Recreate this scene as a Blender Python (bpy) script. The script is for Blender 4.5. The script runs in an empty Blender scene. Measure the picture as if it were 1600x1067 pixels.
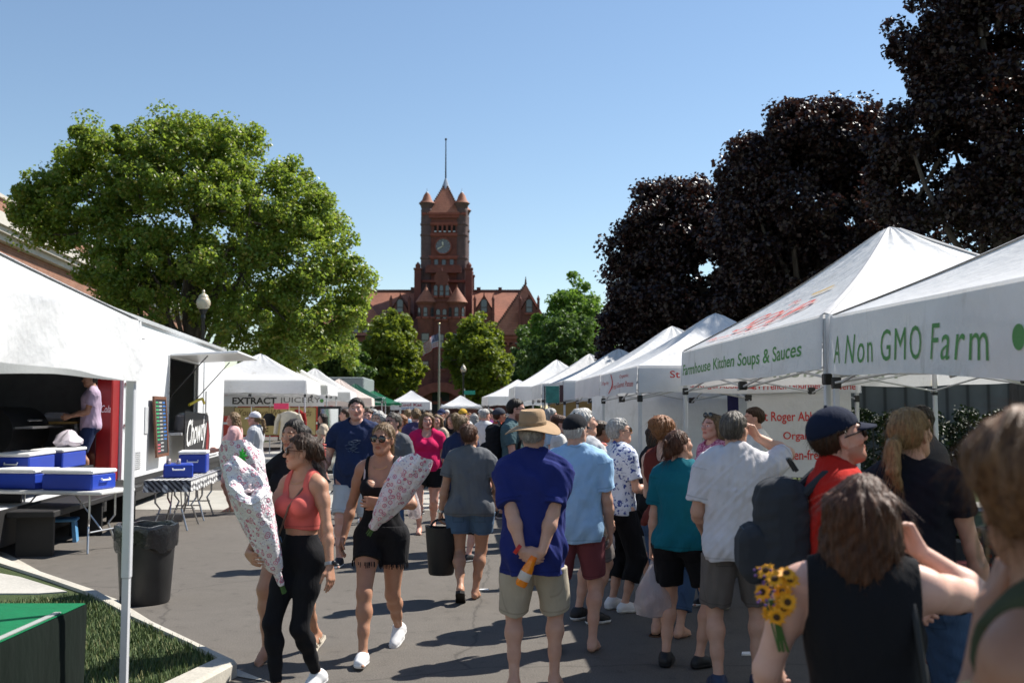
import bpy, math, random
import numpy as np
from mathutils import Vector, Matrix
R = math.radians
sc = bpy.context.scene
COL = sc.collection
random.seed(7)
RNG = np.random.default_rng(7)

# ---------------------------------------------------------------- camera, light, exposure
CAM_H, F_PX, PITCH = 1.72, 1556.0, math.atan(108.5 / 1556.0)
cam_d = bpy.data.cameras.new('camera'); cam = bpy.data.objects.new('camera', cam_d); COL.objects.link(cam)
cam.location = (0, 0, CAM_H); cam.rotation_euler = (R(90) + PITCH, 0, 0)
cam_d.sensor_width = 36.0; cam_d.lens = 36.0 * F_PX / 1600.0
cam_d.clip_start = 0.05; cam_d.clip_end = 3000
cam_d.dof.use_dof = True; cam_d.dof.focus_distance = 9.0; cam_d.dof.aperture_fstop = 3.2
sc.camera = cam

SUN_AZ, SUN_EL = R(57), R(50)          # azimuth clockwise from +Y
world = bpy.data.worlds.new('World'); sc.world = world; world.use_nodes = True
wn = world.node_tree
sky = wn.nodes.new('ShaderNodeTexSky'); sky.sky_type = 'NISHITA'; sky.sun_disc = False
sky.sun_elevation = SUN_EL; sky.sun_rotation = SUN_AZ
sky.air_density = 1.15; sky.dust_density = 0.0; sky.ozone_density = 1.9
bg = wn.nodes['Background']; bg.inputs['Strength'].default_value = 0.082
wn.links.new(sky.outputs[0], bg.inputs['Color'])
sun_d = bpy.data.lights.new('sun', 'SUN'); sun = bpy.data.objects.new('sun', sun_d); COL.objects.link(sun)
sun_d.energy = 5.0; sun_d.angle = R(0.5); sun_d.color = (1.0, 0.95, 0.87)
SUN_DIR = Vector((math.sin(SUN_AZ) * math.cos(SUN_EL), math.cos(SUN_AZ) * math.cos(SUN_EL), math.sin(SUN_EL)))
sun.rotation_euler = SUN_DIR.to_track_quat('Z', 'Y').to_euler()
sc.view_settings.view_transform = 'Standard'; sc.view_settings.look = 'None'
sc.view_settings.gamma = 1.0; sc.view_settings.exposure = 0.78
sc.cycles.use_denoising = True
sc.cycles.max_bounces = 8; sc.cycles.transparent_max_bounces = 8
sc.cycles.sample_clamp_indirect = 8.0

# ---------------------------------------------------------------- helpers
_ct, _st = math.cos(PITCH), math.sin(PITCH)
def at(px, py, Y):
    """world point seen at pixel (px, py) of the 1600x1067 photograph at distance Y"""
    u, v = (px - 800) / F_PX, (533.5 - py) / F_PX
    k = Y / (_ct - v * _st)
    return Vector((u * k, Y, CAM_H + (_st + v * _ct) * k))
def gnd(px, py, z=0.0):
    u, v = (px - 800) / F_PX, (533.5 - py) / F_PX
    k = (z - CAM_H) / (_st + v * _ct)
    return Vector((u * k, (_ct - v * _st) * k, z))

def srgb(r, g, b):
    f = lambda c: (c / 12.92 if c <= 0.04045 else ((c + 0.055) / 1.055) ** 2.4)
    return (f(r / 255), f(g / 255), f(b / 255))

_mats = {}
class NT:
    def __init__(s, name):
        s.m = bpy.data.materials.new(name); s.m.use_nodes = True
        s.t = s.m.node_tree; s.b = s.t.nodes['Principled BSDF']; s.out = s.t.nodes['Material Output']
    def n(s, typ, **kw):
        q = s.t.nodes.new(typ)
        for k, v in kw.items():
            if k in q.inputs: q.inputs[k].default_value = v
            else: setattr(q, k, v)
        return q
    def l(s, a, b): s.t.links.new(a, b)
    def coords(s, scale=(1, 1, 1), which='Object'):
        tc = s.n('ShaderNodeTexCoord'); mp = s.n('ShaderNodeMapping'); mp.inputs['Scale'].default_value = scale
        s.l(tc.outputs[which], mp.inputs['Vector']); return mp.outputs['Vector']
    def ramp(s, fac, stops):
        r = s.n('ShaderNodeValToRGB'); e = r.color_ramp.elements
        while len(e) < len(stops): e.new(0.5)
        for i, (p, c) in enumerate(stops):
            e[i].position = p; e[i].color = (*c, 1) if len(c) == 3 else c
        s.l(fac, r.inputs['Fac']); return r.outputs['Color']
    def noise(s, vec, scale, detail=4, rough=0.55):
        q = s.n('ShaderNodeTexNoise'); q.inputs['Scale'].default_value = scale
        q.inputs['Detail'].default_value = detail; q.inputs['Roughness'].default_value = rough
        s.l(vec, q.inputs['Vector']); return q
    def bump(s, h, strength=0.3, dist=0.01):
        q = s.n('ShaderNodeBump'); q.inputs['Strength'].default_value = strength; q.inputs['Distance'].default_value = dist
        s.l(h, q.inputs['Height']); s.l(q.outputs['Normal'], s.b.inputs['Normal']); return q
    def mix(s, fac, a, b, mode='MIX'):
        q = s.n('ShaderNodeMix', data_type='RGBA', blend_type=mode)
        for sock, v in ((q.inputs['Factor'], fac), (q.inputs['A'], a), (q.inputs['B'], b)):
            pass
        fi, ai, bi = q.inputs[0], q.inputs[6], q.inputs[7]
        for sock, v in ((fi, fac), (ai, a), (bi, b)):
            if hasattr(v, 'is_linked'): s.l(v, sock)
            elif isinstance(v, (int, float)): sock.default_value = v
            else: sock.default_value = (*v, 1) if len(v) == 3 else v
        return q.outputs[2]

def mat(name, col=(0.5, 0.5, 0.5), rough=0.6, metal=0.0, var=0.12, scale=6.0, bump=0.0, bscale=60.0, spec=0.4, stretch=(1, 1, 1)):
    """general painted / plastic / metal / cloth surface with soft procedural wear"""
    if name in _mats: return _mats[name]
    t = NT(name); v = t.coords(stretch)
    n1 = t.noise(v, scale, 5, 0.6)
    lo = tuple(c * (1 - var) for c in col); hi = tuple(min(1, c * (1 + var)) for c in col)
    t.l(t.ramp(n1.outputs['Fac'], [(0.3, lo), (0.7, hi)]), t.b.inputs['Base Color'])
    t.b.inputs['Roughness'].default_value = rough; t.b.inputs['Metallic'].default_value = metal
    t.b.inputs['Specular IOR Level'].default_value = spec
    if bump > 0:
        n2 = t.noise(v, bscale, 3, 0.6); t.bump(n2.outputs['Fac'], bump, 0.01)
    _mats[name] = t.m; return t.m

def cloth(name, col, rough=0.9, var=0.10, wr=0.35):
    """woven fabric: fine weave, soft wrinkles, faint fading"""
    if name in _mats: return _mats[name]
    t = NT(name); v = t.coords()
    n1 = t.noise(v, 5.0, 4, 0.6)
    t.l(t.ramp(n1.outputs['Fac'], [(0.3, tuple(c * (1 - var) for c in col)), (0.7, tuple(min(1, c * (1 + var)) for c in col))]), t.b.inputs['Base Color'])
    sa = t.n('ShaderNodeAttribute', attribute_name='seam'); src = t.b.inputs['Base Color'].links[0].from_socket
    t.l(t.mix(1.0, src, t.ramp(sa.outputs['Fac'], [(0, (1, 1, 1)), (1, (.52, .52, .52))]), 'MULTIPLY'), t.b.inputs['Base Color'])
    v2 = t.coords((1, 1, 0.35)); n2 = t.noise(v2, 16.0, 4, 0.55)
    t.bump(n2.outputs['Fac'], wr, 0.03)
    t.b.inputs['Roughness'].default_value = rough; t.b.inputs['Specular IOR Level'].default_value = 0.15
    t.b.inputs['Sheen Weight'].default_value = 0.015
    _mats[name] = t.m; return t.m

class MB:
    """collects shapes and links them as ONE mesh object"""
    def __init__(s): s.v = []; s.f = []
    def add(s, vs, fs):
        o = len(s.v); s.v += [tuple(p) for p in vs]; s.f += [tuple(i + o for i in q) for q in fs]; return s
    def box(s, lo, hi, M=None, bev=0.0):
        x0, y0, z0 = lo; x1, y1, z1 = hi
        if bev <= 0:
            vs = [(x0, y0, z0), (x1, y0, z0), (x1, y1, z0), (x0, y1, z0), (x0, y0, z1), (x1, y0, z1), (x1, y1, z1), (x0, y1, z1)]
            fs = [(3, 2, 1, 0), (4, 5, 6, 7), (0, 1, 5, 4), (1, 2, 6, 5), (2, 3, 7, 6), (3, 0, 4, 7)]
        else:
            b = bev; vs = []; fs = []
            rings = [(z0, b), (z0 + b, 0), (z1 - b, 0), (z1, b)]
            for z, i in rings:
                c = b
                a0, a1, b0, b1 = x0 + i, x1 - i, y0 + i, y1 - i
                vs += [(a0 + c, b0, z), (a1 - c, b0, z), (a1, b0 + c, z), (a1, b1 - c, z), (a1 - c, b1, z), (a0 + c, b1, z), (a0, b1 - c, z), (a0, b0 + c, z)]
            for r in range(3):
                for k in range(8):
                    fs.append((r * 8 + k, r * 8 + (k + 1) % 8, r * 8 + 8 + (k + 1) % 8, r * 8 + 8 + k))
            fs += [tuple(range(7, -1, -1)), tuple(range(24, 32))]
        if M is not None: vs = [M @ Vector(p) for p in vs]
        return s.add(vs, fs)
    def tube(s, pts, r, n=8, cap=True):
        pts = [Vector(p) for p in pts]
        rs = r if isinstance(r, (list, tuple)) else [r] * len(pts)
        vs = []; fs = []; up0 = None
        for i, p in enumerate(pts):
            d = (pts[min(i + 1, len(pts) - 1)] - pts[max(i - 1, 0)]).normalized()
            if up0 is None:
                up0 = Vector((0, 0, 1)) if abs(d.z) < 0.9 else Vector((1, 0, 0))
            a = d.cross(up0)
            if a.length < 1e-5: a = d.orthogonal()
            a.normalize(); b = a.cross(d).normalized(); up0 = b
            for k in range(n):
                t = 2 * math.pi * k / n
                vs.append(p + (a * math.cos(t) + b * math.sin(t)) * rs[i])
        for i in range(len(pts) - 1):
            for k in range(n):
                fs.append((i * n + k, i * n + (k + 1) % n, (i + 1) * n + (k + 1) % n, (i + 1) * n + k))
        if cap: fs += [tuple(range(n - 1, -1, -1)), tuple((len(pts) - 1) * n + k for k in range(n))]
        return s.add(vs, fs)
    def lathe(s, prof, c=(0, 0, 0), n=20, M=None, sx=1.0, sy=1.0, fn=None):
        vs = []; fs = []
        for r, z in prof:
            for k in range(n):
                t = 2 * math.pi * k / n
                p = Vector((r * sx * math.cos(t), r * sy * math.sin(t), z))
                if fn: p = Vector(fn(p, t, r))
                p = (M @ p) if M is not None else p
                vs.append(p + Vector(c))
        for i in range(len(prof) - 1):
            for k in range(n):
                fs.append((i * n + k, i * n + (k + 1) % n, (i + 1) * n + (k + 1) % n, (i + 1) * n + k))
        fs += [tuple(range(n - 1, -1, -1)), tuple((len(prof) - 1) * n + k for k in range(n))]
        return s.add(vs, fs)
    def ball(s, c, r, n=12, m=8, M=None):
        rx, ry, rz = (r, r, r) if isinstance(r, (int, float)) else r
        vs = []; fs = []
        for i in range(1, m):
            t = math.pi * i / m
            for k in range(n):
                a = 2 * math.pi * k / n
                p = Vector((rx * math.sin(t) * math.cos(a), ry * math.sin(t) * math.sin(a), -rz * math.cos(t)))
                vs.append((M @ p if M is not None else p) + Vector(c))
        for i in range(m - 2):
            for k in range(n):
                fs.append((i * n + k, i * n + (k + 1) % n, (i + 1) * n + (k + 1) % n, (i + 1) * n + k))
        fs += [tuple(range(n - 1, -1, -1)), tuple((m - 2) * n + k for k in range(n))]
        return s.add(vs, fs)
    def prism(s, poly, d0, d1, axis='y', M=None):
        """extrude a 2-D polygon (x, z) along y, or (x, y) along z"""
        n = len(poly); f = (lambda p, d: (p[0], d, p[1])) if axis == 'y' else ((lambda p, d: (p[0], p[1], d)) if axis == 'z' else (lambda p, d: (d, p[0], p[1])))
        vs = [f(p, d0) for p in poly] + [f(p, d1) for p in poly]
        fs = [tuple(range(n)), tuple(range(2 * n - 1, n - 1, -1))] + [(i, n + i, n + (i + 1) % n, (i + 1) % n) for i in range(n)]
        if M is not None: vs = [M @ Vector(p) for p in vs]
        return s.add(vs, fs)
    def build(s, name, m, parent=None, smooth=False, loc=None):
        return link_mesh(name, s.v, s.f, m, parent, smooth, loc)

def link_mesh(name, v, f, m, parent=None, smooth=False, loc=None):
    me = bpy.data.meshes.new(name)
    me.from_pydata([tuple(p) for p in v], [], [tuple(q) for q in f]); 
    import bmesh
    bm = bmesh.new(); bm.from_mesh(me); bmesh.ops.recalc_face_normals(bm, faces=bm.faces[:]); bm.to_mesh(me); bm.free()
    if smooth:
        me.polygons.foreach_set('use_smooth', [True] * len(me.polygons))
        try: me.set_sharp_from_angle(angle=R(38))
        except Exception: pass
    me.materials.append(m) if m else None
    o = bpy.data.objects.new(name, me); COL.objects.link(o)
    if parent: o.parent = parent
    if loc is not None: o.location = loc
    return o

def np_mesh(name, v, quads, m, parent=None, smooth=True, tris=False):
    """fast numpy mesh: v (n,3), quads (m,4)"""
    me = bpy.data.meshes.new(name); k = quads.shape[1]
    me.vertices.add(len(v)); me.vertices.foreach_set('co', np.asarray(v, np.float32).ravel())
    me.loops.add(quads.size); me.loops.foreach_set('vertex_index', quads.astype(np.int32).ravel())
    me.polygons.add(len(quads)); me.polygons.foreach_set('loop_start', np.arange(0, quads.size, k, dtype=np.int32))
    me.polygons.foreach_set('use_smooth', np.full(len(quads), smooth))
    me.update(calc_edges=True); me.validate()
    if m: me.materials.append(m)
    o = bpy.data.objects.new(name, me); COL.objects.link(o)
    if parent: o.parent = parent
    return o

def tag(o, label=None, cat=None, group=None, kind=None):
    if label: o['label'] = label
    if cat: o['category'] = cat
    if group: o['group'] = group
    if kind: o['kind'] = kind
    return o
def thing(name, label, cat, loc=(0, 0, 0), rz=0.0, group=None):
    o = bpy.data.objects.new(name, None); COL.objects.link(o); o.empty_display_size = 0.2
    o.location = loc; o.rotation_euler = (0, 0, rz)
    return tag(o, label, cat, group)

_fontcache = {}
def text_mesh(body, size=1.0, spacing=1.0, shear=0.0, bold=0.0):
    """flat lettering as (verts, faces), centred, width and height returned"""
    key = (body, size, spacing, shear, bold)
    if key in _fontcache: return _fontcache[key]
    cu = bpy.data.curves.new('lettering', 'FONT'); cu.body = body; cu.size = size; cu.align_x = 'CENTER'; cu.align_y = 'CENTER'
    cu.space_character = spacing; cu.shear = shear; cu.offset = bold; cu.resolution_u = 3; cu.fill_mode = 'FRONT'
    o = bpy.data.objects.new('lettering', cu); COL.objects.link(o)
    dg = bpy.context.evaluated_depsgraph_get(); me = bpy.data.meshes.new_from_object(o.evaluated_get(dg))
    vs = [tuple(v.co) for v in me.vertices]; fs = [tuple(p.vertices) for p in me.polygons]
    bpy.data.objects.remove(o); bpy.data.curves.remove(cu); bpy.data.meshes.remove(me)
    xs = [p[0] for p in vs] or [0]; ys = [p[1] for p in vs] or [0]
    _fontcache[key] = (vs, fs, min(xs), max(xs), min(ys), max(ys)); return _fontcache[key]
def lettering(name, body, m, parent, fn, w=None, h=None, shear=0.0, bold=0.0, spacing=1.0):
    """write text, fitted to width w and height h, each vertex placed by fn(x, y) -> local point"""
    vs, fs, x0, x1, y0, y1 = text_mesh(body, 1.0, spacing, shear, bold)
    cx, cy = (x0 + x1) / 2, (y0 + y1) / 2
    kx = w / (x1 - x0) if w else None; ky = h / (y1 - y0) if h else None
    kx = kx or ky; ky = ky or kx
    pts = [fn((p[0] - cx) * kx, (p[1] - cy) * ky) for p in vs]
    me = bpy.data.meshes.new(name); me.from_pydata([tuple(p) for p in pts], [], fs); me.materials.append(m)
    o = bpy.data.objects.new(name, me); COL.objects.link(o); o.parent = parent
    return o

WHITE = mat('white_paint', (0.78, 0.78, 0.77), 0.45, var=0.05)
STEEL = mat('bare_steel', (0.5, 0.5, 0.5), 0.35, 0.9, var=0.1)
BLACKP = mat('black_plastic', (0.02, 0.02, 0.021), 0.45, var=0.2, bump=0.1)
DARKM = mat('dark_metal', (0.03, 0.03, 0.032), 0.5, 0.4)
RED_INK = mat('red_ink', (0.55, 0.035, 0.03), 0.7, var=0.1)
GREEN_INK = mat('green_ink', (0.10, 0.28, 0.075), 0.7, var=0.12)
BLACK_INK = mat('black_ink', (0.02, 0.02, 0.02), 0.6)
GREY_INK = mat('grey_ink', (0.3, 0.3, 0.3), 0.7)
# ---------------------------------------------------------------- ground
def asphalt_mat():
    t = NT('asphalt'); v = t.coords()
    n1 = t.noise(v, 0.45, 5, 0.6); n2 = t.noise(v, 90, 3, 0.7); n3 = t.noise(v, 6, 4, 0.6)
    base = t.ramp(n1.outputs['Fac'], [(0.3, (0.098, 0.087, 0.076)), (0.7, (0.138, 0.123, 0.108))])
    c2 = t.mix(0.55, base, t.ramp(n2.outputs['Fac'], [(0.3, (0.042, 0.038, 0.034)), (0.52, (0.116, 0.104, 0.091)), (0.75, (0.26, 0.235, 0.205))]))
    st = t.ramp(n3.outputs['Fac'], [(0.26, (0.6, 0.6, 0.6)), (0.40, (0.92, 0.92, 0.92)), (0.66, (1.0, 1.0, 1.0)), (0.74, (1.12, 1.11, 1.09))])
    c3 = t.mix(1.0, c2, st, 'MULTIPLY')
    # thin cracks and a few seams of tar
    w = t.n('ShaderNodeTexVoronoi', feature='DISTANCE_TO_EDGE'); w.inputs['Scale'].default_value = 0.33
    nz = t.noise(v, 1.3, 4, 0.6); mx = t.n('ShaderNodeMix', data_type='RGBA'); mx.inputs[0].default_value = 0.25
    t.l(v, mx.inputs[6]); t.l(nz.outputs['Color'], mx.inputs[7]); t.l(mx.outputs[2], w.inputs['Vector'])
    cr = t.ramp(w.outputs['Distance'], [(0.0, (0.62, 0.62, 0.62)), (0.004, (1, 1, 1))])
    t.l(t.mix(1.0, c3, cr, 'MULTIPLY'), t.b.inputs['Base Color'])
    t.b.inputs['Roughness'].default_value = 0.85; t.b.inputs['Specular IOR Level'].default_value = 0.3
    t.bump(n2.outputs['Fac'], 0.5, 0.006); return t.m
def concrete_mat(name='concrete', c=(0.42, 0.40, 0.36)):
    t = NT(name); v = t.coords(); n1 = t.noise(v, 1.6, 6, 0.65); n2 = t.noise(v, 50, 3, 0.7)
    a = t.ramp(n1.outputs['Fac'], [(0.25, tuple(x * 0.66 for x in c)), (0.55, c), (0.8, tuple(min(1, x * 1.2) for x in c))])
    t.l(t.mix(0.35, a, t.ramp(n2.outputs['Fac'], [(0.35, tuple(x * 0.6 for x in c)), (0.65, tuple(x * 1.25 for x in c))])), t.b.inputs['Base Color'])
    t.b.inputs['Roughness'].default_value = 0.9; t.bump(n2.outputs['Fac'], 0.35, 0.005); return t.m
def grass_mat():
    t = NT('lawn'); v = t.coords(); n1 = t.noise(v, 2.0, 5, 0.6); n2 = t.noise(v, 120, 2, 0.7)
    a = t.ramp(n1.outputs['Fac'], [(0.3, (0.035, 0.065, 0.014)), (0.55, (0.06, 0.10, 0.022)), (0.75, (0.12, 0.12, 0.045))])
    t.l(t.mix(0.6, a, t.ramp(n2.outputs['Fac'], [(0.3, (0.015, 0.03, 0.008)), (0.7, (0.10, 0.14, 0.03))]), 'MIX'), t.b.inputs['Base Color'])
    t.b.inputs['Roughness'].default_value = 0.9; t.bump(n2.outputs['Fac'], 1.0, 0.03); return t.m
ASPH, CONC, LAWN = asphalt_mat(), concrete_mat(), grass_mat()
KERBC = concrete_mat('kerb_concrete', (0.46, 0.43, 0.37))

def sheet(name, poly, z, m, thick=None):
    b = MB()
    if thick: b.prism(poly, z - thick, z, 'z')
    else: b.add([(x, y, z) for x, y in poly], [tuple(range(len(poly)))])
    return tag(b.build(name, m), kind='structure')
sheet('ground', [(-1500, -60), (1500, -60), (1500, 2500), (-1500, 2500)], -0.16, LAWN)
sheet('road', [(-12, -12), (5.2, -12), (3.6, 70), (-14, 70)], 0.0, ASPH, 0.14)
sheet('cross_street', [(-60, 62), (60, 62), (60, 78), (-60, 78)], -0.10, ASPH, 0.05)
sheet('crossing', [(-7.2, 17.6), (3.6, 17.3), (3.5, 21.5), (-7.4, 21.8)], 0.004, concrete_mat('apron_concrete', (0.36, 0.345, 0.31)))
sheet('plaza', [(-9.5, 27), (3.4, 27), (3.0, 61), (-11, 61)], 0.004, concrete_mat('plaza_concrete', (0.33, 0.32, 0.295)))
# the street corner on the left: gutter, kerb, grass and a slab of footpath
OUT = [gnd(-160, 815), gnd(11, 865), gnd(72, 898), gnd(181, 936), gnd(275, 995), gnd(363, 1043), gnd(420, 1066)]
INN = [gnd(-200, 845), gnd(-30, 885), gnd(60, 915), gnd(136, 943), gnd(205, 983), gnd(301, 1030), gnd(340, 1052)]
def strip(a, b, t0, t1): return [tuple(p.lerp(q, t0))[:2] for p, q in zip(a, b)] + [tuple(p.lerp(q, t1))[:2] for p, q in reversed(list(zip(a, b)))]
sheet('gutter', strip(OUT, INN, 0.0, 0.62), 0.006, KERBC)
kb = MB(); kp = [p.lerp(q, 0.62) for p, q in zip(OUT, INN)]; kq = [p.lerp(q, 1.0) for p, q in zip(OUT, INN)]
end = [Vector((-1.95, 5.75, 0)), Vector((-2.25, 5.1, 0)), Vector((-2.5, 4.2, 0)), Vector((-2.6, 3.0, 0))]
endq = [Vector((-2.15, 5.75, 0)), Vector((-2.42, 5.1, 0)), Vector((-2.66, 4.2, 0)), Vector((-2.76, 3.0, 0))]
kp += end; kq += endq; n = len(kp)
vs = []
for p, q in zip(kp, kq):
    d = (q - p) * 0.15
    vs += [(p.x, p.y, -0.1), (p.x, p.y, 0.085), (p.x + d.x, p.y + d.y, 0.105), (q.x, q.y, 0.105), (q.x, q.y, -0.1)]
fs = [(i * 5 + k, i * 5 + k + 1, i * 5 + 6 + k, i * 5 + 5 + k) for i in range(n - 1) for k in range(4)]
kb.add(vs, fs); tag(kb.build('kerb', KERBC), kind='structure')
gp = [tuple(p)[:2] for p in kq]
sheet('verge', gp + [(-12, 3.0), (-14, 9)], 0.075, LAWN, 0.05)
pa = kq[0]; 
sheet('pavement', [tuple(gnd(-60, 884, .09))[:2], tuple(gnd(30, 900, .09))[:2], tuple(gnd(105, 923, .09))[:2], tuple(gnd(60, 926, .09))[:2], tuple(gnd(-200, 926, .09))[:2], tuple(gnd(-250, 890, .09))[:2]], 0.088, CONC, 0.05)
# grass blades on the near verge
def grass_blades(name, poly, z, n, h, label):
    P = np.array(poly); lo, hi = P.min(0), P.max(0); pts = RNG.uniform(lo, hi, (n * 3, 2))
    ins = np.zeros(len(pts), bool); j = len(P) - 1
    for i in range(len(P)):
        c = ((P[i, 1] > pts[:, 1]) != (P[j, 1] > pts[:, 1])) & (pts[:, 0] < (P[j, 0] - P[i, 0]) * (pts[:, 1] - P[i, 1]) / (P[j, 1] - P[i, 1] + 1e-9) + P[i, 0])
        ins ^= c; j = i
    p = pts[ins][:n]; n = len(p); a = RNG.uniform(0, 6.28, n); hh = h * RNG.uniform(0.5, 1.1, n); w = 0.004
    b = np.stack([p[:, 0], p[:, 1], np.full(n, z)], 1); d = np.stack([np.cos(a), np.sin(a), np.zeros(n)], 1)
    lean = np.stack([-np.sin(a), np.cos(a), np.zeros(n)], 1) * (hh * RNG.uniform(0.1, 0.7, n))[:, None]
    top = b + lean; top[:, 2] += hh
    v = np.stack([b - d * w, b + d * w, top + d * w * .3, top - d * w * .3], 1).reshape(-1, 3)
    t = NT('grass_blade'); g = t.n('ShaderNodeNewGeometry')
    t.l(t.ramp(g.outputs['Random Per Island'], [(0, (0.035, 0.07, 0.014)), (0.6, (0.075, 0.12, 0.025)), (1, (0.17, 0.16, 0.06))]), t.b.inputs['Base Color']); t.b.inputs['Roughness'].default_value = 0.7
    o = np_mesh(name, v, np.arange(n * 4).reshape(-1, 4), t.m, smooth=False)
    return tag(o, label, 'grass', kind='stuff')
grass_blades('grass', [tuple(p)[:2] for p in kq[3:]] + [(-5.2, 3.6), (-5.9, 7.6)], 0.073, 42000, 0.05, 'short mown grass on the corner verge behind the kerb')

# ---------------------------------------------------------------- trees
def leaf_mat(name, cols, trans=0.35, tint=(0.16, 0.26, 0.03), rough=0.55, spec=0.35):
    t = NT(name); g = t.n('ShaderNodeNewGeometry')
    c = t.ramp(g.outputs['Random Per Island'], [(i / (len(cols) - 1), k) for i, k in enumerate(cols)])
    t.l(c, t.b.inputs['Base Color']); t.b.inputs['Roughness'].default_value = rough; t.b.inputs['Specular IOR Level'].default_value = spec
    tr = t.n('ShaderNodeBsdfTranslucent'); t.l(t.mix(1.0, c, tuple(tint), 'MIX') if trans < 0 else t.mix(0.7, c, tint), tr.inputs['Color'])
    mx = t.n('ShaderNodeMixShader'); mx.inputs[0].default_value = abs(trans)
    t.l(t.b.outputs[0], mx.inputs[1]); t.l(tr.outputs[0], mx.inputs[2]); t.l(mx.outputs[0], t.out.inputs['Surface']); return t.m
def bark_mat(name, c):
    t = NT(name); v = t.coords((1, 1, 0.2)); q = t.noise(v, 14, 5, 0.7)
    t.l(t.ramp(q.outputs['Fac'], [(0.3, tuple(x * 0.45 for x in c)), (0.7, c)]), t.b.inputs['Base Color']); t.bump(q.outputs['Fac'], 0.8, 0.03)
    t.b.inputs['Roughness'].default_value = 0.9; return t.m
BARK = bark_mat('maple_bark', (0.11, 0.09, 0.075))
def leaves(centres, radii, per, size, rng, flat=0.8, droop=0.25):
    """folded pointed leaves spread in a loose shell round each twig cluster"""
    n = len(centres); N = n * per
    c = np.repeat(centres, per, 0); r = np.repeat(radii, per)
    d = rng.normal(size=(N, 3)); d /= np.linalg.norm(d, axis=1, keepdims=True)
    rr = r * rng.uniform(0.25, 1.0, N) ** 0.6
    p = c + d * rr[:, None] * np.array([1, 1, flat])
    nrm = d * 0.5 + rng.normal(size=(N, 3)) * 0.75 + np.array([0, 0, 0.6]); nrm /= np.linalg.norm(nrm, axis=1, keepdims=True)
    ax = rng.normal(size=(N, 3)) + d * 0.6; ax[:, 2] -= droop
    ax -= nrm * (ax * nrm).sum(1, keepdims=True); ax /= np.linalg.norm(ax, axis=1, keepdims=True)
    sd = np.cross(nrm, ax); s = size * rng.uniform(0.6, 1.25, N)[:, None]
    fold = nrm * s * 0.16
    v = np.stack([p - ax * s * 0.55, p + sd * s * 0.52 + fold, p + ax * s * 0.62, p - sd * s * 0.52 + fold], 1).reshape(-1, 3)
    i = np.arange(N)[:, None] * 4
    q = np.concatenate([i + np.array([0, 1, 2]), i + np.array([0, 2, 3])], 0)
    return v, q
def limb_tubes(mb, base, tips, r0, rng, n=7):
    for tip, r in tips:
        b = Vector(base); e = Vector(tip); L = (e - b).length
        pts = []; rs = []
        for k in range(6):
            s = k / 5; p = b.lerp(e, s); p.z += math.sin(s * math.pi) * L * 0.06
            if 0 < k < 5: p += Vector(rng.normal(size=3) * L * 0.025)
            pts.append(p); rs.append(r * (1 - 0.82 * s) + 0.012)
        mb.tube(pts, rs, n)
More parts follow.
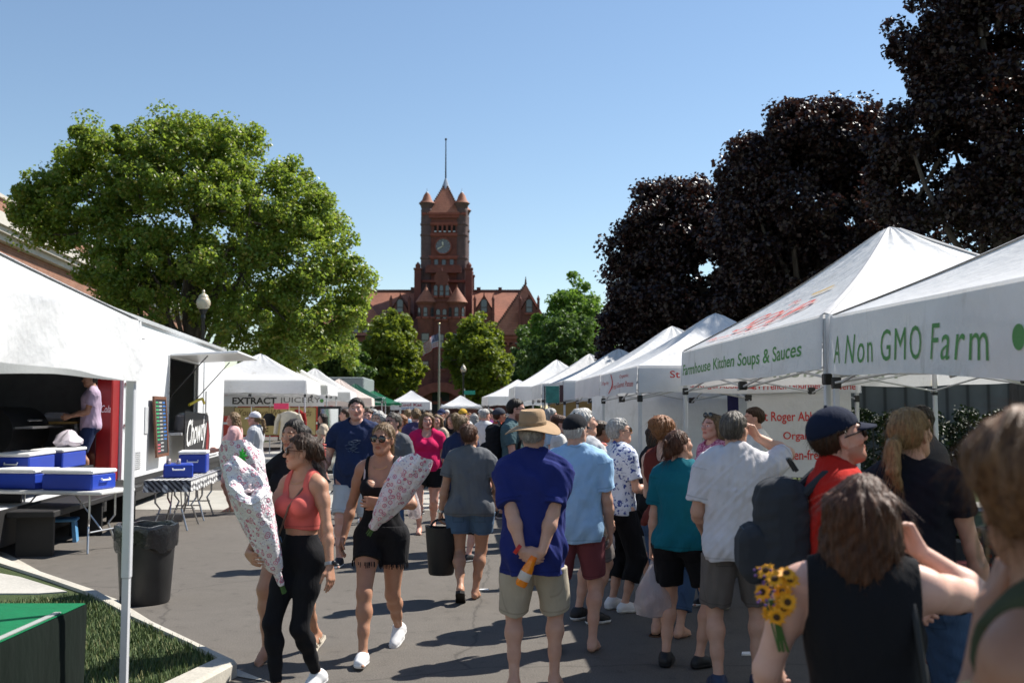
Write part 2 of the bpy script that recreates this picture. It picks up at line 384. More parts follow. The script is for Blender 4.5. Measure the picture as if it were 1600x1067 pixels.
def make_tree(name, label, base, trunk_h, trunk_r, lobes, m_leaf, leaf, ncl, per, clr, cat='tree', group=None, bark=None, seed=1, inner=0.25, nlimb=14, sat=0, gapt=-0.7):
    """lobes: [(centre, (rx, ry, rz))]; twig clusters sit mostly near the skin of the lobes"""
    rng = np.random.default_rng(seed); base = Vector(base)
    root = thing(name, label, cat, base, group=group)
    for c, rad in list(lobes):
        for k in range(sat):
            d = rng.normal(size=3); d[2] += .25; d /= np.linalg.norm(d); f = rng.uniform(.16, .34); lobes = lobes + [(tuple(np.array(c) + d * np.array(rad) * rng.uniform(.92, 1.12)), tuple(max(.22, x * f) for x in rad))]
    C = []; vol = np.array([l[1][0] * l[1][1] * l[1][2] for l in lobes]) ** 0.67; cnt = np.maximum(3, (ncl * vol / vol.sum())).astype(int)
    for (c, rad), k in zip(lobes, cnt):
        d = rng.normal(size=(k, 3)); d /= np.linalg.norm(d, axis=1, keepdims=True)
        q_ = rng.random(k); rr = np.where(q_ < inner, rng.uniform(0.2, 0.75, k), np.where(q_ > 0.88, rng.uniform(1.05, 1.24, k), rng.uniform(0.76, 1.05, k)))
        C.append(np.array(c) + d * rr[:, None] * np.array(rad))
    C = np.concatenate(C)
    # drop clusters deep inside another lobe
    deep = np.zeros(len(C))
    for c, rad in lobes: deep += (np.linalg.norm((C - np.array(c)) / np.array(rad), axis=1) < 0.55)
    C = C[(deep < 1) | (rng.random(len(C)) < 0.35)]
    if sat:
        ph = rng.uniform(0, 6.28, 4); gap = np.sin(C[:, 0] * 2.6 + ph[0] + 1.3 * np.sin(C[:, 2] * 1.7)) + np.sin(C[:, 2] * 3.1 + ph[1] + 1.3 * np.sin(C[:, 0] * 1.9 + ph[3])) + np.sin(C[:, 1] * 2.3 + ph[2]); C = C[gap > gapt]
    rad = clr * rng.uniform(0.5, 1.35, len(C)); out_ = np.min([np.linalg.norm((C - np.array(c)) / np.array(r_), axis=1) for c, r_ in lobes], 0); rad[out_ > 1.04] *= 0.6
    v, q = leaves(C - np.array(base), rad, per, leaf, rng)
    np_mesh('crown', v, q, m_leaf, root, smooth=False)
    mb = MB(); top = Vector((rng.normal() * 0.15, rng.normal() * 0.15, trunk_h))
    mb.tube([(0, 0, -0.25), (0, 0, 0.15), top * 0.5, top], [trunk_r * 1.5, trunk_r * 1.12, trunk_r * 0.95, trunk_r * 0.8], 10)
    pick = rng.choice(len(C), min(nlimb, len(C)), replace=False)
    limb_tubes(mb, top * 0.92, [(Vector(C[i]) - base, trunk_r * rng.uniform(0.18, 0.36)) for i in pick], trunk_r, rng)
    cz = Vector(np.mean([l[0] for l in lobes], 0)) - base
    mb.tube([top * 0.95, top.lerp(cz, 0.6), cz + Vector((0, 0, 1.0))], [trunk_r * 0.8, trunk_r * 0.55, 0.06], 8)
    # thin twigs reach the clusters
    for i in rng.choice(len(C), min(60, len(C)), replace=False):
        a = Vector(C[i]) - base; b0 = a.lerp(cz, 0.45); mb.tube([b0, a.lerp(b0, 0.4) + Vector((0, 0, -0.1)), a], [0.05, 0.03, 0.01], 5)
    mb.build('trunk', bark or BARK, root, True)
    return root
def lobes_px(lst, Y):
    """lobes given as (px, py, rx_px, rz_px, depth offset, depth radius)"""
    out = []
    for px, py, rx, rz, dy, ry in lst:
        y = Y + dy; k = y / F_PX; out.append((tuple(at(px, py, y)), (rx * k, ry, rz * k)))
    return out
GREENM = leaf_mat('maple_leaf', [(0.07, 0.125, 0.019), (0.125, 0.195, 0.028), (0.155, 0.22, 0.034), (0.25, 0.19, 0.035)], 0.46, (0.35, 0.47, 0.05), 0.42, 0.5)
COPPER = leaf_mat('copper_leaf', [(0.012, 0.007, 0.010), (0.018, 0.010, 0.012), (0.022, 0.015, 0.012), (0.040, 0.018, 0.014)], 0.14, (0.10, 0.035, 0.022), 0.42, 0.4)
YGREEN = leaf_mat('young_maple_leaf', [(0.06, 0.10, 0.012), (0.12, 0.17, 0.02), (0.18, 0.21, 0.025), (0.09, 0.13, 0.016)], 0.36, (0.33, 0.40, 0.03))
DGREEN = leaf_mat('linden_leaf', [(0.045, 0.085, 0.018), (0.07, 0.125, 0.027), (0.095, 0.155, 0.036)], 0.34, (0.14, 0.24, 0.035))
BGREEN = leaf_mat('ash_leaf', [(0.07, 0.145, 0.022), (0.105, 0.20, 0.03), (0.14, 0.24, 0.036)], 0.38, (0.22, 0.36, 0.04))

Y0 = 33
make_tree('maple_tree', 'big broad green maple tree behind the white food trailer on the left', (at(300, 520, Y0).x, Y0, -0.1), 3.4, 0.34,
    lobes_px([(290, 330, 130, 115, 0, 2.6), (285, 245, 88, 62, 0, 2.0), (350, 235, 60, 45, 0.3, 1.4), (190, 270, 80, 62, 0.3, 2.0), (110, 320, 72, 60, 0, 1.8), (75, 348, 45, 42, 0, 1.2), (70, 300, 36, 36, 0, 1.0), (215, 410, 85, 62, 0, 2.2),
              (420, 330, 90, 70, 0, 2.0), (470, 400, 75, 70, -0.3, 1.8), (505, 470, 62, 58, -0.4, 1.5), (430, 500, 95, 60, -0.6, 2.0), (300, 430, 140, 70, -0.8, 2.6), (240, 480, 90, 55, -0.4, 2.0), (470, 545, 80, 32, -0.6, 1.5),
              (285, 205, 28, 32, 0, 0.8), (372, 203, 26, 22, 0, 0.7), (455, 285, 36, 34, 0, 0.9), (120, 262, 30, 26, 0, 0.8), (490, 335, 36, 44, 0, 1.0), (545, 450, 28, 36, -0.3, 0.8), (60, 330, 30, 30, 0, 0.8)], Y0),
    GREENM, 0.105, 1700, 135, 0.46, sat=3, gapt=-1.15, group='trees along the left side', seed=3, inner=0.2, nlimb=14)
Y1 = 26
make_tree('copper_maple', 'dark purple maple tree standing behind the white tents right of the courthouse', (at(1120, 560, Y1).x, Y1, -0.1), 3.0, 0.3,
    lobes_px([(1075, 470, 105, 95, 0, 2.0), (1060, 380, 75, 72, 0, 1.6), (1010, 440, 55, 70, 0, 1.4), (1000, 530, 62, 55, 0, 1.4), (1040, 325, 34, 34, 0, 0.8), (1100, 330, 42, 38, 0.2, 0.9), (1160, 400, 75, 80, 0, 1.6), (1130, 520, 110, 60, 0, 2.0), (985, 385, 24, 26, 0, 0.6), (965, 545, 22, 40, 0, 0.6)], Y1),
    COPPER, 0.10, 1150, 150, 0.40, sat=6, gapt=-1.05, group='purple maple trees on the right', seed=5, inner=0.3)
Y2 = 23
make_tree('copper_maple', 'dark purple maple tree rising behind the peak of the soup tent', (at(1290, 560, Y2).x, Y2, -0.1), 2.8, 0.3,
    lobes_px([(1260, 340, 110, 110, 0, 1.9), (1235, 250, 70, 62, 0, 1.3), (1285, 215, 55, 42, 0, 1.0), (1330, 250, 60, 50, 0, 1.2), (1180, 300, 45, 60, 0, 1.1), (1340, 400, 120, 100, 0, 1.9), (1230, 460, 100, 70, 0, 1.8), (1170, 380, 50, 60, 0, 1.1), (1240, 200, 26, 24, 0, 0.5), (1300, 190, 24, 20, 0, 0.5), (1360, 205, 28, 24, 0, 0.5), (1180, 245, 24, 24, 0, 0.5)], Y2),
    COPPER, 0.095, 1200, 150, 0.37, sat=6, gapt=-1.05, group='purple maple trees on the right', seed=6, inner=0.3)
Y3 = 18
make_tree('copper_maple', 'tallest dark purple maple tree at the right edge above the farm tent', (at(1600, 560, Y3).x, Y3, -0.1), 2.6, 0.32,
    lobes_px([(1600, 140, 150, 130, 0, 2.0), (1500, 110, 75, 60, 0, 0.9), (1470, 200, 80, 52, 0, 0.9), (1440, 60, 40, 40, 0, 0.5), (1500, 290, 105, 70, 0, 1.2), (1420, 290, 52, 58, 0, 0.7), (1590, 330, 130, 90, 0, 1.6), (1580, 30, 110, 70, 0, 1.3), (1560, -60, 110, 80, 0, 1.4), (1690, 60, 130, 200, 0, 1.8), (1700, 320, 120, 120, 0, 1.6), (1530, 10, 50, 40, 0, 0.6), (1405, 240, 28, 26, 0, 0.4)], Y3),
    COPPER, 0.085, 1450, 150, 0.34, sat=6, gapt=-1.05, group='purple maple trees on the right', seed=7, inner=0.3)
# trees in front of and beside the courthouse
def oval_tree(name, label, px, Y, top, bot, hw, m, leaf, ncl, per, clr, group, seed, round_=0.35):
    rng = np.random.default_rng(seed); k = Y / F_PX; lb = []
    H = bot - top
    for i in range(9):
        s = i / 8; py = top + H * (0.06 + 0.86 * s); w = hw * (math.sin(math.pi * (0.12 + 0.80 * s)) ** 0.75) * (0.72 + 0.34 * s)
        nn = 1 if w < hw * 0.4 else 4
        for j in range(nn):
            ox = 0 if nn == 1 else w * (0.5 * math.cos(j * 1.57 + i)); oy = 0 if nn == 1 else w * k * 0.5 * math.sin(j * 1.57 + i)
            lb.append((tuple(at(px + ox + rng.normal() * hw * .06, py + rng.normal() * H * .02, Y + oy)), (w * k * 0.62, w * k * 0.62, H * k * 0.10)))
    return make_tree(name, label, (at(px, 600, Y).x, Y, -0.1), max(1.2, (CAM_H + (642 - bot) * k) + 0.8), 0.16, lb, m, leaf, ncl, per, clr, group=group, seed=seed, inner=0.25, nlimb=10)
GC = 'street trees before the courthouse'
oval_tree('young_maple', 'yellow-green young tree left of the flagpole, before the courthouse', 607, 84, 488, 634, 58, YGREEN, 0.30, 300, 70, 0.62, GC, 11)
oval_tree('young_maple', 'yellow-green young tree right of the flagpole, behind the street lamp', 749, 84, 490, 632, 56, YGREEN, 0.30, 300, 70, 0.62, GC, 12)
oval_tree('ash_tree', 'tall bright green tree beside the right end of the courthouse', 890, 96, 441, 640, 76, BGREEN, 0.30, 560, 80, 0.75, 'green trees right of the courthouse', 13)
oval_tree('linden_tree', 'lower dull green tree before the tall bright one right of the courthouse', 886, 76, 490, 640, 72, DGREEN, 0.24, 460, 80, 0.6, 'green trees right of the courthouse', 14)
oval_tree('linden_tree', 'dark green tree between courthouse end and young street tree on the right', 822, 92, 520, 650, 34, DGREEN, 0.3, 160, 60, 0.6, 'green trees right of the courthouse', 15)
oval_tree('linden_tree', 'dark green tree close left of the yellow-green young tree', 530, 78, 520, 650, 52, DGREEN, 0.28, 240, 70, 0.6, 'trees along the left side', 16)
oval_tree('linden_tree', 'dark green tree low behind the juice tent on the left', 440, 60, 520, 650, 70, DGREEN, 0.24, 260, 70, 0.55, 'trees along the left side', 17)
oval_tree('linden_tree', 'dark green tree under the left flank of the purple trees', 945, 60, 540, 660, 44, DGREEN, 0.24, 200, 60, 0.5, 'green trees right of the courthouse', 18)

# ---------------------------------------------------------------- brick building on the left
def brick_mat(name, c1, c2, mortar, scale, rowh=0.5):
    t = NT(name); tc = t.n('ShaderNodeTexCoord'); sp = t.n('ShaderNodeSeparateXYZ'); t.l(tc.outputs['Object'], sp.inputs[0])
    ad = t.n('ShaderNodeMath', operation='ADD'); t.l(sp.outputs[0], ad.inputs[0]); t.l(sp.outputs[1], ad.inputs[1])
    cb = t.n('ShaderNodeCombineXYZ'); t.l(ad.outputs[0], cb.inputs[0]); t.l(sp.outputs[2], cb.inputs[1])
    b = t.n('ShaderNodeTexBrick'); t.l(cb.outputs[0], b.inputs['Vector']); b.inputs['Scale'].default_value = scale
    b.inputs['Color1'].default_value = (*c1, 1); b.inputs['Color2'].default_value = (*c2, 1); b.inputs['Mortar'].default_value = (*mortar, 1)
    b.inputs['Mortar Size'].default_value = 0.018; b.inputs['Brick Width'].default_value = 0.5; b.inputs['Row Height'].default_value = rowh * 0.5
    n = t.noise(tc.outputs['Object'], 0.7, 5, 0.6)
    t.l(t.mix(0.55, b.outputs['Color'], t.ramp(n.outputs['Fac'], [(0.3, (0.55, 0.52, 0.5)), (0.7, (1, 1, 1))]), 'MULTIPLY'), t.b.inputs['Base Color'])
    t.b.inputs['Roughness'].default_value = 0.9; t.bump(b.outputs['Fac'], -0.4, 0.01); return t.m
GLASS = mat('dark_window_glass', (0.03, 0.036, 0.045), 0.06, 0.0, spec=0.9, var=0.3, scale=0.8)
ORB = brick_mat('orange_brick', (0.30, 0.125, 0.07), (0.23, 0.09, 0.05), (0.30, 0.25, 0.2), 2.2)
STONE = mat('pale_stone', (0.46, 0.43, 0.38), 0.85, var=0.12, scale=2, bump=0.2)
bl = thing('brick_building', 'orange brick building with a pale stone cornice behind the left trees', 'building', (-22.5, 43.7, 0), math.atan(0.121))
b = MB(); b.box((-14, -12, -0.2), (0, 46, 9.1)); b.box((-14, -12, 10.15), (0.05, 46, 11.0)); b.build('wall', ORB, bl)
b = MB(); b.box((-14, -12.2, 9.1), (0.28, 46.2, 9.38)); b.box((-14, -12.3, 9.38), (0.5, 46.3, 9.62)); b.box((-14, -12.4, 9.62), (0.66, 46.4, 10.15)); b.box((-14, -12.1, 11.0), (0.16, 46.1, 11.16)); b.box((-14, -12.06, 4.6), (0.07, 46.06, 4.85)); b.build('cornice', STONE, bl)
for zc in (2.9, 6.9):
    for k in range(14):
        y = -9.5 + k * 3.9
        w = MB(); fr = 0.09
        w.box((-0.06, y - 0.65, zc - 1.0), (0.05, y - 0.65 + fr, zc + 1.0)); w.box((-0.06, y + 0.65 - fr, zc - 1.0), (0.05, y + 0.65, zc + 1.0))
        w.box((-0.06, y - 0.65 + fr, zc + 1.0 - fr), (0.05, y + 0.65 - fr, zc + 1.0)); w.box((-0.06, y - 0.65 + fr, zc - 0.03), (0.045, y + 0.65 - fr, zc + 0.03)); w.box((-0.06, y - 0.65 + fr, zc - 1.0), (0.05, y + 0.65 - fr, zc - 1.0 + fr))
        wo = w.build('window', WHITE, bl)
        p = MB(); p.box((-0.05, y - 0.56, zc - 0.91), (0.012, y + 0.56, zc + 0.91)); p.build('pane', GLASS, wo)
        s_ = MB(); s_.box((-0.05, y - 0.8, zc - 1.15), (0.12, y + 0.8, zc - 1.0)); s_.build('sill', STONE, wo)

# ---------------------------------------------------------------- courthouse
RB = brick_mat('red_brick', (0.19, 0.058, 0.042), (0.14, 0.044, 0.033), (0.12, 0.06, 0.05), 1.6)
RS = mat('red_sandstone', (0.21, 0.066, 0.048), 0.9, var=0.2, scale=1.5, bump=0.3, bscale=8)
DKS = mat('slate_turret', (0.10, 0.062, 0.06), 0.8, var=0.2, scale=1.5)
LEAD = mat('lead_cap', (0.40, 0.42, 0.45), 0.4, 0.5)
def tile_mat():
    t = NT('clay_roof_tile'); tc = t.n('ShaderNodeTexCoord'); sp = t.n('ShaderNodeSeparateXYZ'); t.l(tc.outputs['Object'], sp.inputs[0])
    w = t.n('ShaderNodeMath', operation='MULTIPLY'); w.inputs[1].default_value = 3.2; t.l(sp.outputs[2], w.inputs[0])
    fr = t.n('ShaderNodeMath', operation='FRACT'); t.l(w.outputs[0], fr.inputs[0])
    n = t.noise(tc.outputs['Object'], 2.4, 4, 0.6); n2 = t.noise(tc.outputs['Object'], 0.35, 3, 0.5)
    base = t.ramp(n.outputs['Fac'], [(0.3, (0.28, 0.10, 0.056)), (0.7, (0.40, 0.155, 0.088))])
    b2 = t.mix(0.6, base, t.ramp(n2.outputs['Fac'], [(0.35, (0.6, 0.58, 0.58)), (0.65, (1, 1, 1))]), 'MULTIPLY')
    t.l(t.mix(1.0, b2, t.ramp(fr.outputs[0], [(0.0, (0.55, 0.55, 0.55)), (0.25, (1, 1, 1))]), 'MULTIPLY'), t.b.inputs['Base Color'])
    t.b.inputs['Roughness'].default_value = 0.75; t.bump(fr.outputs[0], 0.5, 0.06); return t.m
TILE = tile_mat()
CY = 120.0
def cx(px): return at(px, 642, CY).x
def cz(py, Y=CY): return at(690, py, Y).z
ch = thing('courthouse', 'dark red brick courthouse with clock tower and tiled roofs at the street end', 'building', (0, 0, 0))
AX = cx(690)                                     # axis of the tower
xl, xr = AX - 15.5, cx(842); ze, zr = cz(523), cz(443)
b = MB(); b.box((xl, CY, -0.2), (xr, CY + 16, ze))
b.build('wall', RB, ch)
# cornice and belt courses
b = MB(); b.box((xl - 0.25, CY - 0.28, ze - 0.95), (xr + 0.25, CY, ze - 0.55)); b.box((xl - 0.4, CY - 0.5, ze - 0.55), (xr + 0.4, CY, ze - 0.15))
b.box((xl - 0.1, CY - 0.15, cz(596)), (xr + 0.1, CY, cz(596) + 0.35)); b.box((xl - 0.1, CY - 0.25, -0.2), (xr + 0.1, CY, 1.4))
for k in range(40):
    x = xl + 0.3 + k * (xr - xl - 0.6) / 39; b.box((x - 0.14, CY - 0.42, ze - 1.3), (x + 0.14, CY, ze - 0.96))
b.build('cornice', RS, ch)
# main roof with a hip on the left wing and a cross gable on the right
b = MB(); ym = CY + 8
b.add([(xl - 0.5, CY - 0.6, ze - 0.1), (xr + 0.5, CY - 0.6, ze - 0.1), (xr + 0.5, CY + 16.6, ze - 0.1), (xl - 0.5, CY + 16.6, ze - 0.1), (xl + 3.5, ym, zr), (xr - 1.2, ym, zr)],
      [(0, 1, 5, 4), (1, 2, 5), (2, 3, 4, 5), (3, 0, 4)])
gx, gz = cx(822), cz(439)
b.add([(gx - 4.2, CY - 0.75, ze - 0.08), (gx + 3.4, CY - 0.75, ze - 0.08), (gx, CY - 0.75 + 3.3, gz), (gx, ym, gz), (gx - 4.2, ym, ze - .08), (gx + 3.4, ym, ze - .08)], [(0, 1, 2), (0, 2, 3, 4), (1, 5, 3, 2)])
hx = cx(575)
b.add([(hx - 4.5, CY - 2.6, ze - 0.3), (hx + 3.4, CY - 2.6, ze - 0.3), (hx - 0.6, CY + 1.5, cz(466)), (hx - 0.6, ym, cz(466)), (hx + 3.4, ym, ze - 0.3), (hx - 4.5, ym, ze - 0.3)], [(0, 1, 2), (1, 4, 3, 2), (0, 2, 3, 5)])
rf = b.build('roof', TILE, ch)
b = MB()
b.tube([(xl + 3.5, ym, zr + 0.08), (xr - 1.2, ym, zr + 0.08)], 0.16, 6)
for k in range(26):
    s = k / 25; p = Vector((gx - 4.2, CY - 0.75, ze)).lerp(Vector((gx, CY + 2.55, gz)), s); b.ball(p, 0.17, 6, 4)
b.tube([(gx, CY + 2.5, gz), (gx, CY + 2.5, gz + 0.9)], [0.16, 0.03], 6)
for px, w in ((636, 0.9), (560, 0.6), (744, 0.5), (780, 0.45)): b.box((cx(px) - w / 2, ym - 0.3, zr - 0.4), (cx(px) + w / 2, ym + 0.3, zr + 0.5))
b.build('ridge_tiles', mat('dark_ridge', (0.10, 0.05, 0.04), 0.8), rf)
b = MB(); b.box((hx - 4.2, CY - 2.2, -0.2), (hx + 3.0, CY, ze - 0.4)); b.build('wing', RB, ch)
def window(parent, x0, x1, z0, z1, y, arch=False, mull=True, frame=None):
    w = x1 - x0; fr = min(0.1, w * 0.12); zt = z1 - (w / 2 if arch else 0)
    m = MB(); m.box((x0, y - 0.05, z0), (x0 + fr, y + 0.03, zt)); m.box((x1 - fr, y - 0.05, z0), (x1, y + 0.03, zt)); m.box((x0 + fr, y - 0.05, z0), (x1 - fr, y + 0.03, z0 + fr))
    m.box((x0 + fr, y - 0.045, (z0 + zt) / 2 - 0.05), (x1 - fr, y + 0.03, (z0 + zt) / 2 + 0.05))
    if arch:
        n = 10; c = ((x0 + x1) / 2, zt); vs = []
        for k in range(n + 1):
            a = math.pi * k / n
            for r in (w / 2, w / 2 - fr): vs += [(c[0] + r * math.cos(a), y - 0.05, c[1] + r * math.sin(a)), (c[0] + r * math.cos(a), y + 0.03, c[1] + r * math.sin(a))]
        fs = []
        for k in range(n):
            i = k * 4; fs += [(i, i + 4, i + 6, i + 2), (i + 2, i + 6, i + 7, i + 3), (i, i + 1, i + 5, i + 4), (i + 1, i + 3, i + 7, i + 5)]
        m.add(vs, fs)
    else: m.box((x0 + fr, y - 0.05, zt - fr), (x1 - fr, y + 0.03, zt))
    o = m.build('window', frame or mat('window_frame_brown', (0.06, 0.035, 0.03), 0.6), parent)
    q = MB(); poly = [(x0 + fr, z0 + fr), (x1 - fr, z0 + fr), (x1 - fr, zt - (0 if arch else fr))]
    if arch: poly += [((x0 + x1) / 2 + (w / 2 - fr) * math.cos(a), zt + (w / 2 - fr) * math.sin(a)) for a in np.linspace(0.1, math.pi - 0.1, 9)]
    poly += [(x0 + fr, zt - (0 if arch else fr))]
    q.prism(poly, y - 0.012, y + 0.02); q.build('pane', GLASS, o)
    s_ = MB(); s_.box((x0 - 0.15, y - 0.18, z0 - 0.22), (x1 + 0.15, y + 0.03, z0 - 0.003)); s_.build('sill', RS, o)
    return o
def pxwin(parent, pxc, wpx, p0, p1, y, arch=False):
    x = cx(pxc); h = wpx * CY / F_PX / 2; return window(parent, x - h, x + h, cz(p1), cz(p0), y, arch)
for px in (760, 805, 780, 574, 640): pxwin(ch, px, 11, 511, 538, CY - 0.04)
for px in (760, 805, 780, 640): pxwin(ch, px, 10, 553, 580, CY - 0.04)
for px in (574, 560): pxwin(ch, px, 10, 507, 524, CY - 2.24)
# dormers
for i, px in enumerate((624, 756, 827)):
    x = cx(px); z0 = ze + 0.2; z1 = cz(478); w = 0.95; y = CY - 0.2
    d = MB(); d.box((x - w, y, z0 - 0.6), (x + w, y + 5, z1 - 0.6)); d.prism([(x - w - 0.02, z1 - 0.6), (x + w + 0.02, z1 - 0.6), (x, cz(462))], y + 0.004, y + 0.5)
    for s in (-1, 1): d.box((x + s * (w + 0.16) - 0.15, y - 0.15, z0 - 0.6), (x + s * (w + 0.16) + 0.15, y + 0.3, z1 + 0.7)); d.lathe([(0.2, 0), (0.2, 0.15), (0.02, 0.6)], (x + s * (w + 0.16), y + 0.08, z1 + 0.7), 8)
    d.tube([(x, y + 0.2, cz(463)), (x, y + 0.2, cz(456))], [0.12, 0.03], 6)
    do = d.build('dormer', RB, ch)
    d = MB(); d.add([(x - w - 0.3, y - 0.1, z1 - 0.75), (x, y - 0.1, cz(461)), (x + w + 0.3, y - 0.1, z1 - 0.75), (x - w - 0.3, y + 6, z1 - 0.75), (x, y + 6, cz(461)), (x + w + 0.3, y + 6, z1 - 0.75)], [(0, 1, 4, 3), (1, 2, 5, 4)])
    d.build('dormer_roof', TILE, do)
    pxwin(ch, px, 11, 467, 489, y - 0.03, True)
# central bay between two round turrets
b = MB(); x0, x1 = cx(666), cx(714); yb = CY - 1.2
b.box((x0, yb, -0.2), (x1, CY, ze + 0.6)); b.prism([(cx(668), ze + 0.6), (cx(712), ze + 0.6), (cx(707), cz(462)), (cx(690), cz(424)), (cx(673), cz(462))], yb + 0.01, CY + 6)
b.box((x0 - 0.1, yb - 0.15, cz(497)), (x1 + 0.1, yb, cz(494))); b.box((x0 - 0.1, yb - 0.12, cz(473)), (x1 + 0.1, yb, cz(471)))
b.lathe([(0.9, -0.12), (0.9, 0.02)], (cx(690), yb - 0.02, cz(437)), 16, Matrix.Rotation(R(90), 4, 'X'))
b.tube([(cx(690), yb + 0.3, cz(425)), (cx(690), yb + 0.3, cz(419))], [0.16, 0.04], 6)
cb_ = b.build('central_bay', RB, ch)
for px in (681, 690, 699): pxwin(ch, px, 6.5, 447, 464, yb - 0.03, True)
for px in (685, 695): pxwin(ch, px, 7, 484, 500, yb - 0.03, True)
for px in (690,): pxwin(ch, px, 9, 523, 545, yb - 0.03); pxwin(ch, px, 9, 565, 577, yb - 0.03)
for px in (666, 714):
    x = cx(px); r = 14.5 * CY / F_PX; y = yb + 0.2
    b = MB(); b.lathe([(r * 0.86, 0), (r * 0.86, cz(506)), (r * 0.95, cz(503)), (r * 0.95, cz(500)), (r * 0.88, cz(499)), (r * 0.88, cz(479)), (r * 1.02, cz(477)), (r * 1.08, cz(474))], (x, y, 0), 24)
    to = b.build('turret', RB, ch, True)
    b = MB(); b.lathe([(r * 1.18, cz(474.5)), (r * 0.9, cz(468)), (r * 0.45, cz(459)), (0.05, cz(450))], (x, y, 0), 24); b.tube([(x, y, cz(451)), (x, y, cz(446))], [0.1, 0.02], 6); b.build('turret_roof', TILE, to, True)
    for a in (-50, 0, 50):
        M = Matrix.Translation((x, y, 0)) @ Matrix.Rotation(R(a), 4, 'Z')
        o = window(ch, -0.27, 0.27, cz(497), cz(482), -r * 0.88 - 0.02, True); o.matrix_local = M
    o = window(ch, -0.5, 0.5, cz(545), cz(522), -r * 0.86 - 0.03); o.matrix_local = Matrix.Translation((x, y, 0))
    o = window(ch, -0.45, 0.45, cz(577), cz(565), -r * 0.86 - 0.03); o.matrix_local = Matrix.Translation((x, y, 0))
# entrance arch
b = MB(); n = 18; rO, rI = 4.6, 3.5; c = (cx(690), 0.5); vs = []
for k in range(n + 1):
    a = math.pi * k / n
    for r in (rO, rI):
        for y in (yb - 1.6, yb): vs.append((c[0] + r * math.cos(a), y, c[1] + r * math.sin(a)))
fs = []
for k in range(n):
    i = k * 4; fs += [(i, i + 4, i + 6, i + 2), (i + 2, i + 6, i + 7, i + 3), (i, i + 1, i + 5, i + 4), (i + 1, i + 3, i + 7, i + 5)]
b.add(vs, fs); b.build('entrance_arch', RS, ch)
b = MB(); b.prism([(c[0] + 3.5 * math.cos(a), 0.5 + 3.5 * math.sin(a)) for a in np.linspace(0, math.pi, 16)] , yb - 0.3, yb - 0.06); b.build('entrance_glass', GLASS, ch)
b = MB()
for x in (-1.5, -0.1, 1.3): b.box((c[0] + x, yb - 0.45, 0), (c[0] + x + 0.2, yb - 0.31, 3.3))
b.box((c[0] - 2.6, yb - 0.47, 2.55), (c[0] + 2.6, yb - 0.32, 2.85)); b.build('door_frame', RS, ch)
# tower
tx0, tx1 = cx(657), cx(728); tw = tx1 - tx0; ty = CY + 3.5; KZ = (CY + 3.5)
def tz(py): return at(690, py, ty).z
TXM = (tx0 + tx1) / 2 * 1.03; hw = tw / 2 * 1.03
tower = MB(); tower.box((TXM - hw + 0.35, ty, ze), (TXM + hw - 0.35, ty + tw, tz(333)))
tw_o = tower.build('tower', RB, ch)
b = MB()
for py, e in ((440, .5), (403.5, .16), (401.8, .24), (368, .12), (366.5, .2), (351, .14), (349.6, .2), (337, .22), (334.6, .34)):
    b.box((TXM - hw - e + .4, ty - e, tz(py) - 0.14), (TXM + hw + e - .4, ty + tw + e, tz(py) + 0.14))
for k in range(22):
    x = TXM - hw + 1 + k * (2 * hw - 2) / 21; b.box((x - 0.09, ty - 0.22, tz(341)), (x + 0.09, ty, tz(338.6)))
b.build('tower_courses', RS, tw_o)
for sx in (-1, 1):
    for sy in (0, 1):
        X, Y = TXM + sx * (hw - 0.62), ty + 0.45 + sy * (tw - 0.9); r = 0.74
        prof = [(r, ze - 0.5)]
        for py in (403, 367, 350): prof += [(r, tz(py) - 0.16), (r + .09, tz(py) - 0.1), (r + .09, tz(py) + 0.12), (r, tz(py) + 0.16)]
        prof += [(r, tz(330)), (r + .03, tz(328)), (r - .05, tz(326)), (r + .06, tz(321)), (r + .2, tz(318.5)), (r + .24, tz(317))]
        b = MB(); b.lathe(prof, (X, Y, 0), 20); to = b.build('corner_turret', DKS, tw_o, True)
        b = MB(); b.lathe([(r + .3, tz(317.2)), (r * 0.86, tz(312)), (0.42, tz(304.5)), (0.16, tz(300))], (X, Y, 0), 20); b.build('turret_cap', TILE, to, True)
        b = MB(); b.lathe([(0.22, tz(300.6)), (0.1, tz(298.5)), (0.03, tz(298)), (0.02, tz(293))], (X, Y, 0), 8); b.build('finial', LEAD, to)
b = MB(); e = 0.2; zb, za = tz(333.5), at(690, 286, ty + tw / 2).z; 
P = [(TXM - hw + e + .5, ty - 0.3), (TXM + hw - e - .5, ty - 0.3), (TXM + hw - e - .5, ty + tw + .3), (TXM - hw + e + .5, ty + tw + 0.3)]
b.add([(x, y, zb) for x, y in P] + [(TXM, ty + tw / 2, za)], [(0, 1, 4), (1, 2, 4), (2, 3, 4), (3, 0, 4), (3, 2, 1, 0)])
tr = b.build('tower_roof', TILE, tw_o)
b = MB()
for x, y in P:
    for k in range(15): b.ball(Vector((x, y, zb)).lerp(Vector((TXM, ty + tw / 2, za)), k / 15), 0.15, 6, 4)
b.build('hip_tiles', mat('dark_ridge'), tr)
b = MB(); b.lathe([(0.62, za - 1.0), (0.62, za - 0.9), (0.14, za + 0.5), (0.10, za + 0.6)], (TXM, ty + tw / 2, 0), 8); b.build('lead_cap', LEAD, tr)
b = MB(); b.tube([(TXM, ty + tw / 2, za + 0.4), (TXM, ty + tw / 2, at(690, 218, ty + tw / 2).z)], [0.11, 0.06], 6); b.ball((TXM, ty + tw / 2, at(690, 218, ty + tw / 2).z), 0.16, 8, 6); b.build('mast', DARKM, tw_o)
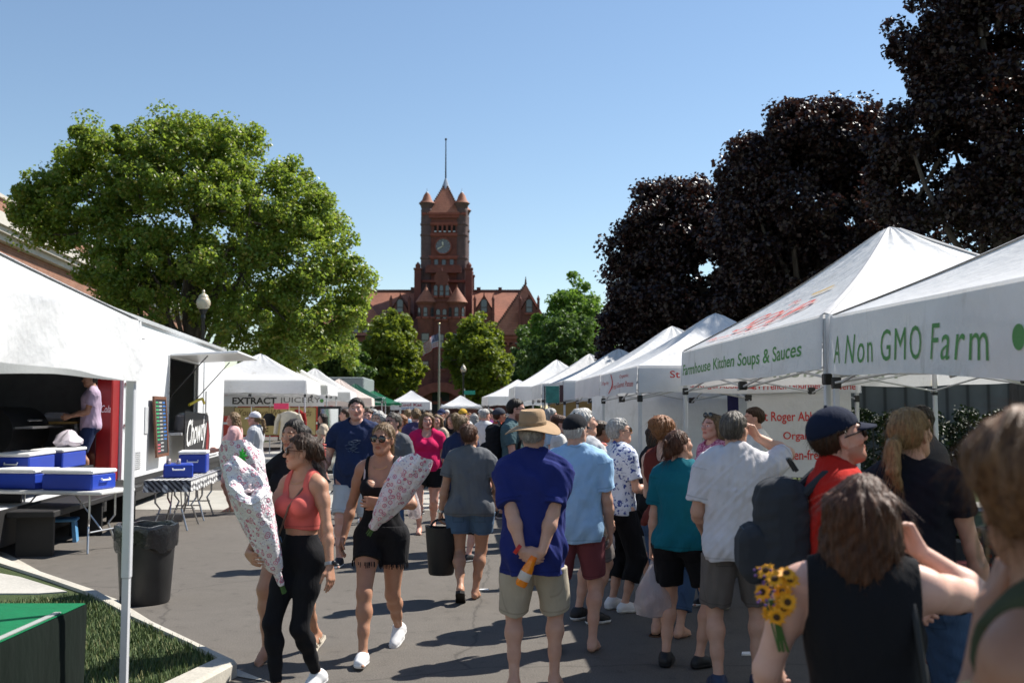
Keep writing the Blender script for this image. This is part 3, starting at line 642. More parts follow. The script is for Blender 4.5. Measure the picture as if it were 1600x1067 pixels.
# belfry openings: dark arches with pale sills
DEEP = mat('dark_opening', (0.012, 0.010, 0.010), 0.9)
kx = tw * 1.03 / 71.0
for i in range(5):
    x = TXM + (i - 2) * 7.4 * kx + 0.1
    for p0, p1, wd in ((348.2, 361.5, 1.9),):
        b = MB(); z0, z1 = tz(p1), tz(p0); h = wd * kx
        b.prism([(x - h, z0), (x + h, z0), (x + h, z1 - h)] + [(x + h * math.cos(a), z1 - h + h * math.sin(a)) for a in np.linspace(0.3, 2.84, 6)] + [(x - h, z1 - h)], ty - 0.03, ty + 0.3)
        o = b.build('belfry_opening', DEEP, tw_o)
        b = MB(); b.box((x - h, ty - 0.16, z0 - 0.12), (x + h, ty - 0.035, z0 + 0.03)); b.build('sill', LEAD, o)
    b = MB()
    if i < 4: b.tube([(x + 3.7 * kx, ty - 0.15, tz(361.5)), (x + 3.7 * kx, ty - 0.15, tz(351))], 0.13, 8); b.build('colonnette', RS, tw_o)
for px, p0, p1, m_ in ((680, 405, 415.5, GLASS), (692, 405.5, 418, GLASS), (704.5, 405, 415.5, DKS)):
    o = window(tw_o, (px - 692) * kx + TXM - 3.6 * kx, (px - 692) * kx + TXM + 3.6 * kx, tz(p1 + 8), tz(p0), ty - 0.04)
b = MB(); b.box((TXM - hw + .6, ty - 0.9, tz(424) - .3), (TXM + hw - .6, ty - 0.62, tz(418))); 
for k in range(9):
    x = TXM - hw + 1 + k * (2 * hw - 2) / 8; b.box((x - .22, ty - 0.92, tz(418)), (x + .22, ty - 0.6, tz(415.5)))
b.build('parapet', RB, tw_o)
for sx in (-1, 1):
    for yy in (ty - 0.7, ty + tw + 0.3):
        b = MB(); x = TXM + sx * (hw + 0.35); b.box((x - 0.42, yy - 0.4, ze + 2), (x + 0.42, yy + 0.4, tz(423))); b.box((x - 0.52, yy - 0.5, tz(423)), (x + 0.52, yy + 0.5, tz(420.5)))
        b.lathe([(0.3, 0), (0.34, 0.4), (0.2, 0.6), (0.03, 0.8)], (x, yy, tz(420.5)), 8); b.build('pinnacle', RB, tw_o)
# clock
cz0 = tz(385); rc = 13.2 * kx; Mx = Matrix.Translation((TXM - 0.1, ty - 0.02, cz0)) @ Matrix.Rotation(R(90), 4, 'X')
b = MB(); b.lathe([(rc * 1.02, 0.0), (rc * 1.02, 0.28), (rc * 0.9, 0.28), (rc * 0.9, 0.1)], n=36, M=Mx); ck = b.build('clock', RS, tw_o)
b = MB(); b.lathe([(rc * 0.9, 0.02), (rc * 0.9, 0.12)], n=36, M=Mx); b.build('dial', mat('clock_dial', (0.13, 0.145, 0.17), 0.5, var=0.15, scale=1.0), ck)
b = MB(); num = MB()
for ang, L, w in ((-8, 0.52, 0.085), (-118, 0.74, 0.06)):
    M = Mx @ Matrix.Rotation(R(-ang), 4, 'Z'); b.box((-w * rc, -0.1 * rc, 0.16), (w * rc, L * rc, 0.2), M)
b.build('hands', mat('clock_hand', (0.55, 0.53, 0.42), 0.5), ck)
for k in range(12):
    M = Mx @ Matrix.Rotation(R(30 * k), 4, 'Z'); num.box((-0.05 * rc, 0.70 * rc, 0.125), (0.05 * rc, 0.84 * rc, 0.14), M)
num.build('hour_marks', mat('clock_mark', (0.26, 0.28, 0.30), 0.5), ck)

# ---------------------------------------------------------------- grey wall, hedge and lawn behind the right tents
def panel_mat():
    t = NT('grey_panelled_wall'); v = t.coords(); w = t.n('ShaderNodeTexWave', wave_type='BANDS'); w.inputs['Scale'].default_value = 0.55
    t.l(v, w.inputs['Vector']); n_ = t.noise(v, 1.2, 4)
    a = t.ramp(w.outputs['Fac'], [(0.0, (0.07, 0.065, 0.06)), (0.12, (0.17, 0.165, 0.155)), (1, (0.20, 0.195, 0.185))])
    t.l(t.mix(0.5, a, t.ramp(n_.outputs['Fac'], [(0.3, (0.5, 0.5, 0.5)), (0.7, (1, 1, 1))]), 'MULTIPLY'), t.b.inputs['Base Color']); t.b.inputs['Roughness'].default_value = 0.85; return t.m
gb = thing('low_building', 'low grey panelled building behind the hedge on the right', 'building', (8.0, 27.5, 0))
b = MB(); b.box((-2.2, 0, -0.2), (26, 9, 3.6)); b.build('wall', panel_mat(), gb)
b = MB(); b.box((-2.4, -0.25, 3.6), (26.2, 9.2, 3.95)); b.build('roof', mat('dark_fascia', (0.06, 0.06, 0.06), 0.7), gb)
def hedge(name, label, x0, x1, y, h, dp, m, seed):
    rng = np.random.default_rng(seed); n = int((x1 - x0) * 34)
    C = np.stack([rng.uniform(x0, x1, n), y + rng.uniform(-dp, dp, n), h * rng.uniform(0.1, 0.95, n) ** 0.7], 1)
    v, q = leaves(C - np.array([x0, y, 0]), rng.uniform(0.14, 0.26, n), 60, 0.07, rng)
    root = thing(name, label, 'hedge', (x0, y, 0)); np_mesh('foliage', v, q, m, root, False)
    mb = MB()
    for i in range(0, n, 6): mb.tube([(C[i, 0] - x0, C[i, 1] - y, -0.15), (C[i, 0] - x0, C[i, 1] - y, C[i, 2])], [0.025, 0.01], 5)
    mb.tube([(0.1, 0, 0.2), (x1 - x0 - 0.1, 0, 0.2)], 0.03, 5); mb.build('trunk', BARK, root)
YEW = leaf_mat('yew_leaf', [(0.012, 0.022, 0.008), (0.02, 0.035, 0.012), (0.03, 0.045, 0.015)], 0.1, (0.03, 0.06, 0.01))
hedge('clipped_hedge', 'dark clipped hedge in front of the grey panelled building', 5.9, 19, 24.8, 1.75, 0.6, YEW, 31)
sheet('lawn', [(5.6, 14.5), (30, 14.5), (30, 27.4), (5.6, 27.4)], 0.03, LAWN, 0.1)
sheet('footpath', [(5.0, 16.4), (30, 21.5), (30, 23), (5.0, 17.9)], 0.04, CONC, 0.05)
# ---------------------------------------------------------------- tents
def canvas_mat(name, col=(0.79, 0.79, 0.795), trans=0.30):
    if name in _mats: return _mats[name]
    t = NT(name); v = t.coords(); n1 = t.noise(v, 1.3, 5, 0.6); n2 = t.noise(v, 7, 4, 0.55)
    c = t.ramp(n1.outputs['Fac'], [(0.25, tuple(x * 0.88 for x in col)), (0.6, col)]); n3 = t.noise(t.coords((1, 1, .3)), 3.2, 6, .7); c = t.mix(1.0, c, t.ramp(n3.outputs['Fac'], [(.30, (.80, .79, .77)), (.42, (1, 1, 1))]), 'MULTIPLY')
    t.l(c, t.b.inputs['Base Color']); t.b.inputs['Roughness'].default_value = 0.6; t.b.inputs['Specular IOR Level'].default_value = 0.25
    t.bump(n2.outputs['Fac'], 0.35, 0.05)
    tr = t.n('ShaderNodeBsdfTranslucent'); t.l(c, tr.inputs['Color'])
    mx = t.n('ShaderNodeMixShader'); mx.inputs[0].default_value = trans
    t.l(t.b.outputs[0], mx.inputs[1]); t.l(tr.outputs[0], mx.inputs[2]); t.l(mx.outputs[0], t.out.inputs['Surface'])
    _mats[name] = t.m; return t.m
CANV = canvas_mat('white_canvas'); GCANV = canvas_mat('green_canvas', (0.012, 0.16, 0.075), 0.3); DGCANV = canvas_mat('dark_green_canvas', (0.008, 0.075, 0.045), 0.2)
LEGM = mat('white_coated_steel', (0.56, 0.57, 0.59), 0.4, 0.1, var=0.06)
YTAPE = mat('yellow_strap', (0.70, 0.55, 0.03), 0.7)
def make_tent(label, N, F, w, eave, val, peak, left=False, canv=None, group='canopy tents along the market', hts=(0, 0, 0, 0), slack=0.0, name='market_tent', legs=True, skirt=True, straps=False, seed=0, sub=14, category='tent', truss=True, band=False):
    """N, F: near and far corner of the street side; w: width away from the street (to the right, or left)"""
    rng = np.random.default_rng(seed + 100)
    N, F = Vector((*N, 0)), Vector((*F, 0)); L = (F - N).length; al = (F - N) / L
    perp = Vector((al.y, -al.x, 0)) * (-1 if left else 1)
    root = thing(name, label, category, N, group=group); canv = canv or CANV
    C = [Vector((0, 0, 0)), al * L, al * L + perp * w, perp * w]               # near street, far street, far back, near back
    T = [Vector((c.x, c.y, eave + h)) for c, h in zip(C, hts)]
    ctr = (C[0] + C[2]) / 2; PK = Vector((ctr.x, ctr.y, peak))
    ph = rng.uniform(0, 6.28, 6)
    # roof: one sheet, four sagging panels
    nU, nV = sub, sub; vs = []; fs = []
    for s in range(4):
        a, b2 = T[s], T[(s + 1) % 4]
        for j in range(nV + 1):
            v = j / nV
            for i in range(nU + 1):
                u = i / nU; p = a.lerp(b2, u).lerp(PK, v)
                e = math.sin(math.pi * u)
                g = -0.10 * e * math.sin(math.pi * min(1, v * 1.05)) * (1 - v * .5) - 0.06 * math.sin(math.pi * v) * (1 - 0.4 * e) * (peak - eave)
                g += 0.012 * math.sin(u * 22 + ph[s]) * math.exp(-((v - 0.86) / 0.16) ** 2)
                if slack: g += slack * e * (1 - v) ** 2 * (0.6 * math.sin(u * 9 + v * 14 + ph[4]) + 0.5 * math.sin(u * 17 - v * 9 + ph[5]))
                p.z += g
                if v > 0.97: p.z -= 0.02
                vs.append(p)
        o = s * (nU + 1) * (nV + 1)
        for j in range(nV):
            for i in range(nU):
                q = o + j * (nU + 1) + i; fs.append((q, q + 1, q + nU + 2, q + nU + 1))
    me_v = vs
    can = link_mesh('canopy', me_v, fs, canv, root, True)
    if band:   # sewn strip along each ridge
        for s in range(4):
            a = T[s]; q = (PK - a); sd = Vector((-q.y, q.x, 0)).normalized() * 0.035; b = MB(); vs = []
            for j in range(13):
                v = j / 12 * .96; p = a.lerp(PK, v); p.z += -0.06 * math.sin(math.pi * v) * (peak - eave) * 1.0 + .012
                vs += [p - sd * (1 - .5 * v) - Vector((0, 0, .012)), p, p + sd * (1 - .5 * v) - Vector((0, 0, .012))]
            b.add(vs, [(j * 3 + k, j * 3 + k + 1, j * 3 + k + 4, j * 3 + k + 3) for j in range(12) for k in (0, 1)]); b.build('ridge_strip', mat('ridge_webbing', (.40, .40, .41), .7), can, True)
    out = []
    for s in range(4):
        a, b2 = T[s], T[(s + 1) % 4]; d = (b2 - a); d.z = 0; nn = Vector((d.y, -d.x, 0)).normalized()
        if (nn.dot((a + b2) / 2 - PK)) < 0: nn = -nn
        p1, p2 = rng.uniform(0, 6.28, 2)
        def val_pt(u, t, a=a, b2=b2, nn=nn, p1=p1, p2=p2, off=0.0):
            p = a.lerp(b2, u); e = min(1, min(u, 1 - u) * 8)
            r = (0.014 + slack * 0.25) * e * (math.sin(u * 17 + p1) + 0.7 * math.sin(u * 31 + p2 + t * 2)) * t
            p = p + nn * (0.012 + 0.02 * t + r + off); p.z -= val * t + (0.012 * e * math.sin(u * 9 + p1) * t) - slack * 0.5 * e * t * math.sin(u * 7 + p2)
            return p
        nu = 36; nv = 5; vs = [val_pt(i / nu, j / nv) for j in range(nv + 1) for i in range(nu + 1)]
        fs = [(j * (nu + 1) + i, j * (nu + 1) + i + 1, (j + 1) * (nu + 1) + i + 1, (j + 1) * (nu + 1) + i) for j in range(nv) for i in range(nu)]
        vo = link_mesh('valance', vs, fs, canv, root, True); out.append((vo, val_pt, (b2 - a).length))
    if legs:
        for k, c in enumerate(C):
            i1, i2 = (ctr - c).normalized() * 0.03, 0
            p = c + i1; rz = math.atan2(al.y, al.x); M = Matrix.Translation((p.x, p.y, 0)) @ Matrix.Rotation(rz, 4, 'Z')
            b = MB(); b.box((-0.021, -0.021, 0.9), (0.021, 0.021, eave + hts[k] - 0.03), M, 0.004); b.box((-0.0165, -0.0165, 0.01), (0.0165, 0.0165, 0.9), M); b.box((-0.05, -0.05, 0), (0.05, 0.05, 0.01), M)
            lg = b.build('leg', LEGM, root)
            b = MB(); b.box((-0.03, -0.03, eave + hts[k] - val - (0.11 if truss else -.05)), (0.03, 0.03, eave + hts[k] - val - (0.03 if truss else -.13)), M, 0.006); b.build('bracket', BLACKP, lg)
            if straps:
                b = MB(); b.box((0.03, -0.026, 1.05), (0.036, 0.004, eave - val + 0.05), M); b.build('tie_strap', YTAPE, lg)
        for s in range(4 if truss else 0):
            a, b2 = C[s], C[(s + 1) % 4]; inn = ((PK - (a + b2) / 2)); inn.z = 0; inn = inn.normalized() * 0.05
            b = MB(); n = 2; z0, z1 = eave - val - 0.07, eave - val + 0.2
            for i in range(n):
                p, q = a.lerp(b2, i / n) + inn, a.lerp(b2, (i + 1) / n) + inn
                for za, zb, o in ((z0, z1, 0.0), (z1, z0, 0.02)):
                    b.tube([(p.x, p.y, za) + Vector((0, 0, 0)) if False else Vector((p.x, p.y, za)) + inn * o, Vector((q.x, q.y, zb)) + inn * o], 0.011, 5)
            fr = b.build('truss', LEGM, root)
            b = MB(); m_ = (a + b2) / 2 + inn; b.box((m_.x - 0.04, m_.y - 0.03, z0 - 0.03), (m_.x + 0.04, m_.y + 0.03, z0 + 0.05), None, 0.008); b.build('joint', BLACKP, fr)
        b = MB(); b.tube([(ctr.x, ctr.y, eave - 0.25), (ctr.x, ctr.y, peak - 0.03)], 0.02, 8)
        for s in range(4): m_ = (C[s] + C[(s + 1) % 4]) / 2; b.tube([(m_.x, m_.y, eave - val - 0.1), (ctr.x, ctr.y, eave - 0.1)], 0.011, 5)
        b.build('centre_post', LEGM, root)
    root_info = dict(root=root, val=out, T=T, PK=PK, L=L, w=w, can=can, al=al, perp=perp)
    return root_info
def valance_text(tent, s, body, m, u0, u1, t0, t1, flip=False, **kw):
    vo, f, L = tent['val'][s]; W = abs(u1 - u0) * L; uc, tc = (u0 + u1) / 2, (t0 + t1) / 2
    val = (f(0.5, 0) - f(0.5, 1)).length
    sg = -1 if flip else 1
    return lettering('lettering', body, m, vo, lambda x, y: f(uc + sg * x / L, tc - y / val, off=0.004), W, (t1 - t0) * val, **kw)
FARM_G = 'tents of the farm stall on the right'
T1 = make_tent('tall white tent with green soups and sauces lettering and red print on its roof', (2.27, 7.2), (2.03, 11.8), 3.05, 2.42, 0.40, 3.52, straps=True, seed=1, sub=22, band=True, group=FARM_G)
T2 = make_tent('nearest white tent on the right with green farm lettering on its valance', (1.98, 2.60), (2.30, 7.14), 3.05, 2.40, 0.41, 3.12, hts=(-0.20, 0, 0, -0.1), straps=True, seed=2, sub=22, band=True, group=FARM_G)
# seen from the street (side 0 runs near -> far); text reads far -> near
valance_text(T1, 0, 'Farmhouse Kitchen Soups & Sauces', GREEN_INK, 0.975, 0.09, 0.40, 0.80, flip=True, bold=0.012)
valance_text(T2, 0, 'A Non GMO Farm', GREEN_INK, 0.965, 0.385, 0.36, 0.82, flip=True, bold=0.0, spacing=1.2)
valance_text(T2, 0, 'Organic Soups', GREEN_INK, 0.26, 0.02, 0.36, 0.82, flip=True, bold=0.012)
vo, f, L = T2['val'][0]
b = MB(); b.add([f(0.315 + 0.014 * math.cos(a), 0.58 + 0.13 * math.sin(a), off=0.004) for a in np.linspace(0, 6.28, 21)[:-1]], [tuple(range(20))]); b.build('dot', GREEN_INK, vo)
FAINT = mat('faded_green_ink', (0.50, 0.56, 0.47), 0.8)
def inner_text(tent, s, body, u0, u1, m=FAINT, flip=False):
    vo, f, L = tent['val'][s]; uc = (u0 + u1) / 2; sg = -1 if flip else 1
    lettering('lettering', body, m, vo, lambda x, y: f(uc + sg * x / L, 0.58 - y / 0.4, off=-0.034), abs(u1 - u0) * L, 0.15)
for tent in (T1, T2):
    inner_text(tent, 2, 'Vegan Organic Soups', 0.1, 0.9, flip=True); inner_text(tent, 1, 'Farm Kitchen', 0.2, 0.85, flip=True)
# print on the roof of the soup tent
def roof_pt(tent, s, u, v, off=0.02):
    a, b2 = tent['T'][s], tent['T'][(s + 1) % 4]; p = a.lerp(b2, u).lerp(tent['PK'], v); e = math.sin(math.pi * u)
    p = p.copy(); p.z += -0.10 * e * math.sin(math.pi * min(1, v * 1.05)) * (1 - v * .5) - 0.06 * math.sin(math.pi * v) * (1 - 0.4 * e) * (tent['PK'].z - a.z) + off
    return p
RPRINT = mat('faded_red_print', (0.62, 0.12, 0.09), 0.7, var=0.2, scale=12)
lettering('lettering', 'SOUP', RPRINT, T1['can'], lambda x, y: roof_pt(T1, 0, 0.50 - x, 0.24 + y), 0.52, 0.20, shear=0.2)
lettering('lettering', 'farm fresh', RPRINT, T1['can'], lambda x, y: roof_pt(T1, 0, 0.62 - x, 0.085 + y), 0.50, 0.055)
lettering('lettering', 'the', RPRINT, T1['can'], lambda x, y: roof_pt(T1, 0, 0.56 - x, 0.42 + y), 0.10, 0.06)
b = MB(); b.add([roof_pt(T1, 0, 0.44 - 0.22 * i / 8, 0.44 + 0.02 * j) for j in range(2) for i in range(9)], [(i, i + 1, i + 10, i + 9) for i in range(8)]); b.build('stripe', mat('ochre_print', (0.62, 0.40, 0.10), 0.7), T1['can'])
lettering('lettering', 'Of', mat('grey_roof_print', (0.36, 0.33, 0.38), 0.7), T2['can'], lambda x, y: roof_pt(T2, 0, 0.28 - x, 0.24 + y), 0.30, 0.22, shear=0.3)

T3 = make_tent('white abbey tent with red lettering and long white banner wall', (1.53, 12.05), (1.36, 15.1), 2.72, 2.27, 0.33, 3.08, seed=3)
ABB = 3
valance_text(T3, 3, 'St Roger Abbey', RED_INK, 0.86, 0.49, 0.20, 0.55, flip=True, bold=0.008)
valance_text(T3, 3, 'StRogerAbbey.org', RED_INK, 0.77, 0.47, 0.66, 0.86, flip=True, bold=0.006)
valance_text(T3, 3, 'French Gourmet Patisserie', RED_INK, 0.44, 0.02, 0.62, 0.88, flip=True, bold=0.008)
vo, f, L = T3['val'][3]
b = MB(); b.add([f(u, t, off=0.004) for u, t in ((0.535, 0.5), (0.510, 0.5), (0.503, 0.62), (0.482, 0.72), (0.482, 0.82), (0.535, 0.82))], [tuple(range(6))]); b.add([f(u, t, off=0.004) for u, t in ((0.460, 0.5), (0.455, 0.5), (0.455, 0.84), (0.460, 0.84))], [(0, 1, 2, 3)]); b.build('emblem', RED_INK, vo)
valance_text(T3, 0, 'Organic', RED_INK, 0.42, 0.20, 0.22, 0.40, flip=True)
valance_text(T3, 0, 'French Gourmet Patisserie', RED_INK, 0.62, 0.06, 0.52, 0.74, flip=True)
valance_text(T3, 0, 'St Roger Abbey', RED_INK, 0.95, 0.70, 0.36, 0.56, flip=True)
vo, f, L = T3['val'][0]
b = MB(); b.add([f(0.68 - 0.05 * math.sin(k * .32), 0.1 + 0.08 * k, off=0.004) for k in range(11)] + [f(0.66 - 0.05 * math.sin(k * .32), 0.1 + 0.08 * k, off=0.004) for k in range(11)], [(k, k + 1, k + 12, k + 11) for k in range(10)]); b.build('emblem', RED_INK, vo)
# banner hung as a side wall of the abbey tent, and the slack white wall behind
def banner_sheet(name, label, p0, p1, z0, z1, m, wave=0.02, topwave=0.0, cat='banner', nu=30, nv=8, bow=0.0, group=None):
    p0, p1 = Vector((*p0, 0)), Vector((*p1, 0)); d = p1 - p0; nn = Vector((d.y, -d.x, 0)).normalized(); mid = (p0 + p1) / 2
    def f(u, t, off=0.0):
        p = p0.lerp(p1, u) - mid + nn * (off + wave * math.sin(u * 13) * t + bow * math.sin(math.pi * u) * math.sin(math.pi * t))
        zt = z1 + topwave * (math.sin(u * 16) + 0.6 * math.sin(u * 37 + 1)) ; p.z = zt + (z0 - zt) * t; return p
    vs = [f(i / nu, j / nv) for j in range(nv + 1) for i in range(nu + 1)]
    n0 = len(vs); vs += [f(i / nu, j / nv, -0.004) for j in range(nv + 1) for i in range(nu + 1)]
    fs = [(j * (nu + 1) + i, j * (nu + 1) + i + 1, (j + 1) * (nu + 1) + i + 1, (j + 1) * (nu + 1) + i) for j in range(nv) for i in range(nu)]
    fs += [tuple(n0 + k for k in q[::-1]) for q in fs]
    rim = [i for i in range(nu + 1)] + [j * (nu + 1) + nu for j in range(1, nv + 1)] + [nv * (nu + 1) + i for i in range(nu - 1, -1, -1)] + [j * (nu + 1) for j in range(nv - 1, 0, -1)]
    fs += [(rim[k], rim[(k + 1) % len(rim)], n0 + rim[(k + 1) % len(rim)], n0 + rim[k]) for k in range(len(rim))]
    o = link_mesh(name, vs, fs, m, None, True, mid); tag(o, label, cat, group); return o, f, d.length
BANW = canvas_mat('banner_vinyl', (0.74, 0.74, 0.76), 0.25)
bo, f, L = banner_sheet('banner', 'white banner wall with red abbey lettering under the abbey tent', (2.86, 12.15), (4.13, 12.15), 0.92, 1.96, BANW, 0.006)
def btext(body, uc, tc, w, h): lettering('lettering', body, RED_INK, bo, lambda x, y: f(uc + x / L, tc - y / 1.04, off=0.006), w, h, bold=0.01)
btext('St Roger Abbey', 0.43, 0.31, 0.78, 0.15); btext('Organic', 0.50, 0.53, 0.40, 0.12); btext('Get Gluten-free Here', 0.52, 0.74, 1.08, 0.12)
banner_sheet('side_wall', 'slack white canvas side wall with a wavy top edge behind the shoppers', (1.25, 15.6), (3.9, 15.3), 0.1, 1.93, CANV, 0.03, 0.025, 'side wall', bow=0.12)
DKC = cloth('dark_drape', (0.02, 0.022, 0.03))
banner_sheet('drape', 'narrow dark blue drape beside the abbey banner', (2.72, 12.6), (2.86, 12.6), 1.2, 1.92, cloth('navy_drape', (0.03, 0.03, 0.09)), 0.02, 0, 'drape', 6)
T4 = make_tent('white tent just past the abbey tent, its peak left of the abbey peak', (1.42, 15.9), (1.25, 19.4), 3.05, 2.30, 0.34, 3.25, seed=4)
T5 = make_tent('white tent fifth in the right row beside the teal stall sign', (1.12, 21.6), (0.90, 25.0), 3.0, 2.38, 0.42, 3.2, seed=5)
T6 = make_tent('white tent sixth in the right row, behind the one beside the teal sign', (0.80, 26.4), (0.6, 29.6), 3.0, 2.45, 0.4, 3.35, seed=6)
T7 = make_tent('white tent second from the far end of the right row', (0.1, 31.5), (-0.1, 35), 3.0, 2.5, 0.45, 3.45, seed=7)
T8 = make_tent('small far white tent at the far end of the right row', (-1.1, 46), (-1.5, 50), 3.2, 2.4, 0.4, 3.25, seed=8)
banner_sheet('back_wall', 'tan side wall inside the fifth right hand tent', (1.0, 26.2), (3.9, 26.0), 0.2, 2.05, cloth('tan_drape', (0.42, 0.26, 0.10)), 0.03, 0, 'side wall')
# left row
L0 = make_tent('nearest white tent cut by the left edge with a loose rippled valance', (-1.80, 1.9), (-1.88, 5.0), 3.05, 2.17, 0.30, 3.18, left=True, slack=0.06, seed=9, sub=30, band=True, truss=False, group='tents of the left row')
L1 = make_tent('white juice tent with a small dark logo on its valance, beyond the food trailer', (-5.69, 27.5), (-5.9, 30.6), 3.05, 2.57, 0.36, 3.40, left=True, seed=10, group='tents of the left row')
vo, f, L = L1['val'][3]; b = MB(); b.add([f(0.06 + .018 * math.cos(a), 0.5 + .12 * math.sin(a), off=.004) for a in np.linspace(0, 6.2, 9)], [tuple(range(9))]); b.build('logo', mat('blue_ink', (0.03, 0.03, 0.16), .6), vo)
L2 = make_tent('white tent peeking over the right slope of the juice tent', (-6.3, 34), (-6.5, 37), 3.05, 2.6, 0.33, 3.45, left=True, seed=11, group='tents of the left row')
L3 = make_tent('white tent with a sharp peak right of the juice tent', (-6.25, 38.5), (-6.5, 41.5), 3.05, 2.45, 0.33, 3.45, left=True, seed=12, group='tents of the left row')
L4 = make_tent('white tent with a pinkish valance before the green canopies', (-6.2, 44), (-6.5, 47), 3.05, 2.3, 0.36, 3.2, left=True, seed=13, canv=canvas_mat('pinkish_canvas', (0.80, 0.70, 0.64), .3), group='tents of the left row')
G1 = make_tent('bright green tent left of the white ice stall', (-6.1, 54.5), (-6.4, 57.6), 3.05, 2.15, 0.10, 2.88, left=True, canv=GCANV, seed=14, group='green tents at the far left')
G2 = make_tent('dark green tent with a steep slope beside the white box truck', (-6.5, 50), (-6.7, 53), 3.0, 2.35, 0.12, 3.15, left=True, canv=DGCANV, seed=15, group='green tents at the far left')
K1 = make_tent('far white ice stall tent with red and blue lettering', (-5.75, 70), (-5.9, 73), 2.75, 2.36, 0.55, 3.2, left=True, seed=16, group='far stalls before the courthouse')
valance_text(K1, 3, 'Kool Kat', mat('berry_ink', (0.35, 0.02, 0.05), .6), 0.22, 0.80, 0.18, 0.58, bold=0.03)
valance_text(K1, 3, 'Shaved Ice', mat('sky_ink', (0.05, 0.2, 0.5), .6), 0.22, 0.60, 0.64, 0.92, bold=0.02)
K2 = make_tent('far white pyramid canopy before the street lamp', (-1.9, 62), (-2.1, 64.4), 2.5, 2.02, 0.10, 2.72, left=True, seed=17, group='far stalls before the courthouse')

# ---------------------------------------------------------------- stall goods under the tents on the right
def folding_table(label, x, y, rz, L, W, h, top_m, group='folding tables', name='folding_table'):
    t = thing(name, label, 'table', (x, y, 0), rz, group)
    b = MB(); b.box((-W / 2, -L / 2, h - 0.045), (W / 2, L / 2, h), None, 0.012); b.build('table_top', top_m, t)
    for s in (-1, 1):
        for q in (-1, 1):
            b = MB(); yy = s * (L / 2 - 0.22); b.tube([(q * (W / 2 - 0.10), yy, h - 0.045), (q * (W / 2 - 0.10), yy, h * 0.55), (q * (W / 2 - 0.16), yy - s * 0.05, h * 0.42), (q * (W / 2 - 0.06), yy + s * .02, 0)], 0.0145, 8); b.build('leg', STEEL, t)
        b = MB(); b.tube([(-(W / 2 - 0.12), s * (L / 2 - 0.22), h * 0.33), (W / 2 - 0.12, s * (L / 2 - 0.22), h * 0.33)], 0.011, 6); b.tube([(0, s * (L / 2 - 0.22), h * 0.33), (0, s * 0.25, h - 0.05)], 0.010, 6); b.build('brace', STEEL, t)
    return t
GREYT = mat('pale_table_top', (0.60, 0.60, 0.58), 0.5)
def table_cloth(name, label, x, y, rz, L, W, h, drop, m, group=None, sub=20):
    t = MB(); vs = []; nu, nv = 26, 14; hx, hy = W / 2 + 0.012, L / 2 + 0.012
    prof = [(0.0, 0.0)] ; rings = []
    def ring(off, z, wv):
        pts = []
        for k in range(64):
            s = k / 64 * 4; sd = int(s); q = s - sd
            P = [(-hx, -hy), (hx, -hy), (hx, hy), (-hx, hy)]; a, b2 = P[sd], P[(sd + 1) % 4]; x_, y_ = a[0] + (b2[0] - a[0]) * q, a[1] + (b2[1] - a[1]) * q
            n_ = [(0, -1), (1, 0), (0, 1), (-1, 0)][sd]; o = off + wv * math.sin(k * 1.9) + wv * .6 * math.sin(k * 0.9 + 1)
            pts.append((x_ + n_[0] * o, y_ + n_[1] * o, z))
        return pts
    R_ = [ring(0, h + 0.004, 0), ring(0.006, h - 0.03, 0.002), ring(0.01, h - drop * .5, 0.012), ring(0.016, h - drop, 0.022)]
    vs = sum(R_, []); fs = [(r * 64 + k, r * 64 + (k + 1) % 64, (r + 1) * 64 + (k + 1) % 64, (r + 1) * 64 + k) for r in range(3) for k in range(64)] + [tuple(range(64))]
    o = link_mesh(name, vs, fs, m, None, True); o.location = (x, y, 0); o.rotation_euler = (0, 0, rz); return tag(o, label, 'tablecloth', group)
def crate(label, x, y, z, rz, m, fill=None, L=0.5, W=0.36, H=0.26, group='produce crates'):
    t = thing('crate', label, 'crate', (x, y, z), rz, group)
    b = MB(); b.box((-W / 2, -L / 2, 0), (W / 2, L / 2, 0.012))
    for zz in np.arange(0.02, H - 0.02, 0.055):
        for s in (-1, 1):
            b.box((s * W / 2 - 0.006, -L / 2, zz), (s * W / 2 + 0.006, L / 2, zz + 0.032)); b.box((-W / 2, s * L / 2 - 0.006, zz), (W / 2, s * L / 2 + 0.006, zz + 0.032))
    for s in (-1, 1):
        for k in np.linspace(-1, 1, 6):
            b.box((s * W / 2 - 0.009, k * (L / 2 - .01) - 0.01, 0), (s * W / 2 + 0.009, k * (L / 2 - .01) + 0.01, H)); b.box((k * (W / 2 - .01) - 0.01, s * L / 2 - 0.009, 0), (k * (W / 2 - .01) + 0.01, s * L / 2 + 0.009, H))
    b.build('slats', m, t)
    if fill:
        rng = np.random.default_rng(int(abs(x * 97 + y * 13))); q = MB()
        for i in range(46):
            q.ball((rng.uniform(-W / 2 + .05, W / 2 - .05), rng.uniform(-L / 2 + .05, L / 2 - .05), H - 0.03 + rng.uniform(-.03, .03)), rng.uniform(.03, .042), 8, 6)
        q.box((-W / 2 + .02, -L / 2 + .02, 0.02), (W / 2 - .02, L / 2 - .02, H - .05)); o = q.build('produce', fill, t, True); o['kind'] = 'stuff'
TOM = mat('tomato', (0.30, 0.025, 0.015), 0.3, var=0.3); PEP = mat('green_pepper', (0.05, 0.13, 0.02), 0.35); 
SAGE = mat('green_crate', (0.03, 0.10, 0.04), 0.6); BCR = mat('black_crate', (0.015, 0.015, 0.016), 0.5)
folding_table('table of the farm stall in front of the ponytailed woman', 3.05, 5.4, 0.02, 2.4, 0.75, 0.74, GREYT, 'stall tables on the right')
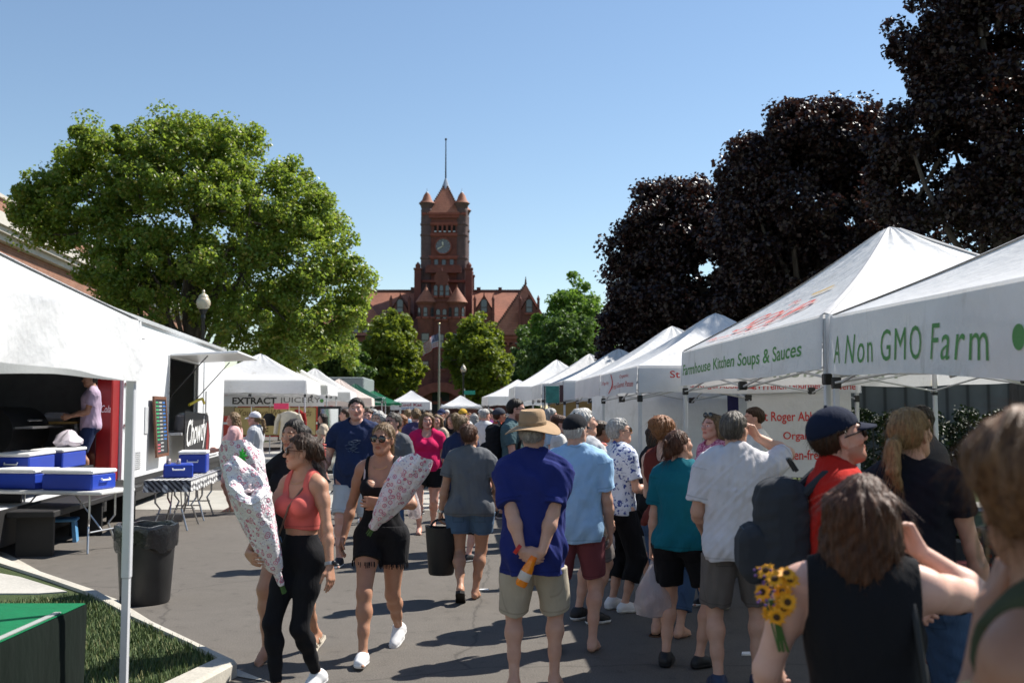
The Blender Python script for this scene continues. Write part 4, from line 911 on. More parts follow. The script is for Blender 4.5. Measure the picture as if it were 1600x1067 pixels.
table_cloth('tablecloth', 'dark red cloth hanging over the farm stall table', 3.05, 5.4, 0.02, 2.4, 0.75, 0.74, 0.62, cloth('maroon_cloth', (0.10, 0.012, 0.014)), 'stall cloths on the right')
folding_table('long table of the soup stall under the tall white tent', 2.95, 9.3, 0.05, 3.6, 0.75, 0.74, GREYT, 'stall tables on the right')
table_cloth('tablecloth', 'dark cloth hanging over the soup stall table', 2.95, 9.3, 0.05, 3.6, 0.75, 0.74, 0.62, cloth('dark_table_cloth', (0.02, 0.022, 0.028)), 'stall cloths on the right')
for i, (y, m_, fl, lb) in enumerate(((4.5, BCR, TOM, 'black crate of red tomatoes nearest on the farm stall table'), (5.1, BCR, PEP, 'black crate of green peppers between two crates on the farm table'), (5.9, BCR, TOM, 'black crate of tomatoes at the far end of the farm table'))):
    crate(lb, 3.02, y, 0.746, 0.05 * i, m_, fl)
crate('green crate of peppers on the soup stall table', 2.95, 8.2, 0.746, 0.1, SAGE, PEP); crate('green crate of tomatoes on the soup stall table', 2.93, 9.3, 0.746, -0.05, SAGE, TOM)
JARM = mat('soup_jar', (0.35, 0.10, 0.02), 0.15, var=0.3)
jar0 = None
for i in range(12):
    y = 9.85 + (i // 2) * 0.14; x = 2.86 + (i % 2) * 0.13
    j = thing('soup_jar', 'glass jar of orange soup in the double row on the soup stall table', 'jar', (x, y, 0.745), 0, 'jars of soup on the stall table')
    if jar0 is None:
        b = MB(); b.lathe([(0.03, 0), (0.042, 0.008), (0.042, 0.11), (0.034, 0.125), (0.034, 0.135)], n=14); p1 = b.build('jar_body', JARM, j, True)
        b = MB(); b.lathe([(0.036, 0.135), (0.036, 0.155), (0.03, 0.157)], n=14); p2 = b.build('lid', STEEL, j, True); jar0 = (p1, p2)
    else:
        for p in jar0: c = p.copy(); COL.objects.link(c); c.parent = j

# ---------------------------------------------------------------- food trailer on the left
FT = thing('food_trailer', 'long white food trailer with an open kitchen bay and a raised serving hatch', 'food trailer', (-6.65, 17.5, 0), math.atan2(1.15, 9.5))
TH, TF, TLn, TD, BAY = 3.32, 0.55, 9.55, 2.3, -7.2
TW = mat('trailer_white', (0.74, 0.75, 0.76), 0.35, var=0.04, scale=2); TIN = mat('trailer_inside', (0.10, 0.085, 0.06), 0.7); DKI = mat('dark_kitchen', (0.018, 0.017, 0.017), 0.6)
h0, h1, hz0, hz1 = 2.75, 5.75, 1.28, 2.80
b = MB()
b.box((-0.06, -.62, TF), (0, h0, TH)); b.box((-0.06, h0, TF), (0, h1, hz0)); b.box((-0.06, h0, hz1), (0, h1, TH)); b.box((-0.06, h1, TF), (0, TLn, TH))
b.box((-TD, BAY, TF), (-TD + 0.06, TLn, TH)); b.box((-TD + .06, TLn - 0.06, TF), (-0.06, TLn, TH)); b.box((-TD + .06, BAY, TF), (-0.06, BAY + .06, TH)); b.box((-TD + .06, BAY + .06, TF - 0.12), (-0.06, TLn - .06, TF))
b.box((-0.06, BAY, 2.75), (0, -.62, TH)); b.box((-0.06, BAY, TF - 0.12), (0, BAY + 0.12, 2.75)); b.box((-TD + .06, -0.06, TF), (-0.06, 0, TH))
b.build('body', TW, FT)
b = MB(); b.box((-TD - 0.03, BAY - 0.03, TH), (0.05, TLn + 0.03, TH + 0.07)); b.box((-TD + .2, BAY + .2, TH + .07), (-.2, TLn - .2, TH + .13)); b.build('roof', mat('trailer_roof', (0.42, 0.43, 0.44), 0.4), FT)
b = MB(); b.box((0.0, BAY, TF - 0.12), (0.02, TLn, TF)); b.box((-TD, BAY + .1, TF - 0.3), (-0.02, TLn - .1, TF - 0.12)); b.build('chassis', DARKM, FT)
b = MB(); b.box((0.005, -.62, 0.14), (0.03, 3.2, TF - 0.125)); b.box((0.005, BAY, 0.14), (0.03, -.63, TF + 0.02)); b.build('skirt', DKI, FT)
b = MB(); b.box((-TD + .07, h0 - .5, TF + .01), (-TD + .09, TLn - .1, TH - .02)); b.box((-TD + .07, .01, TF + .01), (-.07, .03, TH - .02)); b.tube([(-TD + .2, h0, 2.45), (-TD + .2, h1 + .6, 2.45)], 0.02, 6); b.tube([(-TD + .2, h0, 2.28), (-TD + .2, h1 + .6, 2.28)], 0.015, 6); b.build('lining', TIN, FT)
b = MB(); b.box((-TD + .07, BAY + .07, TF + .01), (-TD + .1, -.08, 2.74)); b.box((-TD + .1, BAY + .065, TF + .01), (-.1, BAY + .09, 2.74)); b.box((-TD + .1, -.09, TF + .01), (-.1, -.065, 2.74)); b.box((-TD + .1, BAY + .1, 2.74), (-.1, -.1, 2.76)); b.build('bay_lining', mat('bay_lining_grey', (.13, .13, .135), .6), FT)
b = MB(); b.box((-.03, h0 - .05, hz0 - .05), (0.03, h0, hz1 + .05)); b.box((-.03, h1, hz0 - .05), (0.03, h1 + .08, hz1 + .05)); b.box((-.03, h0, hz1), (0.025, h1, hz1 + .05)); b.box((-.35, h0, hz0 - .05), (0.28, h1, hz0)); b.build('hatch_frame', mat('aluminium', (0.55, 0.56, 0.57), 0.35, 0.6), FT)
b = MB(); M = Matrix.Translation((0.02, 0, hz1 + 0.06)) @ Matrix.Rotation(R(-3), 4, 'Y'); b.box((0, h0, -0.025), (1.35, h1, 0.025), M, 0.01); hf = b.build('hatch_flap', TW, FT)
b = MB(); b.box((0.02, BAY + .1, 2.80), (0.78, -2.9, 2.84), Matrix.Rotation(R(2), 4, 'Y'), .008); b.build('added_bay_awning', TW, FT)  # unseen awning, added to keep the sun off the fridge and inner coolers
for y in (h0 + .1, h1 - .1):
    b = MB(); b.tube([(0.02, y, hz1 - .8), (0.75, y, hz1 + .05)], 0.012, 6); b.build('strut', DARKM, hf)
b = MB(); b.box((0.002, 6.55, TF + 0.06), (0.03, 8.6, TH - 0.28), None, 0.01); dr = b.build('door', TW, FT)
b = MB()
b.tube([(0.045, 6.7, 1.2), (0.045, 6.7, 2.2)], 0.014, 6); b.box((0.03, 6.62, 1.62), (0.06, 6.86, 1.68)); b.build('latch', STEEL, dr)
for y, z in ((0.95, 1.55),):
    b = MB(); b.box((0.002, y - .12, z - .25), (0.02, y + .12, z + .25), None, 0.005); b.build('vent', mat('vent_grey', (0.45, 0.46, 0.47), .5), FT)
b = MB()
for k in range(9): b.box((0.002, 0.12, 0.70 + k * .035), (0.022, 0.62, 0.72 + k * .035))
b.build('louvre', mat('vent_grey'), FT)
b = MB()
for z in (1.45, 2.15): b.box((0.002, -.60, z), (0.03, -.48, z + .05)); b.tube([(0.035, -.54, z - .02), (0.035, -.54, z + .07)], .015, 6)
b.tube([(0.03, -.50, 1.4), (0.03, -.50, 2.25)], .012, 6); b.build('door_bar', STEEL, FT)
def wheel(parent, M, r=0.36, w=0.22):
    b = MB(); b.lathe([(r * .62, -w / 2), (r * .95, -w / 2), (r, -w * .36), (r, w * .36), (r * .95, w / 2), (r * .62, w / 2)], n=28, M=M); wo = b.build('wheel', mat('tyre_rubber', (0.018, 0.018, 0.018), .8), parent, True)
    b = MB(); b.lathe([(0.05, -w * .3), (r * .6, -w * .42), (r * .63, -w * .5), (r * .63, w * .5), (r * .6, w * .42), (r * .3, w * .30), (0.05, w * .34)], n=20, M=M); b.build('rim', mat('wheel_rim', (0.35, 0.35, 0.36), .4, .6), wo, True)
for y in (4.1, 5.0): wheel(FT, Matrix.Translation((-.14, y, 0.36)) @ Matrix.Rotation(R(90), 4, 'Y'))
LW = mat('white_lettering', (0.75, 0.75, 0.74), .6)
lettering('lettering', 'UPTOWN', mat('grey_lettering', (.12, .12, .12), .6), FT, lambda x, y: Vector((0.034, 1.1 + x, 0.34 + y)), 0.95, 0.12)
ftM = Matrix.Translation(FT.location) @ Matrix.Rotation(FT.rotation_euler.z, 4, 'Z'); ftr = FT.rotation_euler.z
def ftl(x, y, z=0): return ftM @ Vector((x, y, z))
# signs and things on the trailer and its tables
mb_ = thing('menu_board', 'tall brown framed chalk menu board with green and blue writing on the trailer side', 'menu board', ftl(0.16, 1.15, 0.85), ftr)
b = MB(); Mt = Matrix.Rotation(R(-4), 4, 'Y'); b.box((-.02, 0, 0), (0.02, 0.06, 1.15), Mt); b.box((-.02, .94, 0), (0.02, 1.0, 1.15), Mt); b.box((-.02, .06, 1.09), (0.02, .94, 1.15), Mt); b.box((-.02, .06, 0), (0.02, .94, 0.06), Mt); b.build('frame', mat('brown_wood', (0.13, 0.05, 0.025), .6, stretch=(1, 1, .2)), mb_)
b = MB(); b.box((-.012, .06, .06), (0.008, .94, 1.09), Mt); bd = b.build('board', mat('chalk_board', (0.02, 0.022, 0.024), .7), mb_)
rng = np.random.default_rng(4)
for cc, y0, mm, rows in (('g', 0.14, mat('green_chalk', (0.05, 0.42, 0.16), .8), 11), ('w', 0.40, mat('white_chalk', (.45, .45, .45), .8), 14), ('b', 0.70, mat('blue_chalk', (0.04, 0.18, 0.55), .8), 11), ('p', 0.14, mat('pink_chalk', (.6, .12, .15), .8), 3)):
    b = MB()
    for k in range(rows):
        z = (1.02 - k * 0.07) if cc != 'p' else 0.22 - k * 0.06
        y = y0
        while y < y0 + 0.20: l_ = rng.uniform(.02, .05); b.box((0.0085, y, z), (0.0095, y + l_, z + .026), Mt); y += l_ + .012
    b.build('chalk_lines', mm, bd)['kind'] = 'stuff'
sg = thing('stall_sign', 'black and red banner sign with white script hung below the serving hatch', 'sign', ftl(0.30, 2.9, 0.0), ftr)
b = MB(); vs = []; 
poly = [(0, .62), (2.35, .62), (2.75, .74), (2.85, 1.15), (2.6, 1.62), (2.3, 1.66), (0, 1.72)]
b.prism([(y, z) for y, z in poly], 0.0, 0.02, 'x'); so = b.build('board', mat('black_sign', (0.02, 0.018, 0.02), .5), sg)
b = MB(); b.prism([(2.3, 0.7), (2.62, .82), (2.72, 1.15), (2.5, 1.5)], 0.022, 0.026, 'x'); b.prism([(0.05, .65), (2.3, .65), (2.3, .80), (0.05, .86)], 0.022, 0.026, 'x'); b.build('red_shape', mat('dark_red_sign', (0.22, 0.015, 0.015), .5), so)
lettering('lettering', 'Chowdy', LW, so, lambda x, y: Vector((0.03, 1.25 + x, 1.22 + y + 0.05 * x)), 2.2, 0.72, shear=0.35, bold=0.01)
b = MB(); b.tube([(0.01, 2.4, 0.62), (0.01, 2.4, 0)], 0.015, 6); b.tube([(0.01, .2, 0.62), (0.01, .2, 0)], 0.015, 6); b.build('stand', DARKM, sg)
bk = thing('bucket', 'white plastic bucket standing on the hatch counter', 'bucket', ftl(0.05, 4.3, hz0), 0)
b = MB(); b.lathe([(0.12, 0), (0.15, 0.35), (0.165, 0.36), (0.16, 0.39), (0.05, 0.40)], n=20); b.build('pail', WHITE, bk, True); b = MB(); b.tube([(0.16 * math.cos(a), 0.0, 0.34 + 0.12 * math.sin(a)) for a in np.linspace(0, math.pi, 9)], 0.006, 5); b.build('handle', STEEL, bk)
bg_ = MB(); bg_.lathe([(.13, 0), (.16, .04), (.17, .16), (.14, .26), (.15, .33), (.11, .34)], n=22, fn=lambda p, t, r: (p.x * (1 + .1 * math.sin(4 * t + p.z * 18)), p.y * (1.1 + .12 * math.sin(3 * t + 1 - p.z * 22)), p.z + .015 * math.sin(5 * t))); tag(bg_.build('paper_bag', mat('crumpled_paper', (0.6, 0.5, 0.45), .8, bump=.6, bscale=20), None, True, ftl(0.08, 3.8, hz0)), 'crumpled beige bag on the hatch counter beside the white bucket', 'bag')
yc = MB(); yc.tube([ftl(0.2, 3.9, 1.85), ftl(0.25, 4.5, 1.95), ftl(0.25, 5.1, 2.0), ftl(0.2, 5.6, 1.9)], 0.03, 6); tag(yc.build('cord', YTAPE), 'yellow cord hanging across the serving hatch', 'cord')
BLUE = mat('cooler_blue', (0.02, 0.055, 0.38), 0.35, var=0.06); CLID = mat('cooler_lid', (0.78, 0.78, 0.77), .4)
def cooler(label, loc, rz, L=0.62, W=0.36, H=0.26, lid=True, lidopen=False, group='blue coolers of the food stall'):
    t = thing('cooler', label, 'cooler', loc, rz, group)
    b = MB(); b.box((-W / 2, -L / 2, 0), (W / 2, L / 2, H), None, 0.018); b.build('cooler_body', BLUE, t)
    if lid: b = MB(); b.box((-W / 2 - .01, -L / 2 - .01, H), (W / 2 + .01, L / 2 + .01, H + 0.05), None, 0.014); b.build('lid', CLID, t)
    else:
        b = MB()
        for i in range(10): b.lathe([(0.028, 0), (0.033, .01), (0.033, .11), (0.027, .12)], (-W / 2 + .07 + (i % 2) * .14, -L / 2 + .08 + (i // 2) * .115, H - .06), 10)
        b.build('cans', mat('drink_can', (.5, .42, .42), .3, .7, var=.5, scale=12), t, True)['kind'] = 'stuff'
    for s in (-1, 1):
        b = MB(); b.tube([(-.08, s * (L / 2 + .012), H * .7), (-.08, s * (L / 2 + .03), H * .6), (.08, s * (L / 2 + .03), H * .6), (.08, s * (L / 2 + .012), H * .7)], .011, 6); b.build('handle', CLID, t)
    return t
TT1 = folding_table('pale folding table with blue coolers before the open kitchen bay', -5.72, 12.6, 0.42, 1.75, 0.72, 0.75, GREYT, 'folding tables on the left')
def on(t, x, y, z): return Matrix.Translation(t.location) @ Matrix.Rotation(t.rotation_euler.z, 4, 'Z') @ Vector((x, y, z))
TT1.rotation_euler.z = R(78)
cooler('blue cooler with white lid at the right end of the pale folding table', on(TT1, 0, -.32, .75), R(78), 0.70, 0.5, 0.20); cooler('blue cooler with white lid at the left end of the pale folding table', on(TT1, 0, .46, .75), R(78), 0.66, 0.5, 0.20)
fT = folding_table('near folding table under the checkered cloth by the trailer', -4.98, 14.9, ftr, 1.25, 0.62, 0.73, GREYT, 'folding tables on the left')
fT2 = folding_table('far folding table under the checkered cloth by the trailer', -5.14, 16.2, ftr, 1.25, 0.62, 0.73, GREYT, 'folding tables on the left')
def gingham():
    t = NT('gingham'); tc = t.n('ShaderNodeTexCoord'); sp = t.n('ShaderNodeSeparateXYZ'); t.l(tc.outputs['Object'], sp.inputs[0])
    def stripe(sock, k):
        m = t.n('ShaderNodeMath', operation='MULTIPLY'); m.inputs[1].default_value = k; t.l(sock, m.inputs[0]); fr = t.n('ShaderNodeMath', operation='FRACT'); t.l(m.outputs[0], fr.inputs[0])
        g = t.n('ShaderNodeMath', operation='GREATER_THAN'); g.inputs[1].default_value = .5; t.l(fr.outputs[0], g.inputs[0]); return g.outputs[0]
    ax = t.n('ShaderNodeMath', operation='ADD'); t.l(sp.outputs[0], ax.inputs[0]); t.l(sp.outputs[2], ax.inputs[1])
    a, c = stripe(ax.outputs[0], 13), stripe(sp.outputs[1], 13); s = t.n('ShaderNodeMath', operation='ADD'); t.l(a, s.inputs[0]); t.l(c, s.inputs[1]); h = t.n('ShaderNodeMath', operation='MULTIPLY'); h.inputs[1].default_value = .5; t.l(s.outputs[0], h.inputs[0])
    t.l(t.ramp(h.outputs[0], [(0, (.70, .70, .68)), (.5, (.22, .22, .23)), (1, (.025, .025, .03))]), t.b.inputs['Base Color']); t.b.inputs['Roughness'].default_value = .8; return t.m
GING = gingham()
table_cloth('tablecloth', 'black and white checkered cloth on the near table by the trailer', -4.98, 14.9, ftr, 1.25, .62, .732, .16, GING, 'checkered tablecloths'); table_cloth('tablecloth', 'black and white checkered cloth on the far table by the trailer', -5.14, 16.2, ftr, 1.25, .62, .732, .16, GING, 'checkered tablecloths')
cooler('open blue cooler full of cans on the near checkered table', on(fT, 0, 0.1, .738), ftr + .2, 0.52, 0.42, 0.20, False); cooler('blue cooler with raised white lid on the far checkered table', on(fT2, 0.02, -.1, .738), ftr + .1, .56, .42, .30)
rt = thing('tub', 'red plastic tub on the dark step of the kitchen bay', 'tub', ftl(0.30, -3.2, 0.545), ftr)
b = MB(); b.lathe([(0.17, 0), (0.215, .27), (.235, .275), (.235, .295), (.2, .295), (.16, .03)], n=24, sx=.85, sy=1.1); b.build('tub_body', mat('red_plastic', (.52, .02, .015), .35), rt, True); b = MB(); b.tube([(0.2, y, .26 - .03 * math.cos(y * 9)) for y in np.linspace(-.12, .12, 7)], .012, 6); b.build('handle', mat('red_plastic'), rt)
st_ = thing('step_box', 'low dark step along the kitchen bay of the trailer', 'step', ftl(0.30, -3.6, 0), ftr); b = MB(); b.box((-.26, -2.2, .47), (.28, 2.0, .545), None, .01); b.build('tread', DKI, st_); 
for y in (-2.0, 0, 1.8):
    b = MB(); b.box((-.2, y - .03, 0), (.22, y + .03, .47)); b.build('leg', DKI, st_)
# inside the kitchen bay
pb = thing('prep_bench', 'dark prep bench along the open side of the kitchen bay', 'bench', ftl(-.42, -3.3, TF), ftr); b = MB(); b.box((-.3, -1.5, .28), (.3, 1.5, .33), None, .01); b.build('bench_top', DARKM, pb)
for y in (-1.4, 1.4):
    b = MB(); b.box((-.25, y - .03, 0.005), (.25, y + .03, .28)); b.build('leg', DARKM, pb)
cooler('long blue cooler with white lid at the right end of the dark prep bench', ftl(-.42, -2.5, TF + .33), ftr, 1.1, .45, .24); cooler('blue cooler with white lid at the left end of the dark prep bench', ftl(-.42, -3.9, TF + .33), ftr, 1.0, .45, .24)
fr_ = thing('drinks_fridge', 'tall red drinks fridge with white script inside the kitchen bay', 'fridge', ftl(-.30, -.86, TF + .005), ftr); b = MB(); b.box((-.16, -.2, 0), (.24, .24, 1.95), None, .02); b.build('cabinet', mat('red_fridge', (.26, .008, .008), .35), fr_)
b = MB(); b.box((-.14, -.225, .06), (.0, -.203, 1.9), None, .008); b.build('door', mat('fridge_door', (.05, .012, .012), .15), fr_); lettering('lettering', 'Coca-Cola', LW, fr_, lambda x, y: Vector((.04 + x, -.228, 1.2 + y)), .36, .12, shear=.3)
sh = thing('shelf_unit', 'grey shelf unit with boxes and bottles inside the kitchen bay', 'shelf', ftl(-1.45, -.44, TF + .005), ftr + R(90))
b = MB(); 
for z in (.5, .95): b.box((-.3, -.75, z), (.3, .75, z + .04))
b.build('shelf', mat('pine_board', (.35, .22, .07), .6), sh); 
for y in (-.72, 0, .72):
    b = MB(); b.box((-.3, y - .03, 0), (.3, y + .03, .50)); b.box((-.28, y - .025, .54), (.28, y + .025, .95)); b.build('upright', mat('shelf_grey', (.25, .26, .28), .5), sh)
for lb, y, s, c in (('pink carton on the shelf inside the kitchen bay', .55, (.22, .34, .24), (.65, .05, .18)), ('blue carton on the shelf inside the kitchen bay', .18, (.2, .3, .16), (.05, .1, .35)), ('white cloth bundle on the shelf inside the kitchen bay', -.35, (.2, .45, .15), (.5, .5, .55))):
    b = MB(); b.box((-s[0] / 2, -s[1] / 2, 0), (s[0] / 2, s[1] / 2, s[2]), None, .02 if 'carton' in lb else .06); b.box((s[0] / 2, -.05, s[2] * .3), (s[0] / 2 + .004, .07, s[2] * .6)); tag(b.build('carton' if 'carton' in lb else 'cloth_bundle', mat(lb[:11], c, .7), None, False, ftM @ Vector((-1.45 - y, -.52, TF + .997))), lb, 'box' if 'carton' in lb else 'cloth').rotation_euler = (0, 0, ftr - R(90))
sm = thing('smoker', 'black barrel smoker with a rack inside the kitchen bay', 'smoker', ftl(-1.45, -1.75, TF + .005), ftr); b = MB(); b.tube([(0, -.8, .85), (0, .8, .85)], .38, 20); b.build('barrel', mat('smoker_black', (.02, .02, .02), .35, .5), sm, True); b = MB(); b.box((-.3, -.7, 0), (-.24, -.64, .6)); b.box((.24, -.7, 0), (.3, -.64, .6)); b.box((-.3, .64, 0), (-.24, .7, .6)); b.box((.24, .64, 0), (.3, .7, .6)); b.box((-.3, -.7, .3), (.3, .7, .34)); b.build('stand', DARKM, sm); b = MB(); b.box((.3, -.7, .9), (.62, .7, .93)); b.tube([(.42, -.3, 1.02), (.42, .3, 1.02)], .018, 6); b.build('side_shelf', STEEL, sm)
sb_ = MB(); sb_.lathe([(.10, 0), (.20, .03), (.23, .09), (.17, .16), (.10, .22), (.03, .25)], n=26, fn=lambda p, t, r: (p.x * (.8 + .13 * math.sin(3 * t + p.z * 20) + .08 * math.sin(7 * t - p.z * 31)), p.y * (1.2 + .14 * math.sin(2 * t + 1) + .09 * math.sin(9 * t + p.z * 25)), p.z + .02 * math.sin(4 * t))); tag(sb_.build('sack', mat('lilac_sack', (.5, .45, .5), .7, bump=.5, bscale=14), None, True, ftl(-.40, -2.15, TF + .33 + .29)), 'pale crumpled sack lying on the long cooler in the kitchen bay', 'sack')
bs = thing('step_stool', 'small blue plastic step stool under the pale folding table', 'stool', (-5.95, 13.3, 0), .3); b = MB(); b.box((-.2, -.16, .27), (.2, .16, .31), None, .015); b.build('seat', mat('pale_blue_plastic', (.10, .28, .5), .4), bs)
for sx in (-1, 1):
    b = MB(); b.prism([(sx * .17 - .02, .0), (sx * .17 + .03, .0), (sx * .15 + .02, .27), (sx * .15 - .02, .27)], -.13, .13); b.build('leg', mat('pale_blue_plastic'), bs)
# trash can with liner
tc_ = gnd(228, 948); tcn = thing('trash_can', 'ribbed black trash can with a black bag liner beside the tent pole', 'trash can', (tc_.x, tc_.y + .22, 0)); tcn.location.x -= .09
b = MB(); b.lathe([(0.205, 0), (0.215, .02), (0.255, .62), (0.27, .63), (0.27, .665), (0.25, .67), (0.235, .60), (0.2, .05)], n=64, fn=lambda p, t, r: (p.x * (1 + .012 * (abs((t * 16 / 6.283) % 1 - .5) < .22) * (.03 < p.z < .6)), p.y * (1 + .012 * (abs((t * 16 / 6.283) % 1 - .5) < .22) * (.03 < p.z < .6)), p.z)); b.build('bin', mat('bin_plastic', (.022, .022, .023), .5, var=.2, bump=.1), tcn, True)
b = MB(); b.lathe([(0.275, .50), (.278, .60), (0.282, .665), (.272, .70), (0.235, .70), (0.22, .55), (.18, .35)], n=48, fn=lambda p, t, r: (p.x * (1 + .014 * math.sin(t * 9) + .008 * math.sin(t * 23)), p.y * (1 + .014 * math.sin(t * 9) + .008 * math.sin(t * 17)), p.z + (.035 * math.sin(t * 4 + 1) + .02 * math.sin(t * 11)) * (p.z < .62 and r > .25) + .008 * math.sin(t * 7))); b.build('liner', mat('black_liner', (.02, .02, .022), .22, spec=.6, bump=.5, bscale=25), tcn, True)
tb = MB(); tb.ball((0, 0, 0.075), (.075, .06, .08), 10, 7); tag(tb.build('litter', mat('white_bag', (.68, .68, .66), .6, bump=.8, bscale=22), None, True, (tc_.x - .30, tc_.y + 1.0, 0)), 'crumpled white paper lying behind the trash can', 'litter')
# green covered table in the corner
gt = folding_table('folding table under the green cloth at the left edge', -2.56, 4.0, 0, 2.2, 0.8, 0.74, GREYT, 'folding tables on the left')
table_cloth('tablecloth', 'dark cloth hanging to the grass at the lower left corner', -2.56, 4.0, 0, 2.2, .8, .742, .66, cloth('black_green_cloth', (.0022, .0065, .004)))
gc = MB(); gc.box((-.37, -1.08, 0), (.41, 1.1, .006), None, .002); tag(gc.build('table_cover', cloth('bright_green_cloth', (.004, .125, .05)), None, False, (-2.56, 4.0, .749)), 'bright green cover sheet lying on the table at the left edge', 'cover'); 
gp_ = MB(); gp_.box((-.01, -.75, 0), (.02, .85, .004)); tag(gp_.build('paper_strip', mat('grey_card', (.30, .31, .30), .7), None, False, (-2.18, 4.0, .757)), 'long pale strip lying along the edge of the green cover', 'strip')

# ---------------------------------------------------------------- juice stall
jb, f, L = banner_sheet('banner', 'white juice stall banner with black lettering below the tent valance', (-8.8, 30.4), (-5.72, 30.4), 1.86, 2.20, BANW, .01)
lettering('lettering', 'EXTRACT', BLACK_INK, jb, lambda x, y: f(.31 + x / L, .5 - y / .34, off=.006), 1.35, .21, bold=.03); lettering('lettering', 'JUICERY', mat('thin_ink', (.10, .10, .10), .6), jb, lambda x, y: f(.76 + x / L, .5 - y / .34, off=.006), 1.25, .21)
b = MB(); b.lathe([(.06, 0), (.06, .004)], (0, 0, 0), 10, Matrix.Translation(f(.975, .5, .006)) @ Matrix.Rotation(R(90), 4, 'X')); b.build('dot', GREEN_INK, jb)
TANB = mat('tan_board', (.42, .33, .14), .7, var=.08)
yb_, f, L = banner_sheet('banner', 'tan dark-edged banner with script lettering hung in the juice stall', (-8.4, 30.2), (-5.92, 30.2), .98, 1.84, TANB, .004)
lettering('lettering', 'You Have Whole Foods', mat('brown_ink', (.10, .06, .02), .6), yb_, lambda x, y: f(.5 + x / L, .2 - y / .86, off=.006), 2.2, .2, shear=.3)
b = MB()
for u0, u1, t0, t1 in ((0, 1, 0, .025), (0, 1, .975, 1), (0, .008, 0, 1), (.992, 1, 0, 1)): b.add([f(u, t, off=.005) for u, t in ((u0, t0), (u1, t0), (u1, t1), (u0, t1))], [(0, 1, 2, 3)])
for k in range(5): b.add([f(u, t, off=.005) for u, t in ((.30, .42 + k * .1), (.42, .42 + k * .1), (.42, .47 + k * .1), (.30, .47 + k * .1))], [(0, 1, 2, 3)])
b.build('border', mat('brown_ink'), yb_)
cr = thing('clothes_rack', 'steel clothes rack standing before the tan banner', 'rack', (-6.35, 27.2, 0)); b = MB(); b.tube([(-.75, 0, 0), (-.75, 0, 1.85), (.55, 0, 1.85), (.55, 0, 0)], .016, 8); b.tube([(-.75, -.25, .02), (-.75, .25, .02)], .016, 8); b.tube([(.55, -.25, .02), (.55, .25, .02)], .016, 8); b.build('rail', STEEL, cr)
def hung(label, cat, x, m, w, z0, z1, name, sleeves=True, y=27.2):
    b = MB(); vs = []; n = 14; 
    rings = [(z1, .05, .03), (z1 - .03, w * .30, .05), (z1 - .09, w * .5, .07), (z1 - .3, w * .42, .08), ((z0 + z1) / 2, w * .42, .08), (z0, w * .48, .09)]
    b.lathe([(1, k) for k in range(len(rings))], n=20, fn=lambda p, t, r: (rings[int(round(p.z))][1] * math.cos(t) * (1 + .06 * math.sin(5 * t)), rings[int(round(p.z))][2] * math.sin(t), rings[int(round(p.z))][0]))
    if sleeves:
        for s in (-1, 1): b.tube([(s * w * .44, 0, z1 - .10), (s * w * .60, 0, z1 - .3), (s * w * .66, 0, z1 - .62)], [.07, .065, .055], 10)
    b.tube([(0, 0, z1 - .01), (0, 0, 1.87)], .006, 5); return tag(b.build(name, m, None, True, (x, y, 0)), label, cat, 'clothes on the rack')
hung('cream jacket hanging at the front of the rack', 'jacket', -6.05, cloth('cream_wool', (.52, .47, .38)), .55, .95, 1.72, 'hanging_jacket', y=27.1)
hung('black handbag shaped garment hanging left of the cream jacket', 'garment', -6.62, cloth('black_wool', (.015, .015, .016)), .34, 1.32, 1.66, 'hanging_garment', False)
hung('dark red shirt hanging right of the cream jacket', 'shirt', -5.86, cloth('dark_red_shirt', (.25, .02, .02)), .3, 1.1, 1.76, 'hanging_shirt', True, 27.35)
pc = MB(); pc.box((-.2, -.006, 0), (.2, .006, .16)); tag(pc.build('price_card', mat('pink_card', (.8, .06, .15), .7), None, False, (-6.28, 27.16, 1.77)), 'bright pink card fixed on the clothes rack', 'card')
mr = thing('standing_mirror', 'tall black framed standing mirror right of the juice stall', 'mirror', (-5.05, 27.6, 0)); b = MB(); b.box((-.32, -.02, 0), (-.25, .02, 1.85)); b.box((.25, -.02, 0), (.32, .02, 1.85)); b.box((-.25, -.02, 1.78), (.25, .02, 1.85)); b.box((-.25, -.02, .0), (.25, .02, .1)); b.build('frame', BLACKP, mr); b = MB(); b.box((-.25, -.008, .1), (.25, .008, 1.78)); b.build('glass', mat('mirror_glass', (.6, .63, .63), .05, .9, var=.03), mr)

# ---------------------------------------------------------------- vehicles, lamps, flagpole, signs
bt = thing('box_truck', 'white box truck parked behind the green canopies', 'truck', (-9.3, 57, 0), 0.04); b = MB(); b.box((-1.15, -3, 1.05), (1.15, 2.6, 3.55), None, .05); b.build('cargo_box', mat('truck_box', (.22, .25, .245), .45), bt); b = MB(); b.prism([(2.6, .5), (4.5, .5), (4.55, 1.3), (4.1, 1.5), (3.7, 2.35), (2.6, 2.4)], -1, 1, 'x'); cb2 = b.build('cab', WHITE, bt); b = MB(); b.prism([(4.06, 1.52), (3.68, 2.3), (3.70, 2.32), (4.10, 1.53)], -.9, .9, 'x'); b.build('windscreen', GLASS, cb2)
for y in (-1.8, 3.5):
    for x in (-.95, .95): wheel(bt, Matrix.Translation((x, y, .42)) @ Matrix.Rotation(R(90), 4, 'Y'), .42, .26)
b = MB(); b.box((-.9, -3, .6), (.9, 3.4, 1.05)); b.build('chassis', DARKM, bt)
b = MB(); b.box((-1.1, -3.03, 1.15), (-.02, -3.0, 3.45)); b.box((.02, -3.03, 1.15), (1.1, -3.0, 3.45)); b.build('rear_door', mat('truck_door', (.32, .35, .34), .5), bt)
fv = thing('fire_truck', 'red truck with white striped side glimpsed between stall posts', 'truck', (-11.6, 46.5, 0), R(100)); RDP = mat('truck_red', (.50, .02, .012), .25, spec=.6, var=.05)
